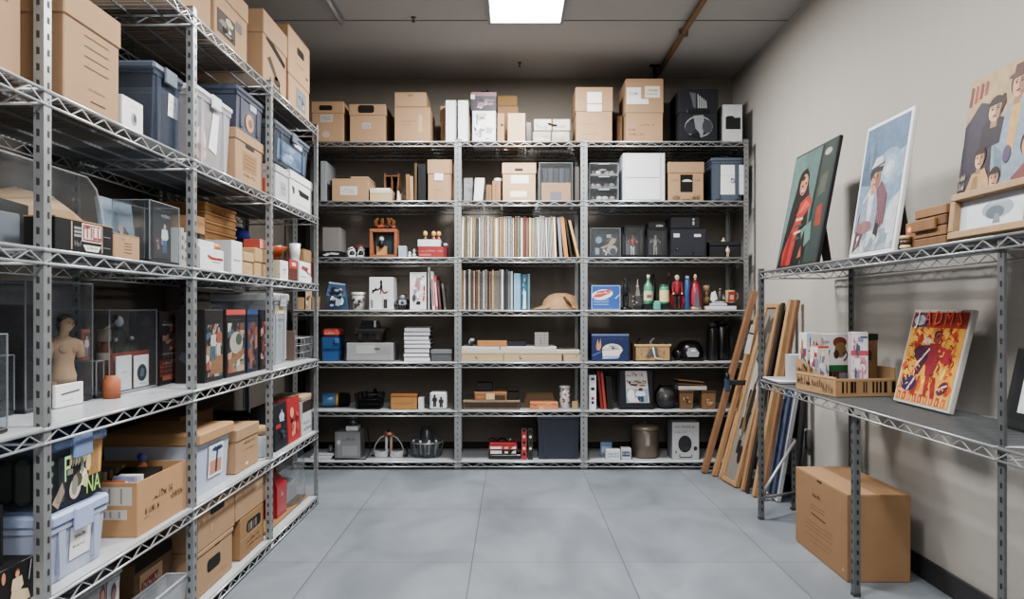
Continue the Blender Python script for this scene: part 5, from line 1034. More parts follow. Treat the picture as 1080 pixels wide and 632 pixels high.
for i, (a, b, py, lb) in enumerate(((658.5, 679.5, 238, 'black framed clear case with a small red and white figure, third back shelf'), (682.5, 704, 241.5, 'black framed clear case with a pale figure, right of its twin, third back shelf'))):
    q = BS(a, b, 3, py, d=.2); t = thing('display_case', lb, 'display case', q, 'black framed display cases'); w, d, h = q.w, q.d, q.h; e = .01
    m = MB('gloss'); m.box(-w/2, w/2, -d/2, d/2, 0, .02, '#17181b'); m.box(-w/2, w/2, -d/2, d/2, h-.014, h, '#17181b')
    for sx in (-1, 1):
        for sy in (-1, 1): m.box(sx*(w/2-e/2)-e/2, sx*(w/2-e/2)+e/2, sy*(d/2-e/2)-e/2, sy*(d/2-e/2)+e/2, .02, h-.014, '#1c1d21')
    m.box(-w/2+e, w/2-e, d/2-.006, d/2, .02, h-.014, '#3d4046'); m.front(w-2*e, -d+.014, h-.034, 0, .02); m.dq(.1, .1, .9, .9, '#6d7077', 1); m.dq(.1, .78, .9, .9, '#2a2b30', 2); m.build('frame', t)
    m = MB('clear'); m.poly([(-w/2+e, -d/2+.001, .02), (w/2-e, -d/2+.001, .02), (w/2-e, -d/2+.001, h-.014), (-w/2+e, -d/2+.001, h-.014)], '#c3c9ce'); m.build('pane', t)
    toy(Spec(.1, .07, .155, (q.loc.x, q.loc.y-.02, q.loc.z+.021)), 'figurine', ('small red and white figurine inside the left black framed case', 'small pale figurine inside the right black framed case')[i], (('#b5483a', '#c9ccd0', '#cfa88a', '#c9ccd0'), ('#c2bdb4', '#a9a59c', '#cfc8bd', '#b3aea5'))[i], pose=1)
qq = BS(684, 702, 3, 234.5, d=.14, yf=5.7, z=q.top); pbox(qq, 'black_small_box', 'small black box with white lettering on the right framed case', 'box', '#1d1e22', lambda m: m.scrib(.45, .85, .3, .35, '#cfd2d6', 3))
# safe
q = BS(707.5, 745.5, 3, 241.5, d=.3); t = thing('black_safe', 'black steel safe with two small white plates, third back shelf', 'safe', q); w, d, h = q.w, q.d, q.h
m = MB('gloss'); m.box(-w/2, w/2, -d/2, d/2, 0, h, '#292b33', b=.004); m.build('body', t)
m = MB('gloss'); m.box(-w/2+.012, w/2-.012, -d/2-.006, -d/2, .012, h-.012, '#2b2d36', b=.002); dr = m.build('door', t)
m = MB('paint'); m.front(w, d+.012, h); m.dq(.07, .7, .24, .83, '#b9bcc2', 1); m.dq(.64, .71, .83, .81, '#c3c6cb', 1); m.de(.16, .28, .05, .06, '#131418', 1); m.de(.17, .3, .015, .02, '#8d9096', 2); m.dq(.6, .08, .64, .2, '#0f1013', 1); m.dq(.05, .69, .26, .7, '#101115', 1); m.build('plates', dr)
q = BS(707.5, 738, 3, 229, d=.26, z=q.top+.002, yf=5.69); t = thing('black_cash_box', 'black metal box with silver lock on the black safe', 'box', q)
m = MB('gloss'); m.box(-q.w/2, q.w/2, -q.d/2, q.d/2, 0, q.h, '#24252b', b=.004); m.build('body', t)
m = MB('wire'); m.box(.055, .07, -q.d/2-.006, -q.d/2, .025, .055, '#b5b8bc', b=.003); m.lathe([(.008, .06), (.008, .075)], '#b5b8bc', 8, at=(.0625, -q.d/2-.003, 0)); m.build('lock', t)
q = BS(748.5, 781.5, 3, 255, d=.26); t = thing('black_low_case', 'low black case at the right end of the third back shelf', 'case', q)
m = MB('gloss'); m.box(-q.w/2, q.w/2, -q.d/2, q.d/2, 0, q.h*.72, '#1f2025', b=.003); m.build('body', t); m = MB('gloss'); m.box(-q.w/2-.002, q.w/2+.002, -q.d/2-.002, q.d/2, q.h*.74, q.h, '#26272d', b=.004); m.build('lid', t)
toy(Spec(.04, .03, .085, ((767.5-CX)/F*5.645, 5.645, RB[3])), 'figurine', 'tiny gold and white figurine standing against the low black case', ('#d3cfc4', '#c9a36a', '#cfa88a', '#7a5a3a'))
m = MB('paint'); m.lathe([(.02, 0), (.016, .012), (.008, .02), (.006, .034)], '#b9a78d', 10); solo(m, 'small_knob_ornament', 'small tan knob ornament on the low black case', 'ornament', Spec(.04, .04, .03, ((763-CX)/F*5.75, 5.75, q.top)))
# --- row 4
for i, (a, b, py, c, lb) in enumerate(((313, 320.5, 314, '#b08a5a', 'small tan block partly behind the left unit end, fourth back shelf'), (329, 335, 313, '#a98253', 'tan block right of the patterned card behind the left unit end'))):
    pbox(BS(a, b, 4, py, d=.08), 'tan_block', lb, 'block', c, cls='wood')
pbox(BS(322, 328, 4, 306, d=.03), 'patterned_card', 'patterned cream and brown card between the tan blocks, fourth back shelf', 'card', '#b9a183', lambda m: m.art(.05, .05, .95, .95, 5, ['#c2aa88', '#5d4a3a', '#e0d6c4', '#8a6a48', '#35302c'], 12))
q = BS(344, 366, 4, 297, d=.1); t = thing('foil_bag', 'blue and white crinkled snack bag with dark print, fourth back shelf', 'bag', q); w, d, h = q.w, q.d, q.h
m = MB('print'); m.add([(-w*.42, -.02, 0), (w*.5, -.03, 0), (w*.5, .05, 0), (-w*.42, .05, 0), (-w*.5, -.045, h*.5), (w*.42, -.05, h*.45), (-w*.5, .03, h*.95), (w*.3, .03, h*.88), (w*.4, .04, h*.5), (-w*.45, .05, h*.5)], [(0, 1, 5, 4), (4, 5, 7, 6), (1, 2, 8, 5), (5, 8, 7), (2, 3, 9, 8), (8, 9, 6, 7), (3, 0, 4, 9), (9, 4, 6)], '#3d5878')
m.on((-w/2, -.054, 0), (w, 0, 0), (0, .02, h), (0, -1, 0)); m.art(.12, .05, .85, .82, 8, ['#3d5878', '#c3cfda', '#2a2c36', '#6f93bb', '#25252d', '#8d9fb0', '#4a3c3c', '#1f2128'], 34, 1, False); m.build('body', t)
m = MB('gloss'); m.add([(-w*.5, .028, h*.93), (w*.3, .028, h*.86), (w*.31, .03, h*.92), (-w*.49, .03, h)], [(0, 1, 2, 3)], '#a9c3da'); m.build('top_seal', t)
q = BS(369.5, 384.5, 4, 308.5, d=.1, yf=5.7); t = thing('printed_bucket', 'white tub with grey portrait print, fourth back shelf', 'tub', q); r_ = q.w/2
m = MB('print'); m.lathe([(r_*.85, 0), (r_, q.h*.85)], '#b9b7b5', 20)
for i in range(12):
    r = random.Random(i); a = -PI*.5+r.uniform(-1, 1); z = q.h*r.uniform(.12, .6); m.ell((r_*.9*math.cos(a), r_*.9*math.sin(a), z), (.012, .012, .016), r.choice(('#55534f', '#8d8a86', '#35332f')), 7, 5)
m.build('body', t)
m = MB('gloss'); m.lathe([(r_*1.06, q.h*.84), (r_*1.08, q.h*.88), (r_*1.06, q.h), (r_*.96, q.h)], '#d0cfce', 20); m.build('rim', t)
q = BS(389.5, 414.5, 4, 292.5, d=.2)
pbox(q, 'white_printed_box', 'white box with black leaping figure, fourth back shelf', 'box', '#cfcfd3', lambda m: (m.dl([(.12, .58), (.4, .62), (.55, .72)], .05, '#24242a', 2), m.dl([(.12, .5), (.3, .66)], .05, '#24242a', 2), m.de(.5, .84, .05, .07, '#24242a', 2), m.dp([(.44, .62), (.56, .62), (.54, .8), (.47, .8)], '#24242a', 2), m.dl([(.5, .66), (.62, .5), (.78, .55)], .055, '#6b3a3c', 2.4), m.dl([(.5, .62), (.46, .48)], .05, '#24242a', 2), m.dl([(.57, .0), (.57, .42)], .012, '#7d7d84', 2), m.dq(.6, .04, .76, .32, '#3a3b42', 2), m.dq(.05, .05, .16, .3, '#7d7d84', 2)), sidec='#a9a9ae')
t = thing('robot_toy', 'small black and silver robot toy right of the white leaping-figure box', 'toy', BS(417.1, 430.9, 4, 311, d=.08, yf=5.7)); m = MB('gloss')
m.box(-.03, .03, -.02, .02, .035, .075, '#b5b8c0', b=.008); m.ell((0, -.005, .095), (.022, .022, .02), '#8d909a', 10, 7)
for sx in (-1, 1): m.tube([(sx*.03, 0, .07), (sx*.055, -.01, .05), (sx*.05, -.03, .03)], [.012, .011, .014], '#2a2b33', 8); m.tube([(sx*.018, 0, .04), (sx*.022, -.004, .004)], [.014, .016], '#1f2026', 8)
m.ell((0, -.022, .055), (.014, .006, .014), '#2f3a66', 8, 6); m.build('body', t)
m = MB('gloss'); m.ell((0, .02, .11), (.03, .012, .012), '#5a3438', 8, 6); m.build('crest', t)
WR = ['#d4d0d2', '#b0353c', '#2c2c34', '#e3e1e2', '#8d8d95', '#c9646a', '#4b4b55']
q = BS(432.5, 449.5, 4, 287.5, d=.14); pbox(q, 'comic_box', 'white, red and black comic-printed box, fourth back shelf', 'box', '#cfcdd0', lambda m: (m.art(.05, .05, .95, .95, 14, WR, 20), m.dq(.0, .0, .06, 1, '#e0dfe1', 4)), sidec='#b3b1b6')
pbox(BS(451, 453, 4, 282, d=.14), 'thin_grey_panel_board', 'tall thin pale board next to the comic-printed box', 'board', '#9a9c9e')
for i, (px, c, tilt, w, h, lb) in enumerate(((456, '#cfcbcc', -.05, .02, .29, 'white magazine right of the tall thin board'), (459.5, '#b0404a', -.065, .02, .26, 'red-spined magazine leaning on its neighbours, fourth back shelf'), (463, '#4a3f44', -.085, .016, .22, 'dark magazine leaning, fourth back shelf'), (468, '#6d6a66', -.11, .012, .2, 'grey magazine leaning most steeply, fourth back shelf'))):
    m = MB('print'); k = math.tan(tilt); m.prism([(-w/2, 0), (w/2, 0), (w/2+h*k, h), (-w/2+h*k, h)], -.1, .1, c); m.prism([(-w*.3, h*.1), (w*.2, h*.1), (w*.2+h*.8*k, h*.8), (-w*.3+h*.8*k, h*.8)], -.101, -.1, ('#8d3a42', '#d8c9cb', '#7a4a4c', '#3a3838')[i]); solo(m, 'magazine', lb, 'magazine', Spec(w, .2, h, ((px-CX)/F*5.7+.012, 5.78, RB[4])), 'leaning magazines')
LP2 = [('tan', '#b8925e'), ('grey', '#8a8680'), ('charcoal', '#44413e'), ('white', '#c9c6c1'), ('brown', '#6b5540'), ('black', '#2c2a28'), ('russet', '#8a5a42'), ('cream', '#b9ad95'), ('grey', '#77767a'), ('blue grey', '#4f6274'), ('pale grey', '#a09c96'), ('dark brown', '#4a3c30'), ('tan', '#a08054'), ('dark grey', '#55534f'), ('straw', '#aa9a6c'), ('stone', '#8d8880'), ('grey violet', '#7f7d86'), ('white', '#cfccc6'), ('charcoal', '#33343a'), ('slate', '#464c54'), ('silver', '#8f9499'), ('sky blue', '#7fa3bf')]
x = (486.3-CX)/F*5.68; xe = (541-CX)/F*5.68; step = (xe-x)/len(LP2); r = random.Random(3)
for i, (nm, c) in enumerate(LP2):
    w = step*r.uniform(.6, .88); h = .300+r.uniform(-.012, .006); S = Spec(w, .30, h, (x+step*(i+.5), 5.84+r.uniform(0, .012), RB[4])); m = MB('paint'); m.box(-w/2, w/2, -.15, .15, 0, h, c); m.box(-w*.22, w*.22, -.1505, -.15, .004, h-.004, '#cfc8ba' if i % 4 == 1 else '#2e2b28')
    solo(m, 'record_sleeve', f'{nm} record sleeve, {ordinal(i+1)} from the left in the lower row of records', 'record', S, 'record sleeves on the fourth back shelf')
for px, w, c, h, lb in ((545.3, .05, '#7ea3bd', .275, 'thick light blue album left of the dark teal album'), (549.6, .012, '#2f5a78', .27, 'thin deep blue album between the light blue and teal albums'), (553.3, .038, '#2f5f74', .268, 'dark teal album with pale figures, fourth back shelf'), (557.7, .018, '#5f7f8f', .272, 'dusty blue album at the right end of the lower record row')):
    m = MB('print'); m.box(-w/2, w/2, -.15, .15, 0, h, c, b=.002); m.front(w, .3, h)
    if w == .038: m.art(.05, .1, .95, .9, 2, ['#2f5f74', '#a9c3cc', '#1f3f50', '#cfdde0'], 9); m.dp([(.1, .02), (.8, .02), (.75, .5), (.3, .6)], '#b9ccd2', 3)
    solo(m, 'blue_album', lb, 'album', Spec(w, .3, h, ((px-CX)/F*5.68, 5.84, RB[4])), 'blue albums')
t = thing('leather_cap', 'flat tan leather cap with stiff brim, fourth back shelf', 'cap', BS(561, 612, 4, 308, d=.22, yf=5.72)); t.location.x -= .0
m = MB('cloth'); n = 24; vs = []; fs = []
prof = [(1, 0), (1.0, .03), (.93, .07), (.7, .105), (.35, .122), (0, .125)]
for f, z in prof:
    for j in range(n): a = 2*PI*j/n; vs.append((.025+.135*f*math.cos(a)+.02*z/.12, .095*f*math.sin(a), z+.008*math.sin(3*a)*f*(z > .02)+.004))
for i in range(len(prof)-1):
    for j in range(n): fs.append((i*n+j, i*n+(j+1) % n, (i+1)*n+(j+1) % n, (i+1)*n+j))
m.add(vs, fs, '#a98560', None, True); m.build('crown', t)
m = MB('cloth'); vs = []
for j in range(11): a = PI*.62+PI*.76*j/10; vs += [(.02+.13*math.cos(a), .09*math.sin(a), .03), (-.02+.165*math.cos(a), .1*math.sin(a), .006)]
m.add(vs, [(2*j, 2*j+1, 2*j+3, 2*j+2) for j in range(10)], '#9b7752', None, True); m.build('brim', t)
m = MB('cloth'); m.tube([(.06, -.085, .10), (.09, -.095, .06), (.125, -.06, .02)], [.008, .012, .008], '#5f452d', 6); m.add([(.09, -.05, .1), (.15, -.02, .11), (.175, -.04, .01), (.13, -.09, .01)], [(0, 1, 2, 3)], '#a07a55'); m.build('strap', t)
# right bay
q = BS(623.5, 654.5, 4, 301, d=.12)
pbox(q, 'blue_logo_box', 'bright blue box with white and red oval script logo, fourth back shelf', 'box', '#2f5aa0', lambda m: (m.dl([(.02, .02), (.98, .02), (.98, .97), (.02, .97), (.02, .02)], .02, '#a9b9d6', 1), m.de(.38, .62, .36, .2, '#d7d8dc', 2, 18, None, 0, 2*PI, .2), m.dp([(.06, .5), (.2, .74), (.68, .84), (.66, .68), (.3, .5)], '#b5413f', 3), m.scrib(.12, .62, .6, .1, '#e0d3d3', 5, 4, .15), m.rules(.08, .6, (.2, .3, .38), .03, '#8fa6cf', 2), m.dl([(.82, .45), (.95, .6)], .03, '#c3cde2', 2)))
q = BS(656, 665.5, 4, 294, d=.09, yf=5.7); toy(q, 'figurine', 'dark figurine with navy cap beside the blue logo box', ('#2a2c33', '#1f2026', '#6b5a50', '#233055'), hat='#233358', base='#17171a')
t = thing('ornate_tower', 'dark ornate model tower with silver spire, fourth back shelf', 'model tower', BS(668.5, 678, 4, 293, d=.07, yf=5.7)); H = .235
m = MB('gloss'); m.box(-.028, .028, -.034, .034, 0, .03, '#232327', b=.004); m.tb(.05, .05, .036, .036, .03, H*.45, '#3a3a3e'); m.tb(.034, .034, .018, .018, H*.45, H*.72, '#77716a'); m.lathe([(.012, H*.72), (.014, H*.76), (.005, H*.82), (.006, H*.86), (.001, H)], '#a8a29a', 10); m.build('tower', t)
m = MB('gloss'); r = random.Random(1)
for i in range(14): a = r.random()*6.28; m.ell((.034*math.cos(a), .034*math.sin(a), r.uniform(.03, .12)), .007, r.choice(('#b9b2a8', '#8d8780', '#4b4a4c')), 6, 5)
m.build('ornaments', t)
blk = [(a_, b_, n_) for a_, b_, n_ in ((679.5, 690.5, 'low black plinth under the green bottle'), (695.5, 708.5, 'low black plinth under the yellow-labelled jar'))]
pl = []
for a, b, lb in blk:
    q = BS(a, b, 4, h=.04, d=.1, yf=5.67); m = MB('gloss'); m.box(-q.w/2, q.w/2, -.05, .05, 0, .04, '#1b1c1f', b=.003); solo(m, 'black_plinth', lb, 'plinth', q); pl.append(q)
bottle(Spec(.072, .072, .225, (pl[0].loc.x, 5.72, pl[0].top)), 'green_bottle', 'green glass bottle with white cap and pale label, fourth back shelf', [(.92, 0), (1, .02), (1, .56), (.85, .66), (.4, .76), (.34, .86)], '#4f8d6e', (.36, .86, '#cfd2d0'), '#a9bda0', (.12, .45), ink='#8d4a3a')
bottle(Spec(.075, .075, .15, (pl[1].loc.x, 5.72, pl[1].top)), 'green_jar', 'green jar with cream yellow label beside the green bottle', [(.9, 0), (1, .03), (1, .8), (.9, .9)], '#4d8a68', (.92, .9, '#2c5f4a'), '#c9bf8a', (.12, .72))
bottle(Spec(.04, .04, .29, (1.105, 5.85, RB[4])), 'dark_bottle', 'tall dark bottle behind the green jar', [(.95, 0), (1, .02), (1, .6), (.4, .75), (.35, .9)], '#1a1a1c', (.4, .9, '#2a2422'))
bottle(Spec(.036, .036, .29, (1.225, 5.85, RB[4])), 'dark_bottle', 'tall dark bottle with tan stopper behind the red-caped figure', [(.95, 0), (1, .02), (1, .6), (.4, .75), (.35, .9)], '#1f1c1b', (.45, .9, '#8a6b52'))
m = MB('gloss'); m.box(-.026, .026, -.02, .02, 0, .052, '#4fa08f', b=.006); m.box(-.02, .02, -.016, .016, .052, .066, '#6fb8a8', b=.004); solo(m, 'teal_pot', 'small teal pot in front of the plinths, fourth back shelf', 'pot', Spec(.05, .04, .06, (1.092, 5.645, RB[4])))
q = BS(709, 722.5, 4, 290, d=.1, yf=5.68); toy(q, 'figurine', 'figurine in red and white cape with pale face, fourth back shelf', ('#9a2c38', '#26262c', '#d8b9a2', '#c9c0b6'), cape='#a8303c', pose=0)
m = MB('gloss'); m.lathe([(.02, 0), (.02, .225), (.014, .235)], '#2f5b96', 14); m.lathe([(.0145, .235), (.0145, .255), (.01, .258)], '#a9c0d6', 12); solo(m, 'blue_tube', 'tall blue tube between the two red-robed figures', 'tube', Spec(.04, .04, .25, ((724.8-CX)/F*5.71, 5.71, RB[4])))
q = BS(728.5, 741, 4, 288, d=.09, yf=5.69); t = thing('cloaked_statue', 'smooth red cloaked statue with tan base, fourth back shelf', 'statue', q); H = q.h
m = MB('gloss'); m.lathe([(.044, .02), (.046, .06), (.044, .13), (.03, .19), (.012, .225)], '#a5243a', 18); m.build('cloak', t)
m = MB('gloss'); m.ell((0, -.002, H*.9), (.013, .013, .02), '#d2b59a', 10, 8); m.tube([(0, 0, H*.8), (0, 0, H*.88)], .009, '#d2b59a', 8); m.build('head', t)
m = MB('gloss'); m.lathe([(.046, 0), (.044, .024)], '#b08a62', 16); m.build('base', t)
m = MB('gloss'); m.add([(-.02, -.046, .02), (.02, -.046, .02), (.014, -.046, .12), (0, -.042, .165), (-.014, -.046, .12)], [(0, 1, 2, 3, 4)], '#56606f'); m.build('inner_robe', t)
m = MB('gloss'); m.lathe([(.026, 0), (.026, .14), (.024, .145)], '#6b4a34', 14); m.lathe([(.027, .145), (.027, .185), (.02, .19)], '#a58a5c', 14); m.lathe([(.0268, .05), (.0268, .1)], '#8a7748', 14); solo(m, 'brown_canister', 'brown canister with gold lid right of the red cloaked statue', 'canister', Spec(.05, .05, .19, ((745-CX)/F*5.81, 5.81, RB[4])))
q = BS(746, 777, 4, h=.028, d=.12, yf=5.65); m = MB('gloss'); m.box(-q.w/2, q.w/2, -.06, .06, 0, .028, '#c3c6cb', b=.004); solo(m, 'white_plinth', 'long white plinth under the winged ornament', 'plinth', q)
t = thing('winged_ornament', 'silver winged figure ornament on the white plinth', 'ornament', Spec(.12, .06, .13, (q.loc.x-.012, q.loc.y, q.top)))
m = MB('gloss'); m.box(-.062, .062, -.03, .03, 0, .02, '#b0b3ba', b=.005); m.box(-.045, .045, -.024, .024, .02, .034, '#a3a6ad', b=.004); m.build('base', t)
m = MB('gloss'); m.tube([(.012, 0, .034), (.014, 0, .07), (.012, 0, .1), (.014, 0, .12)], [.016, .012, .013, .004], '#4d4a48', 9); m.ell((.014, 0, .125), .011, '#6d6862', 8, 6); m.build('figure', t)
m = MB('gloss'); m.add([(-.005, 0, .05), (-.02, .006, .115), (-.05, .01, .1), (-.06, .004, .045), (-.04, 0, .034)], [(0, 1, 2, 3, 4)], '#c0c3ca'); m.add([(.03, 0, .05), (.04, .006, .09), (.055, .004, .05)], [(0, 1, 2)], '#9a9da4'); m.build('wing', t)
S_ = Spec(.075, .07, .05, ((772-CX)/F*5.72+.01, 5.80, RB[4])); pbox(S_, 'black_stand', 'dark stand under the cream picture mug', 'stand', '#2b2b2f')
t = thing('picture_mug', 'cream mug with red picture on a dark stand, right end of the fourth back shelf', 'mug', Spec(.08, .08, .1, (S_.loc.x, S_.loc.y, S_.top)))
m = MB('gloss'); m.lathe([(.034, 0), (.037, .01), (.037, .1), (.033, .1), (.032, .02), (0, .015)], '#bfa67c', 18); m.on((-.026, -.0365, .012), (.052, 0, 0), (0, 0, .075), (0, -1, 0)); m.dq(0, 0, 1, 1, '#a8342c', 1); m.dq(.25, .2, .8, .65, '#cfa88a', 2); m.build('body', t)
m = MB('gloss'); m.tube([(.036, 0, .08), (.055, 0, .075), (.058, 0, .05), (.05, 0, .03), (.036, 0, .025)], .005, '#bfa67c', 7); m.build('handle', t)
# --- row 5
q = BS(339.5, 357, 5, 347, d=.2); t = thing('cool_box', 'blue cool box with red lettered lid, left end of the fifth back shelf', 'cool box', q); w, d, h = q.w, q.d, q.h
m = MB('gloss'); m.tb(w*.94, d*.94, w, d, 0, h*.74, '#2b5689'); m.box(-w/2-.002, w/2+.002, -d/2-.003, d/2, h*.36, h*.4, '#1f4170'); m.build('body', t)
m = MB('gloss'); m.box(-w/2-.004, w/2+.004, -d/2-.004, d/2+.004, h*.74, h, '#b4463a', b=.02); m.front(w, d+.008, h); m.scrib(.15, .8, .82, .08, '#dfc0b5', 3, 2); m.build('lid', t)
m = MB('gloss'); m.box(w/2-.03, w/2+.006, -d/2-.012, -d/2, h*.55, h*.7, '#3d6aa0', b=.004); m.build('clasp', t)
q = BS(365, 414.5, 5, 362, d=.3); t = thing('grey_machine_case', 'wide grey machine case with slot panel, fifth back shelf', 'machine', q); w, d, h = q.w, q.d, q.h
m = MB('gloss'); m.box(-w/2, w/2, -d/2, d/2, 0, h, '#909296', b=.006); m.build('body', t)
m = MB('gloss'); m.front(w, d, h); m.dq(.22, .4, .62, .88, '#a5a7aa', 1); m.dq(.22, .38, .62, .4, '#66686c', 1); m.dq(.6, .62, .72, .72, '#55575b', 2); m.rules(.64, .94, (.4, .5, .6, .72), .02, '#77797d', 1); m.dq(.02, .04, .98, .08, '#77797d', 1); m.build('panel', t)
q = BS(373, 405, 5, 346, d=.24, z=q.top); tote(q, 'smoky clear tub with dark domed lid on the grey machine case', '#4a4644', '#37373b', cls='frost', latch=False, lh=.03, taper=.85)
m = MB('gloss'); m.tb(.15, .14, .11, .1, 0, .05, '#2c2d31'); m.box(.04, .055, -.07, -.05, .0, .05, '#b9bcc0'); solo(m, 'dark_lid_box', 'small dark box with silver clasp on the smoky clear tub', 'box', Spec(.15, .14, .05, (q.loc.x-.01, q.loc.y, q.top)))
m = MB('cloth'); m.ell((0, 0, .04), (.05, .05, .035), '#6d4a42'); m.ell((-.06, .01, .035), (.035, .04, .03), '#3a3432'); solo(m, 'brown_bundle', 'brown cloth bundle visible inside the smoky clear tub', 'cloth', Spec(1, 1, 1, (q.loc.x+.01, q.loc.y, q.loc.z+.004)))
zt = RB[5]; hs = [.035, .03, .036, .034, .028, .036, .03, .034]
for i, hh in enumerate(hs):
    q = Spec(.195-.004*(i % 3), .24, hh-.002, ((439.6-CX)/F*5.68+(.002, -.003, .001, .003)[i % 4], 5.80, zt))
    book(q, 'white_volume', f'white-spined volume, {ordinal(i+1)} from the bottom of the stack on the fifth back shelf', 'book', ('#c9cbd0', '#d6d7db', '#c3c5cb')[i % 3], '#4a4d58', 'stacked white volumes', True, lambda m: m.dq(0, .8, 1, 1, '#3d4258', 1)); zt = q.top
q = BS(454.5, 476.5, 5, 369, d=.26); t = thing('grey_flat_case', 'flat dark grey case right of the stacked white volumes', 'case', q); m = MB('gloss'); m.box(-q.w/2, q.w/2, -.13, .13, 0, q.h*.6, '#55575b', b=.003); m.build('body', t); m = MB('gloss'); m.box(-q.w/2-.003, q.w/2+.003, -.133, .133, q.h*.62, q.h, '#6f7175', b=.004); m.build('lid', t)
# centre
q = BS(486.5, 612.5, 5, h=.052, d=.36); t = thing('long_flat_box', 'long flat cream box with dark metal clips, fifth back shelf', 'box', q); w, d, h = q.w, q.d, q.h
m = MB('card'); m.box(-w/2, w/2, -d/2, d/2, 0, h, '#b9a178', b=.002); m.front(w, d, h); m.dq(.35, 0, .356, 1, '#55493a', 1); m.dq(.84, 0, .85, 1, '#55493a', 1); m.dl([(.12, .75), (.13, .3), (.15, .35)], .008, '#4a4038', 1); m.dl([(.49, .85), (.49, .4)], .006, '#4a4038', 1); m.dq(.485, .3, .51, .42, '#4a4038', 1); m.dl([(.96, .6), (.97, .9)], .006, '#4a4038', 1); m.build('body', t)
m = MB('gloss'); m.box(.84*w-w/2, .856*w-w/2, -d/2-.004, -d/2, .004, h-.004, '#3a342c'); m.build('clip', t)
q2 = BS(486.5, 611.5, 5, h=.028, d=.36, z=q.top+.001); t = thing('long_flat_box', 'long flat off-white box on the cream one with clips, fifth back shelf', 'box', q2); m = MB('card'); m.box(-q2.w/2, q2.w/2, -d/2, d/2, 0, q2.h, '#c9bba3', b=.003); m.build('body', t); m = MB('paint'); m.box(-q2.w/2-.001, q2.w/2+.001, -d/2-.002, d/2, q2.h*.75, q2.h+.001, '#d6cfc3'); m.build('lid', t)
q3 = BS(486.8, 587, 5, h=.026, d=.33, z=q2.top+.001); t = thing('long_flat_box', 'shorter flat white box, topmost of the long flat boxes', 'box', q3); m = MB('card'); m.box(-q3.w/2, q3.w/2, -.165, .165, 0, q3.h, '#cfcac4', b=.003); m.build('body', t); m = MB('paint'); m.front(q3.w, .33, q3.h); m.dq(.4, 0, .41, 1, '#55504a', 1); m.dq(.41, .0, 1, .1, '#7d766c', 1); m.build('edge_print', t)
pbox(BS(503.5, 534.5, 5, h=.042, d=.2, z=q3.top), 'orange_brown_box', 'orange-brown flat box on the long flat boxes', 'box', '#ab7440', lambda m: m.dq(0, .8, 1, 1, '#bb8450', 1))
book(BS(536, 554.5, 5, h=.04, d=.2, z=q3.top, yf=5.7), 'dark_blue_book', 'dark blue-black book lying flat beside the orange-brown box', 'book', '#23272f', '#4a4d55', None, True)
q = BS(564, 578.5, 5, h=.105, d=.1, z=q3.top); pbox(q, 'grey_brick_block', 'grey block with brick pattern standing on the long flat boxes', 'block', '#8d8b89', lambda m: ([m.dq(.0, v, 1, v+.02, '#6d6b69', 1) for v in (.2, .4, .6, .8)], m.dq(.42, .1, .46, .6, '#4a4846', 2), m.dq(.7, 0, .72, 1, '#6d6b69', 1)))
m = MB('gloss'); m.lathe([(.012, 0), (.01, .02), (.014, .035)], '#2c2a2a', 9); m.ell((.004, -.002, .046), (.022, .016, .014), '#a9b6c0', 9, 6); m.ell((-.014, 0, .03), (.008, .01, .018), '#8d9aa5', 8, 6); solo(m, 'white_bird_ornament', 'small pale bird-like ornament at the end of the long flat boxes', 'ornament', Spec(.05, .04, .06, ((497-CX)/F*5.7, 5.72, q3.top)))
# right bay
q = BS(624, 663.5, 5, 352.5, d=.2)
pbox(q, 'navy_cap_box', 'navy box with white cap photograph, fifth back shelf', 'box', '#23305a', lambda m: (m.dq(0, .93, 1, 1, '#5f7399', 1), m.scrib(.28, .9, .8, .06, '#3f4c74', 4), m.de(.55, .42, .27, .22, '#c3bfb6', 2, 18, None, 0, PI), m.dp([(.3, .14), (.72, .18), (.84, .42), (.28, .4)], '#cfcac2', 2), m.art(.34, .36, .76, .58, 3, ['#c3bfb6', '#8d877c', '#4d5a7a', '#e0ddd6'], 7, 3, False), m.dp([(.28, .08), (.7, .1), (.76, .2), (.32, .2)], '#8fa0c0', 3), m.dp([(.12, .55), (.16, .82), (.2, .6), (.24, .84), (.26, .55), (.22, .4), (.14, .4)], '#b0805f', 2), m.dl([(.02, .2), (.25, .35)], .06, '#3d5696', 2)))
q = BS(669.5, 707.5, 5, 363, d=.2); t = thing('wicker_tray', 'tan wicker tray heaped with silver and black gadgets, fifth back shelf', 'tray', q); w, d, h = q.w, q.d, q.h
m = MB('card'); m.box(-w/2, w/2, -d/2, d/2, 0, .006, '#a5834f'); m.box(-w/2, w/2, -d/2, -d/2+.008, 0, h*.95, '#b08c58'); m.box(-w/2, w/2, d/2-.008, d/2, 0, h, '#8d6c42'); m.box(-w/2, -w/2+.008, -d/2, d/2, 0, h, '#8d6c42'); m.box(w/2-.008, w/2, -d/2, d/2, 0, h, '#8d6c42'); m.front(w, d, h)
r = random.Random(9)
for i in range(40): u, v = r.uniform(.06, .9), r.uniform(.2, .8); m.dl([(u, v), (u+r.uniform(-.05, .06), v+r.uniform(-.15, .13))], .02, r.choice(('#7d5f38', '#c9a874', '#8f6f44')), 1)
m.build('basket', t)
m = MB('gloss'); m.box(-w/2-.002, w/2+.002, -d/2-.004, -d/2+.002, h*.86, h*.98, '#c0a070'); m.build('rim', t)
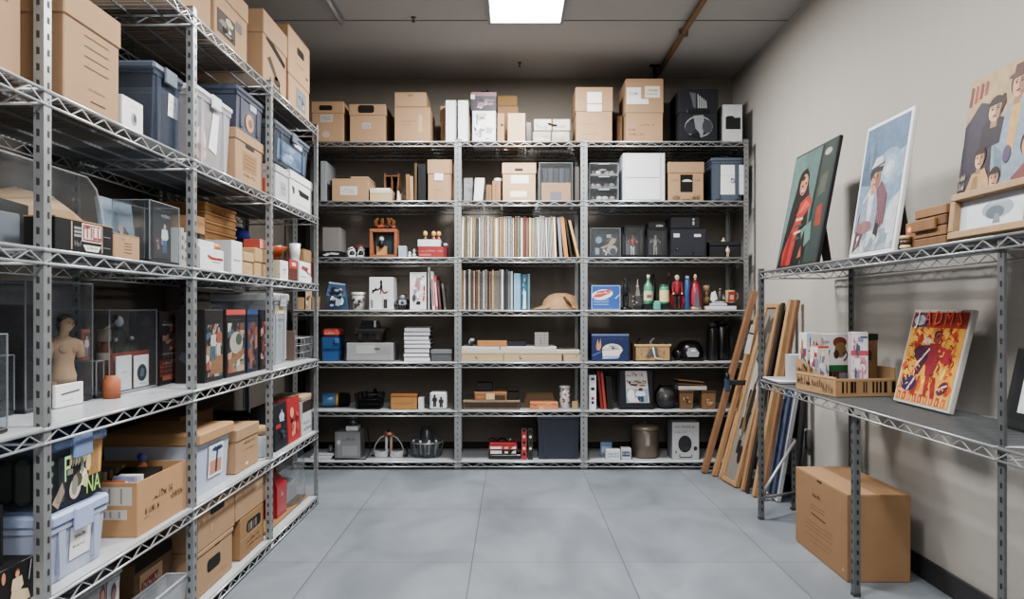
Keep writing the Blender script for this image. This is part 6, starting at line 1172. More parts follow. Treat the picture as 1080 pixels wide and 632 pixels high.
for nm, x, c, lb in (('black_gadget', -.055, '#1d1d20', 'black gadget lying in the wicker tray'), ('silver_gadget', .05, '#b3b5b9', 'silver gadget with round lens in the wicker tray')):
    m = MB('gloss'); m.ell((0, 0, .05), (.035, .035, .05), c); m.ell((.01, -.02, .1), (.022, .02, .025), '#3a3a3e' if x > 0 else '#2a2a2d'); m.tube([(-.03, 0, .08), (-.05, -.01, .13), (-.02, 0, .16)], .008, c, 7)
    solo(m, nm, lb, 'gadget', Spec(.07, .07, .15, (q.loc.x+x, q.loc.y+.02, q.loc.z+.008)))
m = MB('gloss'); m.add([(-.07, 0, .02), (-.03, 0, .09), (.02, 0, .1), (.03, 0, .04), (.07, 0, .02), (.0, 0, .045)], [(0, 1, 2, 3, 4, 5)], '#55575b'); m.tube([(-.01, -.004, .1), (.005, -.004, .02), (.06, -.004, .01)], .006, '#c3c5c9', 6); solo(m, 'silver_crab_badge', 'flat silver spiky badge hung over the front of the wicker tray', 'badge', Spec(.1, .01, .1, (q.loc.x+.01, q.loc.y-d/2-.008, q.loc.z+.004)))
t = thing('black_helmet', 'black helmet with silver badge, fifth back shelf', 'helmet', BS(713, 745, 5, 354, d=.2, yf=5.72))
m = MB('gloss'); m.lathe([(.1, 0), (.108, .04), (.1, .1), (.07, .14), (.02, .155)], '#17181b', 22, at=(.01, 0, 0)); m.ell((-.08, -.01, .05), (.05, .07, .05), '#1b1c1f'); m.build('shell', t)
m = MB('gloss'); m.add([(-.03, -.112, .03), (.05, -.112, .03), (.06, -.11, .06), (.03, -.108, .1), (-.01, -.108, .1), (-.04, -.11, .065)], [(0, 1, 2, 3, 4, 5)], '#8d9096'); m.add([(-.005, -.114, .07), (.03, -.113, .07), (.028, -.112, .085), (.0, -.112, .085)], [(0, 1, 2, 3)], '#d3d5d8'); m.build('badge', t)
m = MB('gloss'); m.box(-.08, .09, -.13, -.04, 0, .02, '#131416', b=.008); m.build('visor', t)
bottle(Spec(.085, .085, .29, ((752-CX)/F*5.74, 5.76, RB[5])), 'black_flask', 'tall black cylinder flask with silver highlight band, fifth back shelf', [(.95, 0), (1, .02), (1, .8), (.9, .86), (.7, .9)], '#1a1b1d', (.72, .9, '#3a3b3e'))
bottle(Spec(.13, .13, .30, ((763-CX)/F*5.78, 5.83, RB[5])), 'black_canister', 'wide black canister behind the tall black flask', [(.95, 0), (1, .02), (1, .85), (.8, .93)], '#151618', (.82, .93, '#1f2022'))
# --- row 6
t = thing('blue_sleeping_roll', 'blue and yellow rolled mat at the left end of the sixth back shelf', 'roll', BS(339, 357, 6, 415, d=.2, yf=5.70)); t.rotation_euler = (0, 0, .2)
m = MB('gloss'); m.T = Tr(0, .02, .055) @ Ry(PI/2); m.lathe([(.052, -.08), (.055, -.075), (.055, .01), (.052, .015)], '#3d6f9c', 18); m.build('blue_end', t)
m = MB('gloss'); m.T = Tr(0, .02, .055) @ Ry(PI/2); m.lathe([(.05, .016), (.05, .04)], '#b58f3c', 18); m.build('yellow_band', t)
m = MB('cloth'); m.T = Tr(0, .02, .055) @ Ry(PI/2); m.lathe([(.048, .041), (.055, .06), (.05, .12), (.03, .13)], '#1d1d20', 18); m.build('dark_end', t)
q = BS(374, 402.5, 6, 417, d=.16); wirebasket(q, 'black wire basket of dark oddments on the sixth back shelf', '#232325', nx=13, ny=6, r=.003, taper=.85); m = MB('cloth'); r = random.Random(6)
m.box(-q.w*.4, q.w*.4, -.06, .06, .004, .07, '#131315', b=.01)
for i in range(12): x = r.uniform(-.08, .08); m.tube([(x, r.uniform(-.04, .04), .06), (x+r.uniform(-.02, .02), 0, .1+r.random()*.05)], r.uniform(.005, .012), '#18181a', 6)
solo(m, 'dark_oddments', 'tangle of dark rods and cloth inside the black wire basket', 'oddments', Spec(1, 1, 1, (q.loc.x, q.loc.y, q.loc.z+.003)))
q = BS(412, 439.5, 6, 416, d=.18); t = thing('orange_carton', 'bright orange-brown carton with creased front, sixth back shelf', 'box', q); m = MB('card'); m.box(-q.w/2, q.w/2, -.09, .09, 0, q.h-.016, '#b57f37', b=.003); m.front(q.w, .18, q.h); m.dl([(.1, .42), (.5, .36), (.9, .44)], .03, '#8a5c24', 1); m.build('body', t); m = MB('card'); m.box(-q.w/2-.003, q.w/2+.003, -.093, .093, q.h-.022, q.h, '#9c6628', b=.004); m.build('lid', t)
pbox(BS(441, 446.5, 6, 420, d=.12), 'white_carton', 'plain white carton left of the white picture mug, sixth back shelf', 'box', '#c3c6c9')
q = BS(453, 471, 6, 414, d=.13); t = thing('white_picture_mug', 'wide white tub printed with black silhouettes, sixth back shelf', 'tub', q); w, h = q.w, q.h; m = MB('gloss'); m.box(-w/2, w/2, -.065, .065, 0, h, '#c9cbce', b=.012); m.front(w, .13, h); m.man(.3, .15, .16, .7, '#24252a', '#24252a', '#24252a', '#24252a'); m.man(.68, .12, .16, .6, '#24252a', '#24252a', '#33343a', '#24252a'); m.build('body', t); m = MB('gloss'); m.tube([(-w/2, 0, h*.8), (-w/2-.03, 0, h*.72), (-w/2-.03, 0, h*.35), (-w/2, 0, h*.25)], .009, '#33353a', 8); m.build('handle', t)
# centre
q = BS(488.5, 548, 6, h=.068, d=.3); t = thing('flat_dark_case', 'flat wooden-edged dark case under smaller boxes, sixth back shelf', 'case', q); m = MB('wood'); m.box(-q.w/2, q.w/2, -.15, .15, 0, .05, '#4f3f2f', b=.003); m.front(q.w, .3, .05); m.dq(0, .0, 1, .22, '#6d5a43', 1); m.dq(.03, .3, .97, .8, '#3d2f22', 1); m.build('body', t); m = MB('wood'); m.box(-q.w/2-.004, q.w/2+.004, -.154, .154, .05, .068, '#7d6a52', b=.004); m.build('lid', t)
qb_ = q
q = BS(500.5, 534.5, 6, h=.064, d=.2, z=q.top); pbox(q, 'brown_picture_box', 'brown box with pale square label on the flat dark case', 'box', '#8a5f3c', lambda m: (m.dq(.36, .1, .62, .8, '#c9aa82', 2), m.dq(.62, .05, .95, .6, '#4a3423', 1), m.dq(0, .78, 1, 1, '#a07650', 1), m.dq(.05, .3, .3, .5, '#a8703f', 1)))
pbox(BS(503, 519.5, 6, h=.062, d=.15, z=q.top), 'black_box', 'small black box, topmost on the flat dark case', 'box', '#1a1817')
pbox(BS(535.5, 547, 6, h=.056, d=.12, z=qb_.top, yf=5.70), 'dark_brown_box', 'dark brown box at the end of the flat dark case', 'box', '#2a221c')
q = BS(559, 588.5, 6, h=.056, d=.12); t = pbox(q, 'orange_patterned_box', 'orange patterned flat box in front of the tan folder', 'box', '#c07a4a', lambda m: (m.art(.0, .0, 1, .95, 5, ['#c07a4a', '#cf8f5f', '#b0653a', '#d8a070'], 10, .6), m.dq(0, .6, 1, .68, '#8a4f2c', 3)))
m = MB('card'); m.add([(-.14, -.04, .0), (.12, -.04, 0), (.1, .12, .085), (-.1, .12, .085), (-.14, -.04, .012), (.12, -.04, .012), (.1, .12, .095), (-.1, .12, .095)], [(0, 1, 2, 3), (4, 5, 6, 7), (0, 1, 5, 4), (1, 2, 6, 5), (2, 3, 7, 6), (3, 0, 4, 7)], '#9a7b56'); solo(m, 'tan_folder', 'tan folder sloping up behind the orange patterned box', 'folder', Spec(1, 1, 1, (q.loc.x-.02, q.loc.y+.105, RB[6])))
t = thing('patterned_tin', 'white and grey patterned tin standing right of the orange box, sixth back shelf', 'tin', BS(590.5, 601.5, 6, 408.5, d=.09, yf=5.69)); m = MB('gloss'); m.lathe([(.038, 0), (.04, .006), (.04, .16)], '#a9a5a5', 18); r = random.Random(8)
for i in range(16): a = -PI/2+r.uniform(-1.3, 1.3); z = .02+.009*i; m.ell((.036*math.cos(a), .036*math.sin(a), z), (.011, .009, .008), r.choice(('#5a5152', '#3a3638', '#d5d2d2', '#8d5a52')), 7, 5)
m.build('body', t); m = MB('gloss'); m.lathe([(.042, .158), (.042, .17), (.036, .174)], '#c9c9cc', 18); m.build('lid', t)
pbox(BS(603.5, 609.5, 6, 424, d=.05, yf=5.7), 'tan_cube', 'small tan cube at the right end of the middle bay, sixth back shelf', 'cube', '#a3845a')
# right
book(BS(621.5, 628.8, 6, 396, d=.2), 'white_binder', 'white binder with dark spine marks at the left of the right bay, sixth back shelf', 'binder', '#c6cad0', '#8d9096', marks=lambda m: (m.dq(.25, .85, .75, .93, '#2f3d66', 1), m.de(.5, .6, .3, .05, '#2a2c33', 1), m.dq(.3, .28, .7, .36, '#7d2f33', 1), m.dq(.3, .16, .7, .24, '#2a2c33', 1)))
for i, (px, c, tilt, w, h, lb) in enumerate(((633, '#7d2a26', -.1, .018, .29, 'dark red book leaning left beside the white binder'), (636.5, '#a03a30', -.1, .02, .28, 'brighter red book leaning left, second from the white binder'), (641.5, '#222225', -.05, .04, .25, 'black folder standing left of the framed display'))):
    m = MB('print'); k = math.tan(tilt); m.prism([(-w/2, 0), (w/2, 0), (w/2+h*k, h), (-w/2+h*k, h)], -.1, .1, c); solo(m, 'leaning_book', lb, 'book', Spec(w, .2, h, ((px-CX)/F*5.68+.014, 5.78, RB[6])))
q = BS(651.5, 690.5, 6, 389, d=.06); t = thing('framed_display', 'rounded dark framed display with boxing-style picture, sixth back shelf', 'framed picture', q); w, d, h = q.w, q.d, q.h; m = MB('gloss'); m.box(-w/2, w/2, -.03, .03, 0, h, '#23252e', b=.018); m.build('frame', t)
m = MB('print'); m.front(w, d, h); m.dp([(.24, .16), (.86, .16), (.78, .94), (.2, .94)], '#b9b4b6', 1); m.art(.2, .48, .8, .7, 3, ['#8d7468', '#77584a', '#a9907f', '#4b3a33'], 9, 1.5, False); m.scrib(.22, .74, .8, .1, '#7d3a44', 4, 3); m.scrib(.24, .74, .66, .06, '#3a3338', 9, 3); m.dq(.24, .18, .82, .5, '#7f96ad', 2); m.de(.36, .34, .1, .15, '#d6d3d2', 3); m.man(.62, .18, .14, .34, '#4a3a38', '#2a2422', '#c9cdd3', '#35405a', 3.5); m.dp([(.3, .18), (.6, .18), (.5, .3)], '#c9c4c4', 4); m.build('picture', t)
t = thing('round_speaker', 'black round speaker with grey cone, sixth back shelf', 'speaker', BS(692.5, 715, 6, 406, d=.13, yf=5.68)); m = MB('gloss'); m.T = Tr(0, 0, .087) @ Rx(PI/2); m.lathe([(.05, -.06), (.085, -.04), (.086, .035), (.08, .05), (.07, .046), (.066, .05)], '#161719', 26); m.build('housing', t)
m = MB('gloss'); m.T = Tr(0, 0, .087) @ Rx(PI/2); m.lathe([(.062, .052), (.05, .042), (.02, .03), (0, .03)], '#4d4f53', 22); m.build('cone', t)
m = MB('gloss'); m.T = Tr(0, 0, .087) @ Rx(PI/2); m.ell((0, 0, .034), (.019, .019, .014), '#8d8f93', 12, 8); m.build('dust_cap', t)
for i, (a, b, c, lb) in enumerate(((717, 731.5, '#7a5c3c', 'small square brown pot, left of its twin under the papers, sixth back shelf'), (740.5, 755, '#8a653f', 'small square brown pot at the right end of the sixth back shelf'))):
    q = BS(a, b, 6, 413, d=.1, yf=5.68); t = thing('brown_pot', lb, 'pot', q, 'brown pots'); m = MB('card'); m.tb(q.w*.9, q.d*.9, q.w, q.d, 0, q.h, c); m.front(q.w, q.d, q.h); m.art(.15, .15, .85, .7, i+3, [c, '#a9835a', '#5a4128', '#c9a070'], 7, 1, False); m.build('body', t); m = MB('card'); m.box(-q.w/2-.003, q.w/2+.003, -q.d/2-.003, q.d/2+.003, q.h-.012, q.h+.004, '#5f452c', b=.003); m.build('rim', t)
zt = q.top+.005
pbox(Spec(.215, .13, .032, (1.372, 5.75, zt)), 'white_flat_parcel', 'white flat parcel bridging the two brown pots', 'parcel', '#bdbab4', lambda m: m.dq(0, 0, 1, .2, '#8d8a84', 1))
for i, (z, c, an) in enumerate(((.035, '#a97a55', .05), (.047, '#3a2c24', .07), (.059, '#b58a66', .10))):
    m = MB('card'); m.box(-.1, .1, -.06, .06, 0, .006, c); o = solo(m, 'loose_card_sheet', ('orange-brown card sheet just above the white flat parcel', 'dark card sheet between the two brown ones on the white flat parcel', 'topmost tilted brown card sheet over the white flat parcel')[i], 'card', Spec(.2, .12, .006, (1.36, 5.75, zt+z+.006))); o.rotation_euler = (0, an, .05*i)
m = MB('paint'); m.add([(-.08, -.03, .0), (.02, -.04, .0), (.03, .04, .015), (-.07, .05, .02)], [(0, 1, 2, 3)], '#2c2a2a'); m.add([(-.08, -.03, .0), (.02, -.04, .0), (.03, .04, -.035), (-.07, .05, -.03)], [(0, 1, 2, 3)], '#1c1b1b'); solo(m, 'black_pouch', 'dark pouch between the round speaker and the papers', 'pouch', Spec(1, 1, 1, (1.225, 5.86, RB[6]+.145)))
pbox(Spec(.06, .07, .105, (1.215, 5.87, RB[6])), 'dark_block', 'dark block under the dark pouch behind the round speaker', 'block', '#1f1d1c')
# --- row 7
for i in range(3):
    q = Spec(.16, .2, .014, (-1.45+.01*i, 5.76, RB[7]+.015*i)); m = MB('paint'); m.box(-.08, .08, -.1, .1, 0, .013, ('#a9adb3', '#b9bcc2', '#9aa0a6')[i], b=.002); solo(m, 'paper_bundle', ('lowest flat paper bundle at the left end of the bottom back shelf', 'middle flat paper bundle at the left end of the bottom back shelf', 'top flat paper bundle at the left end of the bottom back shelf')[i], 'papers', q, 'flat paper bundles')
m = MB('gloss'); m.lathe([(.02, 0), (.022, .03), (.012, .036), (.012, .05)], '#5a5d62', 10); solo(m, 'small_dark_bottle', 'small grey bottle on the top paper bundle', 'bottle', Spec(.04, .04, .05, (-1.39, 5.74, q.top)))
q = BS(353, 379.5, 7, 456, d=.2); t = thing('grey_appliance', 'grey boxy appliance with pale front panel, bottom back shelf', 'appliance', q); w, h = q.w, q.h; m = MB('gloss'); m.box(-w/2, w/2, -.1, .1, 0, h, '#75777b', b=.004); m.build('body', t); m = MB('gloss'); m.front(w, .2, h); m.dq(.3, .15, .9, .5, '#85878b', 1); m.de(.16, .62, .07, .09, '#a5a7ab', 1); m.scrib(.3, .85, .68, .12, '#4d4f53', 4); m.dq(.06, .0, .1, 1, '#616367', 1); m.build('front_panel', t); m = MB('gloss'); m.tube([(-w/2, -.05, .03), (-w/2, -.11, .008), (w/2+.04, -.1, .006), (w/2+.06, 0, .05), (w/2+.03, .05, h)], .006, '#2c2d30', 6); m.build('cable', t)
q2 = BS(364.5, 377.5, 7, h=.036, d=.1, z=q.top, yf=5.70); m = MB('gloss'); m.box(-q2.w/2, q2.w/2, -.05, .05, 0, .036, '#b9bcc0', b=.004); solo(m, 'white_adapter', 'white block on the grey boxy appliance', 'adapter', q2)
bottle(Spec(.075, .075, .075, (q2.loc.x, q2.loc.y, q2.top)), 'clear_jar', 'small dark jar on the white block above the grey appliance', [(.9, 0), (1, .1), (1, .7)], '#3a3b3e', (1.02, .72, '#55575b'))
t = thing('model_boat', 'pair of white boat hulls with arched ropes and red tops, bottom back shelf', 'model boat', BS(389.5, 427.5, 7, 453, d=.14, yf=5.70))
for sx in (-1, 1):
    m = MB('gloss'); x = sx*.058; n = 10; vs = []
    for i in range(n+1):
        f = -1+2*i/n; wd = .03*(1-abs(f)**2.2)+.002; vs += [(x+f*.055, -wd-.0, .045+.012*f*f), (x+f*.048, -wd*.5, .0), (x+f*.048, wd*.5, .0), (x+f*.055, wd, .045+.012*f*f)]
    m.add(vs, [(4*i+k, 4*i+k+1, 4*i+k+5, 4*i+k+4) for i in range(n) for k in range(3)]+[(0, 1, 2, 3), (4*n, 4*n+1, 4*n+2, 4*n+3)]+[(4*i, 4*i+3, 4*i+7, 4*i+4) for i in range(n)], '#c9cdd2'); m.build('hull', t)
    m = MB('gloss'); m.tube([(sx*.018, 0, .03), (sx*.018, 0, .16)], [.014, .01] if sx > 0 else [.012, .01], '#a8947a' if sx > 0 else '#b9bdc2', 8); m.build('mast', t)
    m = MB('gloss'); m.tube([(sx*.115, -.01, .05), (sx*.1, -.01, .1), (sx*.065, -.01, .15), (sx*.02, -.005, .17)], .005, '#a9a6a2', 6); m.build('rope', t)
m = MB('paint')
for a in range(6): m.ell((.024*math.cos(a), .02*math.sin(a), .175+.008*(a % 2)), (.018, .016, .013), ('#a04438', '#8a3a34', '#c9a090')[a % 3], 8, 6)
m.ell((0, 0, .2), (.012, .012, .015), '#1c1c1e', 8, 6); m.build('red_top', t)
m = MB('gloss'); m.tube([(.12, -.02, .010), (.145, .0, .03), (.13, .03, .07)], .008, '#2a2b2e', 6); m.tube([(-.14, .02, .006), (.14, .03, .006)], .006, '#2a2b2e', 6); m.build('cradle', t)
t = thing('glass_tub', 'round glass tub with a metal handle band and dark fittings, bottom back shelf', 'glass tub', BS(430, 466.5, 7, 453, d=.24, yf=5.69)); m = MB('clear'); m.lathe([(.1, .002), (.118, .02), (.128, .1), (.115, .14), (.07, .17)], '#b5babd', 24); m.build('bowl', t)
m = MB('wire'); m.tube([(.124*math.cos(a*PI/12), .124*math.sin(a*PI/12), .115) for a in range(24)], .005, '#a9adb0', 6, closed=True)
for a in range(8): m.tube([(.1*math.cos(a*PI/4), .1*math.sin(a*PI/4), .0), (.128*math.cos(a*PI/4), .128*math.sin(a*PI/4), .11)], .003, '#8d9194', 5)
m.build('wire_frame', t)
m = MB('gloss'); m.tube([(0, 0, .01), (0, 0, .12), (0, 0, .20), (0, 0, .225)], [.07, .06, .045, .03], '#3a3b3e', 14); m.build('core', t)
m = MB('gloss')
for a in (-2.5, -1.9, -1.3, -.8): m.ell((.115*math.cos(a), .115*math.sin(a), .13), .011, '#c9ccd0', 8, 6); m.tube([(.1*math.cos(a), .1*math.sin(a), .03), (.118*math.cos(a), .118*math.sin(a), .12)], .006, '#9a9da1', 6)
m.build('fittings', t)
# centre
q = Spec(.235, .12, .036, ((532-CX)/F*5.68, 5.74, RB[7])); m = MB('gloss'); m.box(-.118, .118, -.06, .06, 0, .035, '#1b1b1e', b=.004); solo(m, 'black_tray', 'black tray carrying red and white cases, bottom back shelf', 'tray', Spec(.235, .12, .035, ((533-CX)/F*5.68, 5.74, RB[7])))
zt = RB[7]+.0375
for i, (c, hh) in enumerate((('#17171a', .036), ('#b02f36', .03), ('#a32a32', .022))):
    q = Spec(.215 if i < 2 else .205, .12, hh-.001, ((530.6-CX)/F*5.68, 5.74, zt)); w = q.w
    pbox(q, 'flat_game_case', ('black case with white panels, lowest on the black tray', 'red case with white panels, middle of the stack on the black tray', 'plain red case, top of the stack on the black tray')[i], 'case', c, (lambda m: (m.dq(.05, .15, .45, .8, '#d3cfc9', 1), m.dq(.55, .2, .68, .7, '#c9b9a8', 1), m.dp([(.78, .2), (.95, .2), (.95, .85), (.85, .7)], '#d8d2cc', 1))) if i < 2 else None, grp='red and black cases'); zt = q.top-.0006
t = thing('black_cable_coil', 'dark coiled cable with a bright tip on the red cases', 'cable', Spec(.12, .08, .03, ((527-CX)/F*5.7, 5.75, zt+.002))); m = MB('gloss'); m.tube([(-.09+.012*i, .03*math.sin(i*.9), .006+.012*abs(math.sin(i*.5))) for i in range(14)], .006, '#1a1a1c', 6); m.build('cord', t); m = MB('gloss'); m.tube([(.07, -.03, .006), (.085, -.04, .024)], .005, '#c0c3c6', 6); m.build('tip', t)
for i, (a, b, py, c) in enumerate(((550, 555.5, 454, '#a33038'), (556.8, 562, 454.5, '#2c352f'))):
    q = BS(a, b, 7, py, d=.14); book(q, 'media_case', ('red and black media case standing beside the black tray', 'dark green media case standing next to the navy tote')[i], 'case', c, '#8d8f92', marks=lambda m: [m.de(.5, .18+.2*k, .3, .05, '#c9bfae' if k % 2 else '#1c1c1e', 1, 8) for k in range(5)])
q = BS(566, 612.5, 7, 437.5, d=.36); q.h = .352; tote(q, 'big dark navy storage tote with lid, bottom back shelf', '#2a2e40', '#30354a', cls='gloss', taper=.95, lh=.05, latch=False, marks=lambda m: m.scrib(.45, .58, .62, .02, '#1c1f2b', 3, 2))
# right
for i, (x, w, c, c2, lb) in enumerate(((640, .09, '#6d87ad', '#9fb3cf', 'small blue card behind the white boxes, bottom back shelf'), (645, .11, '#c3c6ca', '#8fa6c0', 'small white box with blue label, bottom back shelf'), (659, .075, '#b5bac2', '#3d4a66', 'small grey box with navy marks, bottom back shelf'))):
    q = Spec(w, (.02, .08, .07)[i], (.11, .075, .085)[i], ((x-CX)/F*5.68+.01, (5.80, 5.70, 5.715)[i], RB[7])); pbox(q, 'small_carton', lb, 'box', c, lambda m: (m.dq(.1, .25, .9, .7, c2, 1), m.scrib(.15, .85, .4, .2, '#e3e6ea', i, 2)))
t = thing('metal_canister', 'brownish steel canister with domed lid and painted glassy highlight, bottom back shelf', 'canister', BS(668.5, 697.5, 7, 447, d=.21, yf=5.69)); m = MB('metal'); m.lathe([(.095, 0), (.102, .008), (.104, .2), (.1, .212)], '#7d7166', 28); m.build('body', t)
m = MB('metal'); m.lathe([(.107, .21), (.107, .232), (.09, .246), (.03, .256), (0, .257)], '#8d8172', 28); m.build('lid', t); m = MB('gloss'); m.lathe([(.01, .256), (.014, .268), (.008, .276)], '#5f574e', 12); m.build('knob', t)
m = MB('frost'); m.add([(-.012+.1*0, -.1055, .1), (.016, -.1045, .1), (.016, -.1045, .19), (-.012, -.1055, .19)], [(0, 1, 2, 3)], '#c9c5bd'); m.build('highlight_patch', t)  # pale frosted patch painted on as the glassy highlight
q = BS(709, 737.5, 7, 446, d=.18); pbox(q, 'grey_printed_box', 'grey box with black round picture and small print, bottom back shelf', 'box', '#a3a5a9', lambda m: (m.de(.47, .42, .25, .23, '#2c2e33', 1), m.dp([(.3, .25), (.55, .25), (.66, .33), (.4, .34)], '#3a3c42', 2), m.de(.86, .3, .07, .06, '#33353a', 1), m.dl([(.28, .15), (.28, .06), (.72, .06), (.72, .13)], .03, '#35373c', 1), m.scrib(.1, .85, .86, .05, '#3d3f45', 3), m.scrib(.1, .55, .72, .04, '#4d4f55', 6), m.de(.14, .2, .04, .04, '#6d6f75', 1)), sidec='#7d7f83')
# ================================================================ RIGHT SIDE
def panel(name, label, cat, base0, base1, lean, h, th, draw, framec, fw=.012, z=0, face='#8899a0', strut=True, parts=('board', 'picture', 'border')):
    """flat picture standing on its long edge from base0 (far, y0) to base1 (near, y1), leaning towards +x by lean at the top"""
    (x0, y0), (x1, y1) = base0, base1
    w = math.hypot(x1-x0, y1-y0); rz = math.atan2(y1-y0, x1-x0)
    t = bpy.data.objects.new(name, None); COL.objects.link(t); a = math.asin(lean/h); t.location = ((x0+x1)/2, (y0+y1)/2, z+.0015+th*math.sin(a)); t.empty_display_size = .05; t.rotation_euler = (0, 0, rz)
    tag(t, label, cat)
    T_ = Rx(-a); m = MB('paint', T_); m.box(-w/2, w/2, 0, th, 0, h, framec, b=.003); m.build(parts[0], t)
    m = MB('canvas', T_); m.on((-w/2+fw, -.0006, fw), (w-2*fw, 0, 0), (0, 0, h-2*fw), (0, -1, 0)); m.dq(0, 0, 1, 1, face, 0); draw(m); m.build(parts[1], t)
    if strut:
        m = MB('card'); zt = h*.72*math.cos(a); yt = h*.72*math.sin(a)+th; m.add([(x, y+e, z_) for e in (0, .004) for x, y, z_ in ((-.05, yt, zt), (.05, yt, zt), (.05, yt+.07, .0), (-.05, yt+.07, 0))], [(0, 1, 2, 3), (4, 5, 6, 7), (0, 1, 5, 4), (2, 3, 7, 6), (1, 2, 6, 5), (3, 0, 4, 7)], '#5d554c'); m.build('easel_back', t)
    return t
ZT = R1+.001
# poster 1: dark red-robed figure on teal
def red_robe(m):
    m.dq(0, 0, 1, 1, '#56706d', 1); m.dp([(.0, .3), (.35, .35), (.3, 1), (0, 1)], '#5f7a77', 1.2)
    m.dp([(.62, 0), (1, 0), (1, 1), (.68, 1)], '#34423f', 1.4); m.dp([(.64, 0), (.69, 0), (.73, 1), (.68, 1)], '#1b211f', 1.8)
    m.de(.84, .92, .08, .03, '#a9b0ac', 2.2); m.dp([(.82, .3), (.95, .3), (.93, .48), (.8, .46)], '#8f3a2c', 2); m.dp([(.76, .55), (.92, .58), (.92, .75), (.78, .72)], '#55594f', 1.9)
    m.dp([(.02, 0), (.55, 0), (.62, .35), (.55, .6), (.38, .86), (.22, .8), (.12, .5)], '#1f1a1a', 2.2)
    m.de(.33, .74, .14, .11, '#171313', 2.5); m.de(.36, .71, .095, .095, '#b98468', 3, 18); m.de(.32, .77, .05, .02, '#2a1b18', 3.3); m.de(.33, .70, .02, .012, '#241513', 3.5); m.de(.41, .715, .02, .012, '#241513', 3.5); m.dp([(.31, .655), (.42, .665), (.39, .63), (.33, .625)], '#8d3a34', 3.5); m.dp([(.32, .655), (.41, .662), (.4, .65), (.33, .645)], '#ddd2c8', 3.8); m.dl([(.375, .72), (.365, .68)], .012, '#8a5a48', 3.5)
    m.dp([(.1, .12), (.3, .4), (.36, .55), (.56, .6), (.66, .5), (.5, .42), (.42, .3), (.36, 0), (.12, 0)], '#a8342c', 2.8); m.dp([(.3, .44), (.5, .56), (.62, .5), (.42, .46)], '#c9524a', 3.1); m.dp([(.14, .0), (.24, .0), (.3, .3), (.22, .28)], '#7c2422', 3.2)
    for i in range(4): m.dl([(.32, .4-.06*i), (.5, .4-.055*i)], .022, ('#b9b09c', '#3f4f4b')[i % 2], 3.4)
    m.dp([(.5, .3), (.72, .36), (.78, .2), (.6, .12)], '#5d7f78', 3); m.dp([(.48, .1), (.6, .3), (.66, .1), (.6, 0), (.45, 0)], '#241d1d', 3.2); m.dp([(.52, .05), (.58, .16), (.62, .06)], '#a35a42', 3.5)
panel('poster', 'dark framed poster of a laughing figure in a red robe, standing on the top shelf', 'poster', (1.478, 4.20), (1.478, 3.645), .118, .64, .02, red_robe, '#24272a', .012, ZT)
# poster 2: white framed, seated man in a cap
def capman(m):
    m.dq(0, 0, 1, 1, '#7890a8', 1); m.dp([(0, .6), (1, .75), (1, 1), (0, 1)], '#5a7593', 1.1); m.dp([(.35, .45), (1, .55), (1, .75), (.4, .62)], '#8ea2b6', 1.2); m.collage(0, .0, 1, .16, 3, ['#9ba8b5', '#b5bfc8', '#87949f', '#c3cbd1'], 6, 3, 2.25)
    for k, (c, s) in enumerate((('#8299b0', 1), ('#93a8bb', .7), ('#aebdc9', .42), ('#ccd1d2', .18))): m.de(.66, .62, .3*s, .16*s, c, 1.4+.15*k, 16)
    m.dp([(.0, .55), (.12, .84), (.24, .9), (.38, .66), (.34, .52)], '#4f6780', 2.1); m.dp([(.12, .84), (.24, .9), (.22, .6)], '#647d97', 2.3)
    m.dp([(0, 0), (1, 0), (1, .42), (.8, .36), (.7, .2), (.4, .14), (0, .1)], '#a9b3bd', 2.2); m.dp([(.75, .3), (1, .42), (1, .1), (.8, .12)], '#c0c7cd', 2.4)
    m.dp([(.02, .0), (.2, .06), (.34, .3), (.2, .42), (.08, .3)], '#5f3d45', 2.6)
    m.dp([(.1, .2), (.62, .14), (.68, .4), (.5, .53), (.25, .48), (.12, .38)], '#8d98ab', 2.8); m.dp([(.5, .12), (.72, .2), (.72, .42), (.55, .54), (.44, .48), (.54, .3)], '#6b4650', 3)
    for i in range(4): m.dl([(.52+.05*i, .16), (.52+.045*i, .5)], .012, '#8a6a72', 3.3)
    m.dp([(.26, .46), (.4, .5), (.38, .22), (.3, .2)], '#c3c9d2', 3.2); m.dl([(.14, .4), (.3, .5), (.42, .52)], .02, '#d8cfcb', 3.4)
    m.de(.38, .58, .12, .105, '#c0917a', 3.5, 18); m.de(.44, .575, .06, .09, '#8d604c', 3.55, 12); m.dp([(.3, .5), (.44, .52), (.42, .46), (.32, .44)], '#b5846c', 3.4); m.dp([(.22, .63), (.55, .7), (.52, .62), (.36, .62), (.26, .56)], '#2c2a2e', 3.8); m.dp([(.24, .66), (.34, .74), (.5, .74), (.54, .66)], '#c3c2c4', 4); m.dl([(.24, .65), (.54, .68)], .016, '#3a3a40', 4.2)
    m.de(.34, .585, .018, .01, '#2a1c18', 4); m.de(.42, .59, .018, .01, '#2a1c18', 4); m.dl([(.375, .58), (.37, .55)], .012, '#8d5f4a', 4); m.dl([(.33, .525), (.41, .53)], .012, '#7a3a34', 4)
    m.de(.25, .2, .2, .05, '#8d6a6a', 3.6, 14); m.dp([(.5, .14), (.62, .1), (.62, .2), (.54, .22)], '#2c2a30', 3.7)
panel('poster', 'white framed poster of a man in a cap and striped jacket, under blue sky', 'poster', (1.465, 3.26), (1.465, 2.88), .085, .57, .018, capman, '#d3d6d8', .016, ZT)
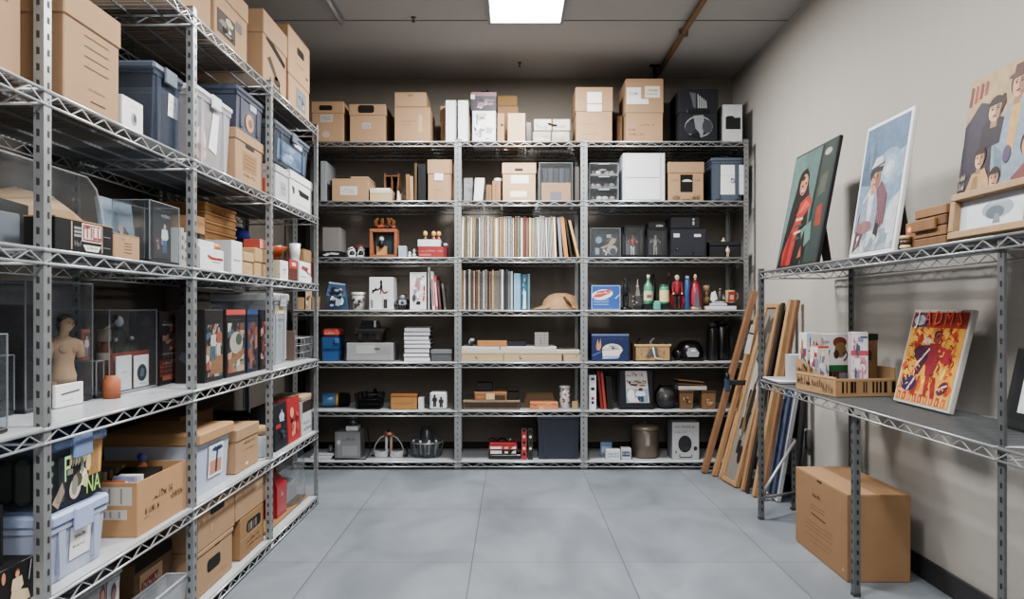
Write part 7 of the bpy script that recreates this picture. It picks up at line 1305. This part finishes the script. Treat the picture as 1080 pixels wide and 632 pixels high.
# poster 3: group of figures
def group(m):
    m.dq(0, 0, 1, 1, '#b39a74', 1); m.collage(0, .0, 1, .6, 7, ['#4a3c40', '#5d4a4a', '#3c3440', '#6d5650'], 7, 6, 1.1); m.dp([(.02, .3), (.24, .36), (.3, .78), (.12, .84), (.0, .72)], '#3a3442', 2); m.collage(.5, .5, 1, 1, 9, ['#b39a74', '#c4ab82', '#8d765a', '#a58a64'], 4, 4, 1.2)
    m.fr = (m.fr[0], m.fr[1]*.78, m.fr[2], m.fr[3])
    for i in range(4): m.dp([(.01+.055*i, .84+.012*i), (.045+.055*i, .84+.012*i), (.05+.055*i, .95), (.015+.055*i, .96)], ('#7c3230', '#93503f')[i % 2], 2.2)
    # tall man in a hat, blue shirt
    m.dp([(.38, .3), (.72, .3), (.78, .6), (.66, .78), (.46, .76), (.34, .55)], '#8799a8', 3); m.dp([(.5, .74), (.6, .76), (.57, .5), (.5, .5)], '#c9a05c', 3.3); m.dp([(.36, .56), (.46, .5), (.5, .36), (.42, .34)], '#6d7f90', 3.4)
    m.head(.55, .86, .065, .075, '#cda382', '#9c745a', '#3a2620', 3.6, '#5a3830')
    # dark haired woman turned aside
    m.dp([(.2, .55), (.42, .56), (.44, .7), (.3, .74), (.2, .68)], '#2c2430', 3.9); m.head(.33, .76, .07, .065, '#d2aa86', '#a57c5e', '#2a1c1a', 4.2); m.dp([(.26, .8), (.42, .84), (.44, .78), (.38, .72), (.4, .8)], '#2a1c1a', 5.4)
    # seated figure in tan robe
    m.dp([(.06, .1), (.34, .06), (.38, .34), (.3, .44), (.16, .42), (.08, .28)], '#b9986f', 5.6); m.dp([(.14, .14), (.26, .12), (.24, .4), (.18, .4)], '#957653', 5.8); m.head(.23, .5, .052, .056, '#cfa784', '#a07a5c', '#33221d', 6)
    # child in blue
    m.dp([(.3, .0), (.54, .0), (.55, .2), (.48, .28), (.36, .28), (.3, .16)], '#7f9ab0', 7.4); m.dl([(.42, .26), (.42, .02)], .012, '#5d7488', 7.6); m.head(.42, .36, .048, .052, '#d0a686', '#a67e62', '#33211d', 7.8)
    m.dp([(.56, .0), (.9, .0), (.88, .3), (.74, .42), (.6, .34)], '#7d4a46', 7.2); m.head(.74, .5, .07, .07, '#c59a78', '#946d54', '#2b1d1a', 8); m.de(.52, .48, .04, .05, '#5a4a6a', 7.5, 14); m.dp([(.5, .0), (.64, .0), (.62, .12), (.52, .12)], '#a34c44', 9)
    m.dp([(.8, .5), (1, .5), (1, .8), (.86, .78)], '#a59a86', 8); m.head(.9, .86, .07, .07, '#c9a080', '#97705a', '#4a3028', 8.5, '#4a3830')
    for v in range(6): m.scrib(.02, .09, .12+.055*v, .04, '#cdbfaa', v+2, 10)
panel('poster', 'large unframed poster of a crowd of figures in hats, cut by the picture edge', 'poster', (1.60, 2.74), (1.60, 2.10), .085, .615, .012, group, '#9a8468', .0, ZT, '#a8916f')
# small framed sketch in front
t = thing('framed_sketch', 'small thick oak picture frame with pale sketch in front of the crowd poster', 'picture frame', Spec(.40, .06, .16, (1.45, 2.265, ZT+.004), -PI/2)); w, h, f = .385, .148, .024; T_ = Rx(-.1)
m = MB('wood', T_)
for a in ((-w/2, w/2, 0, f), (-w/2, w/2, h-f, h), (-w/2, -w/2+f, f, h-f), (w/2-f, w/2, f, h-f)): m.box(a[0], a[1], -.025, .02, a[2], a[3], '#a8865c', b=.003)
m.build('frame', t)
m = MB('print', T_); m.box(-w/2+f, w/2-f, .0, .012, f, h-f, '#b3bac2'); m.on((-w/2+f, -.0006, f), (w-2*f, 0, 0), (0, 0, h-2*f), (0, -1, 0)); m.dq(.03, .05, .97, .95, '#c3cad2', .5); m.de(.55, .55, .22, .28, '#8d98a3', 1.5, 16); m.de(.52, .45, .13, .2, '#5d6872', 2); m.dp([(.42, .7), (.7, .72), (.66, .8), (.46, .8)], '#a3adb7', 2.2); m.dp([(.5, .12), (.6, .12), (.58, .4), (.52, .4)], '#77828c', 2.4); m.build('sketch', t)
pbox(Spec(.10, .08, .085, (1.535, 2.13, ZT), -PI/2), 'dark_wooden_block', 'dark wooden block behind the small oak frame by the post', 'block', '#6b4a2c', cls='wood')
# wooden blocks / carved box
q = Spec(.20, .10, .14, (1.53, 2.655, ZT), -PI/2); t = thing('wooden_box', 'stacked plank wooden box on the top shelf between the framed posters', 'box', q)
m = MB('wood')
for i in range(4): m.box(-.10, .10, -.05, .05, .036*i, .036*i+.034, ('#7d5830', '#8a6236', '#74502c', '#936a3c')[i], b=.003)
m.build('planks', t)
m = MB('wood'); m.box(-.10, .05, -.062, -.05, .06, .1, '#8a5f34', b=.003); m.build('front_panel', t)
t = thing('carved_figure_block', 'small wooden block with orange badge and stacked cream rings', 'carving', Spec(.09, .06, .1, (1.515, 2.808, ZT), -PI/2)); m = MB('wood'); m.box(-.04, .04, -.02, .02, 0, .105, '#8d6336', b=.004); m.build('block', t)
m = MB('paint'); m.on((-.04, -.0205, 0), (.08, 0, 0), (0, 0, .105), (0, -1, 0)); m.de(.4, .75, .3, .16, '#b5502c', 1); m.de(.4, .75, .16, .09, '#d8b48a', 2); m.build('badge', t)
m = MB('gloss')
for i in range(3): m.lathe([(.018, .006+.018*i), (.021, .012+.018*i), (.018, .02+.018*i)], ('#c9b48d', '#5a4030', '#b59a70')[i], 12, at=(-.0, -.04, 0))
m.build('rings', t)
# ---------------- lower tier
ZL = R2+.001
# fire-coloured poster on a thick canvas
def fire(m):
    m.dq(0, 0, 1, 1, '#d9a045', 1); r = random.Random(4)
    for i in range(60):
        u, v = r.uniform(.04, .96), r.uniform(.14, .86); c = r.choice(('#c9562c', '#e0b04a', '#b8402a', '#e6c25a', '#d0742f', '#a8342a')); a, b = r.uniform(.03, .09), r.uniform(.02, .06)
        m.de(u, v, a, b, c, 1.3+i*.01, 8, None, 0, 2*PI, r.uniform(-1.5, 1.5))
    m.dq(0, .83, 1, 1, '#a8402f', 2.2); m.dp([(.02, .82), (.3, .84), (.34, .98), (.03, .98)], '#4b4a66', 2.5); m.de(.14, .91, .11, .06, '#b9c0cc', 2.7)
    for a in range(9): t_ = .35+a*.28; m.dp([(.5+.34*math.cos(t_), .62+.2*math.sin(t_)), (.5+.44*math.cos(t_-.1), .62+.27*math.sin(t_-.1)), (.5+.44*math.cos(t_+.1), .62+.27*math.sin(t_+.1))], '#b8402a', 2.4)
    m.de(.55, .71, .07, .05, '#8a4038', 3); m.de(.55, .76, .07, .04, '#3c2030', 3.2); m.dp([(.44, .66), (.64, .66), (.68, .5), (.6, .3), (.48, .3), (.42, .5)], '#8f2f38', 3); m.dp([(.2, .62), (.44, .64), (.46, .5), (.34, .3), (.24, .26), (.3, .44), (.16, .52)], '#4b2440', 3.2); m.dp([(.62, .64), (.86, .6), (.9, .48), (.76, .42), (.64, .52)], '#a8323a', 3.2)
    m.dp([(.5, .3), (.58, .3), (.58, .08), (.52, .08)], '#9a3436', 3); m.dp([(.6, .3), (.68, .3), (.74, .08), (.66, .08)], '#9a3436', 3); m.dp([(.28, .26), (.4, .3), (.36, .06), (.26, .1)], '#a23a34', 3)
    m.de(.2, .2, .15, .09, '#3d2c5a', 3.4, 18); m.dl([(.2, .12), (.3, .26), (.24, .38), (.36, .5), (.46, .6)], .028, '#dccfc4', 3.8); m.de(.84, .2, .1, .06, '#5a2c4a', 3.4, 14, None, 0, 2*PI, .6); m.dl([(.74, .18), (.92, .24)], .02, '#dcc5b0', 3.8)
    m.de(.38, .68, .07, .04, '#cfb5a8', 3.5)
    for i in range(110):
        u, v = r.uniform(.05, .95), r.uniform(.13, .82)
        if math.hypot(u-.5, (v-.45)*.7) < .12: continue
        c = r.choice(('#a8342a', '#e6c25a', '#c9562c', '#8f2f30', '#e0a43c', '#6d2434')); a = r.uniform(0, 3.1); l_ = r.uniform(.02, .06)
        m.dl([(u, v), (u+l_*math.cos(a), v+l_*math.sin(a)), (u+l_*1.6*math.cos(a+.6), v+l_*1.6*math.sin(a+.6))], r.uniform(.008, .018), c, 4.2+i*.004)
    m.dq(0, 0, 1, .115, '#cfa86a', 2.4)
    for i in range(9): m.dp([(.03+.105*i, .01), (.1+.105*i, .01), (.105+.105*i, .1), (.04+.105*i, .1)], ('#c9562c', '#b8402a', '#d0742f')[i % 3], 2.8); m.dq(.055+.105*i, .02, .075+.105*i, .07, '#dcc08a', 3.2)
t = panel('canvas_print', 'thick canvas print in fiery orange with a dancing figure, on the lower shelf', 'canvas print', (1.655, 3.255), (1.645, 2.825), .095, .405, .022, fire, '#b9b6b2', .012, ZL, '#d9a045', False, ('board', 'picture'))
for k, ch in enumerate('JADMS'):
    o = txt(ch, t, .085, (-.15+.077*k, .083, .357), ('#dfe3ea', '#c9563c', '#d3573a', '#c9563c', '#d3573a')[k], sx=.95); o.rotation_euler = (PI/2-math.asin(.095/.405), 0, 0); o.location = (-.155+.078*k, .357*math.tan(math.asin(.095/.405))*.985-.006, .357)
# slatted crate with cut-outs
CRX, CRY, cw, cd, ch_ = 1.473, 3.42, .30, .36, .13
t = thing('slotted_crate', 'tan laser-cut crate with slot and letter-like cutouts on the lower shelf', 'crate', Spec(cw, cd, ch_, (CRX+cw/2+.005, CRY+cd/2, ZL), 0))
m = MB('card'); c = '#b28a5a'; e = .006
m.box(-cw/2, cw/2, -cd/2, cd/2, 0, e, c); m.box(-cw/2, cw/2, -cd/2, -cd/2+e, e, ch_*.62, c); m.box(-cw/2, cw/2, cd/2-e, cd/2, e, ch_, c); m.box(-cw/2, -cw/2+e, -cd/2+e, cd/2-e, e, ch_*.66, c); m.box(cw/2-e, cw/2, -cd/2+e, cd/2-e, e, ch_, c)
m.box(-cw/2-.002, -cw/2+e, -cd/2, cd/2, ch_*.6, ch_*.68, '#c49c6a'); m.box(-cw/2, cw/2, -cd/2-.002, -cd/2+e, ch_*.56, ch_*.63, '#c49c6a')
m.add([(-cw/2, -cd/2+.12, ch_*.66), (-cw/2, cd/2, ch_*.66), (-cw/2, cd/2, ch_*1.2), (-cw/2, cd/2-.08, ch_*1.15)], [(0, 1, 2, 3)], c)
m.on((-cw/2, -cd/2-.0008, 0), (cw, 0, 0), (0, 0, ch_), (0, -1, 0))
for u, ww in ((.1, .03), (.17, .02), (.24, .05), (.3, .03), (.45, .02), (.49, .02), (.6, .03), (.66, .03), (.72, .03), (.79, .05), (.92, .06)): m.dq(u, .13, u+ww, .52, '#2a1d12', 1)
m.on((-cw/2-.0028, cd/2, 0), (0, -cd, 0), (0, 0, ch_), (-1, 0, 0)); m.scrib(.06, .72, .25, .3, '#3a291a', 8, 1); m.scrib(.7, .92, .1, .4, '#3a291a', 11, 1); m.scrib(.05, .5, .72, .3, '#3a291a', 4, 1); m.build('body', t)
cx0, cy0 = CRX+.012, CRY+.012
FUN = ['#c9c4c0', '#a83a34', '#3d5f8f', '#d8d5d2', '#b5603c', '#7d4a3a', '#5f87b0', '#e3dfd8']
CRA = .13
def crot(x, y): return (1.478+(x-1.478)*math.cos(CRA)-(y-3.42)*math.sin(CRA), 3.42+(x-1.478)*math.sin(CRA)+(y-3.42)*math.cos(CRA))
t.location.x, t.location.y = crot(t.location.x, t.location.y); t.rotation_euler = (0, 0, CRA)
def sbox(x0, x1, y, d, z, h, name, label, col, draw, rz=CRA, sidec=None, cat='box', sidem=None):
    S = Spec(x1-x0, d, h, (*crot((x0+x1)/2, y+d/2), z), rz); return pbox(S, name, label, cat, col, draw, sidec=sidec, sidem=sidem)
zi = ZL+.009
sbox(1.490, 1.565, 3.695, .075, zi, .275, 'comic_carton', 'tall white, red and blue comic-printed carton at the far end of the crate', '#c9c6c6', lambda m: (m.art(.02, .05, .98, .95, 21, FUN, 24), m.dq(0, .85, .3, 1, '#9fc0d8', 4)), sidem=lambda m: m.art(.02, .05, .98, .95, 22, FUN, 20))
sbox(1.490, 1.545, 3.59, .075, zi, .215, 'comic_carton', 'shorter red and blue comic-printed carton in front of the tall one', '#b5483c', lambda m: m.art(.02, .05, .98, .95, 31, FUN, 20), sidem=lambda m: m.art(.02, .02, .98, .98, 33, FUN, 20))
sbox(1.573, 1.755, 3.715, .055, zi, .27, 'game_box', 'wide white board-game box with green stripe and brown emblem, in the crate', '#cfcfd2', lambda m: (m.dq(0, .3, 1, .42, '#2c6b3a', 1), m.dp([(0, .36), (.2, .42), (.24, .32), (0, .28)], '#4a8f4f', 2), m.dq(0, 0, 1, .3, '#5a3a48', 1), m.de(.25, .14, .24, .1, '#3f5f94', 2), m.scrib(.62, .95, .08, .12, '#b5b3c0', 5, 2), m.de(.56, .84, .2, .1, '#7a3a2c', 2, 16), m.de(.58, .7, .17, .14, '#7d6440', 2.4, 16), m.de(.46, .62, .08, .08, '#4a3428', 3), m.dl([(.66, .6), (.74, .68), (.8, .6), (.74, .54), (.68, .5)], .03, '#4a4038', 3), m.dl([(.05, .7), (.1, .62), (.12, .52)], .03, '#4a6a8a', 3), m.dl([(.2, .55), (.26, .7)], .05, '#2f4a86', 3), m.scrib(.06, .24, .82, .06, '#6d7a5f', 3, 3)))
sbox(1.573, 1.665, 3.62, .05, zi, .088, 'dark_game_box', 'low dark picture box lying in the middle of the crate', '#3a2f2c', lambda m: (m.dq(.45, .05, 1, .95, '#6d6a78', 1), m.art(.0, .0, .45, 1, 3, ['#3a2620', '#5f3a28', '#2a1c16', '#8d5f3c'], 8, 1)))
pb = Spec(.075, .055, .285, (*crot(1.632, 3.49), zi), -.2); pbox(pb, 'pink_white_carton', 'tall pink and white printed carton near the front of the crate', 'box', '#cfc2c9', lambda m: (m.art(.02, .02, .98, .98, 41, ['#d3cdd3', '#c98a98', '#e0dbe0', '#8a8aa8', '#b5606a', '#ded8dc', '#55587a'], 22), m.dq(0, .62, 1, .7, '#b5505c', 4), m.scrib(.1, .8, .48, .06, '#2a2c34', 6, 5), m.scrib(.1, .9, .34, .05, '#a84a58', 9, 5)), sidec='#b3a0ac')
q = Spec(.09, .09, .275, (*crot(1.716, 3.58), zi), CRA); t = thing('brown_gift_box', 'brown box with dark green lid and stamped emblem in the crate', 'box', q); m = MB('card'); m.box(-q.w/2, q.w/2, -.045, .045, 0, .245, '#8d6844', b=.002); m.front(q.w, .09, .245); m.dp([(.4, .62), (.62, .6), (.66, .76), (.5, .82)], '#55401f', 1); m.dq(.3, .0, .9, .1, '#4a2c20', 1); m.build('body', t); m = MB('card'); m.box(-q.w/2-.002, q.w/2+.002, -.047, .047, .245, .275, '#2c3f2c', b=.002); m.build('lid', t)
t = thing('white_tray', 'white flat tray on the far end of the lower shelf behind the frames', 'tray', Spec(.2, .2, .02, (1.56, 4.13, ZL), 0)); m = MB('gloss'); m.box(-.13, .10, -.11, .13, 0, .008, '#bfc2c6', b=.003); m.build('plate', t); m = MB('gloss'); m.tube([(-.13, -.11, .012), (.10, -.11, .012), (.10, .13, .012), (-.13, .13, .012)], .006, '#cfd2d5', 6, closed=True); m.build('rim', t)
pbox(Spec(.075, .06, .145, (1.545, 4.10, ZL+.0095), 0), 'white_carton', 'tall plain white carton standing on the white flat tray', 'box', '#c6c9cd', sidec='#a3a7ac')
# dark frame cut by the right edge
t = panel('framed_print', 'black framed print with white mat at the right edge, lower shelf', 'picture frame', (1.665, 2.55), (1.645, 2.1), .055, .27, .02, lambda m: (m.dq(.1, .12, .9, .88, '#d3d5d8', 1), m.dq(.22, .25, .8, .78, '#8d9298', 2)), '#1f2124', .03, ZL, '#24272b', False, ('frame', 'picture'))
# ---------------- floor: carton
q = Spec(.60, .28, .385, (1.615, 3.595, 0), -PI/2); q.loc.z = .0008
t = thing('large_cardboard_box', 'big kraft carton on the floor under the right shelf with printed lines', 'box', q); w, d, h = q.w, q.d, q.h
m = MB('card'); m.box(-w/2, w/2, -d/2, d/2, 0, h-.003, '#a37b50', b=.003); m.front(w, d, h); m.scrib(.36, .52, .74, .05, '#4a3a28', 5); m.rules(.33, .6, (.62, .58), .012, '#8a6640', 1); m.dl([(.34, .52), (.62, .5)], .014, '#3d2c1c', 1); m.rules(.2, .75, (.4, .35, .3, .22), .01, '#8d6843', 1); m.rules(.3, .7, (.16,), .01, '#8d6843', 1); m.dp([(.92, .08), (.95, .1), (.94, .14), (.91, .12)], '#b99a72', 1); m.build('body', t)
for a, bb, k in ((-d/2+.001, -.002, 0), (.002, d/2-.001, 1)):
    m = MB('card'); m.box(-w/2+.001, w/2-.001, a, bb, h-.003, h, '#b08659'); m.build('flap', t)
m = MB('card'); m.front(w, d, h); m.dp([(.45, .985), (.55, .985), (.54, .955), (.46, .955)], '#4f3a24', 1.5); m.build('tab_slot', t)
# ---------------- timber and frames leaning on the right wall
GT = 'timber lengths leaning on the right wall'
def batten(b, tp, wd, th, c, label, name='timber_batten', cls='wood'):
    """straight length from floor point b to top point tp (3-D), rectangular section"""
    A, B = Vector(b), Vector(tp); ax = (B-A).normalized(); L = (B-A).length
    yv = Vector((0, 1, 0)); yv = (yv-ax*yv.dot(ax)).normalized(); xv = yv.cross(ax)
    M = Matrix((xv, yv, ax)).transposed().to_4x4()
    m = MB(cls, M); m.box(-th/2, th/2, -wd/2, wd/2, 0, L, c, b=.003)
    zmin = min(v.z for v in m.v)
    m.v = [v-Vector((0, 0, zmin)) for v in m.v]
    o = m.build(name); o.location = A+Vector((0, 0, .001)); tag(o, label, 'timber', GT); return o
def P(px, py, Y): return ((px-CX)/F*Y, Y, EYE+(HY-py)/F*Y)
def G(px, Y): return ((px-CX)/F*Y, Y, 0)
W1, W2, W3 = '#8f6540', '#a87a48', '#b58952'
batten(G(742.5, 5.50), P(796, 308, 5.53), .05, .042, W1, 'brown timber length leaning furthest out, first beside the back shelving')
batten(G(753.5, 5.40), P(803, 322, 5.43), .045, .035, W2, 'second timber length from the back shelving, with dark clamp')
batten(G(760, 5.34), P(806, 335, 5.36), .04, .024, W3, 'thin pale timber length just right of the clamped one')
# canvas stretcher frame (C)
t = thing('stretcher_frame', 'wooden stretcher frame with a strip of grey canvas, leaning among the timber', 'frame', Spec(1, 1, 1, (1.475, 5.2, 0)))
b0, b1 = Vector(G(762.5, 5.28)), Vector(G(777.5, 5.03)); t.location = (b0+b1)/2+Vector((0, 0, .002)); lean = Vector((.315, 0, 1.235)); along = (b1-b0); Lf = along.length; al = along.normalized()
upv = lean.normalized(); nrm = al.cross(upv).normalized(); M = Matrix((al, nrm, upv)).transposed().to_4x4(); hh = lean.length; ww = .03
m = MB('wood', M)
for a in ((-Lf/2, -Lf/2+ww, 0, hh), (Lf/2-ww, Lf/2, 0, hh), (-Lf/2+ww, Lf/2-ww, 0, ww), (-Lf/2+ww, Lf/2-ww, hh-ww, hh)): m.box(a[0], a[1], -.016, .016, a[2], a[3], '#ad8350', b=.003)
zmin = min(v.z for v in m.v); sh = Vector((0, 0, -zmin)); m.v = [v+sh for v in m.v]; m.build('frame', t)
m = MB('print', M); m.box(-Lf/2+ww, Lf/2-ww, -.003, .003, ww, hh-ww, '#807b72'); m.on((-Lf/2+ww, -.0036, ww), (Lf-2*ww, 0, 0), (0, 0, hh-2*ww), (0, -1, 0)); m.art(.05, .02, .95, .98, 3, ['#807b72', '#4f4a44', '#a09a8e', '#2f2b28', '#b5ada0', '#6d5a42'], 22, .6, False); m.on((-Lf/2+ww, .0036, ww), (Lf-2*ww, 0, 0), (0, 0, hh-2*ww), (0, 1, 0)); m.art(.05, .02, .95, .98, 5, ['#807b72', '#4f4a44', '#a09a8e', '#2f2b28', '#b5ada0', '#6d5a42'], 22, .6, False); m.v = [v+sh for v in m.v]; m.build('canvas', t)
batten(G(783.5, 4.96), P(822, 322, 5.0), .04, .026, W2, 'timber length right of the canvas stretcher frame')
batten(G(787.5, 4.90), P(826, 320, 4.95), .04, .018, '#3a3129', 'dark stained timber length between two brown ones')
batten(G(796.5, 4.80), P(835, 317, 4.84), .045, .036, W3, 'pale timber length close to the corner post of the right shelf')
batten(G(803.5, 4.72), P(841, 317, 4.74), .045, .026, W1, 'last brown timber length, in front of the blue picture')
# clamp and tag
m = MB('gloss'); m.box(-.075, .085, -.012, .012, -.018, .018, '#2c3036', b=.005); m.box(-.085, -.05, -.02, .02, -.06, .03, '#2f4a66', b=.006); m.ell((-.07, -.01, .045), (.018, .018, .03), '#1f2226', 8, 6)
S = Spec(1, 1, 1, P(777, 404, 5.31)); o = solo(m, 'bar_clamp', 'dark blue and black bar clamp gripping the timber lengths', 'clamp', S)
m = MB('paint'); m.box(-.018, .018, -.002, .002, -.12, .02, '#c9c7c4'); m.box(-.014, .014, -.0025, .0025, .03, .09, '#b9b6b2'); m.box(-.014, .014, -.003, .003, .022, .032, '#26262a'); o = solo(m, 'hanging_tag', 'white paper tag with a dark band taped to the timber', 'tag', Spec(1, 1, 1, P(791.5, 356, 5.31))); o.rotation_euler = (0, .22, 0)
# white framed blue picture
t = thing('leaning_picture', 'white edged blue picture leaning on the wall behind the shelf post', 'picture', Spec(1, 1, 1, (1.69, 4.85, 0)))
b0, b1 = Vector((1.66, 4.97, 0)), Vector((1.66, 4.66, 0)); t.location = (b0+b1)/2+Vector((0, 0, .002)); lean = Vector((.125, 0, .72)); al = (b1-b0).normalized(); Lf = (b1-b0).length; upv = lean.normalized(); nrm = al.cross(upv).normalized(); M = Matrix((al, nrm, upv)).transposed().to_4x4(); hh = lean.length
m = MB('paint', M)
for a in ((-Lf/2, Lf/2, 0, .014), (-Lf/2, Lf/2, hh-.014, hh), (-Lf/2, -Lf/2+.014, .014, hh-.014), (Lf/2-.014, Lf/2, .014, hh-.014)): m.box(a[0], a[1], -.014, .014, a[2], a[3], '#b5b7bb', b=.003)
zmin = min(v.z for v in m.v); sh = Vector((0, 0, -zmin)); m.v = [v+sh for v in m.v]; m.build('frame', t)
m = MB('print', M); m.box(-Lf/2+.014, Lf/2-.014, -.006, .006, .014, hh-.014, '#56627f'); sd = -1
for sd in (-1, 1): m.on((-Lf/2+.014, sd*.0066, .014), (Lf-.028, 0, 0), (0, 0, hh-.028), (0, sd, 0)); m.art(.1, .1, .9, .9, 3, ['#56627f', '#5f6d8d', '#4c5672', '#6b7a9a'], 9, .5, False); m.de(.4, .92, .15, .05, '#8fb0cc', 3)
m.v = [v+sh for v in m.v]; m.build('picture', t)
for i, (y0, y1, x, hh, c, lb) in enumerate(((4.62, 4.56, 1.72, .74, '#2b2a2c', 'dark panel standing against the wall right of the blue picture'), (5.15, 5.0, 1.72, .95, '#3a342f', 'tall dark board behind the timber lengths against the wall'))):
    m = MB('paint'); m.add([(x, y0, 0), (x, y1, 0), (x+.016, y1, 0), (x+.016, y0, 0), (x+.07, y0, hh), (x+.07, y1, hh), (x+.086, y1, hh), (x+.086, y0, hh)], [(0, 1, 5, 4), (1, 2, 6, 5), (2, 3, 7, 6), (3, 0, 4, 7), (4, 5, 6, 7), (3, 2, 1, 0)], c); m.v = [v-Vector((x, y0, 0)) for v in m.v]; solo(m, 'dark_board', lb, 'board', Spec(1, 1, 1, (x, y0, .0)))
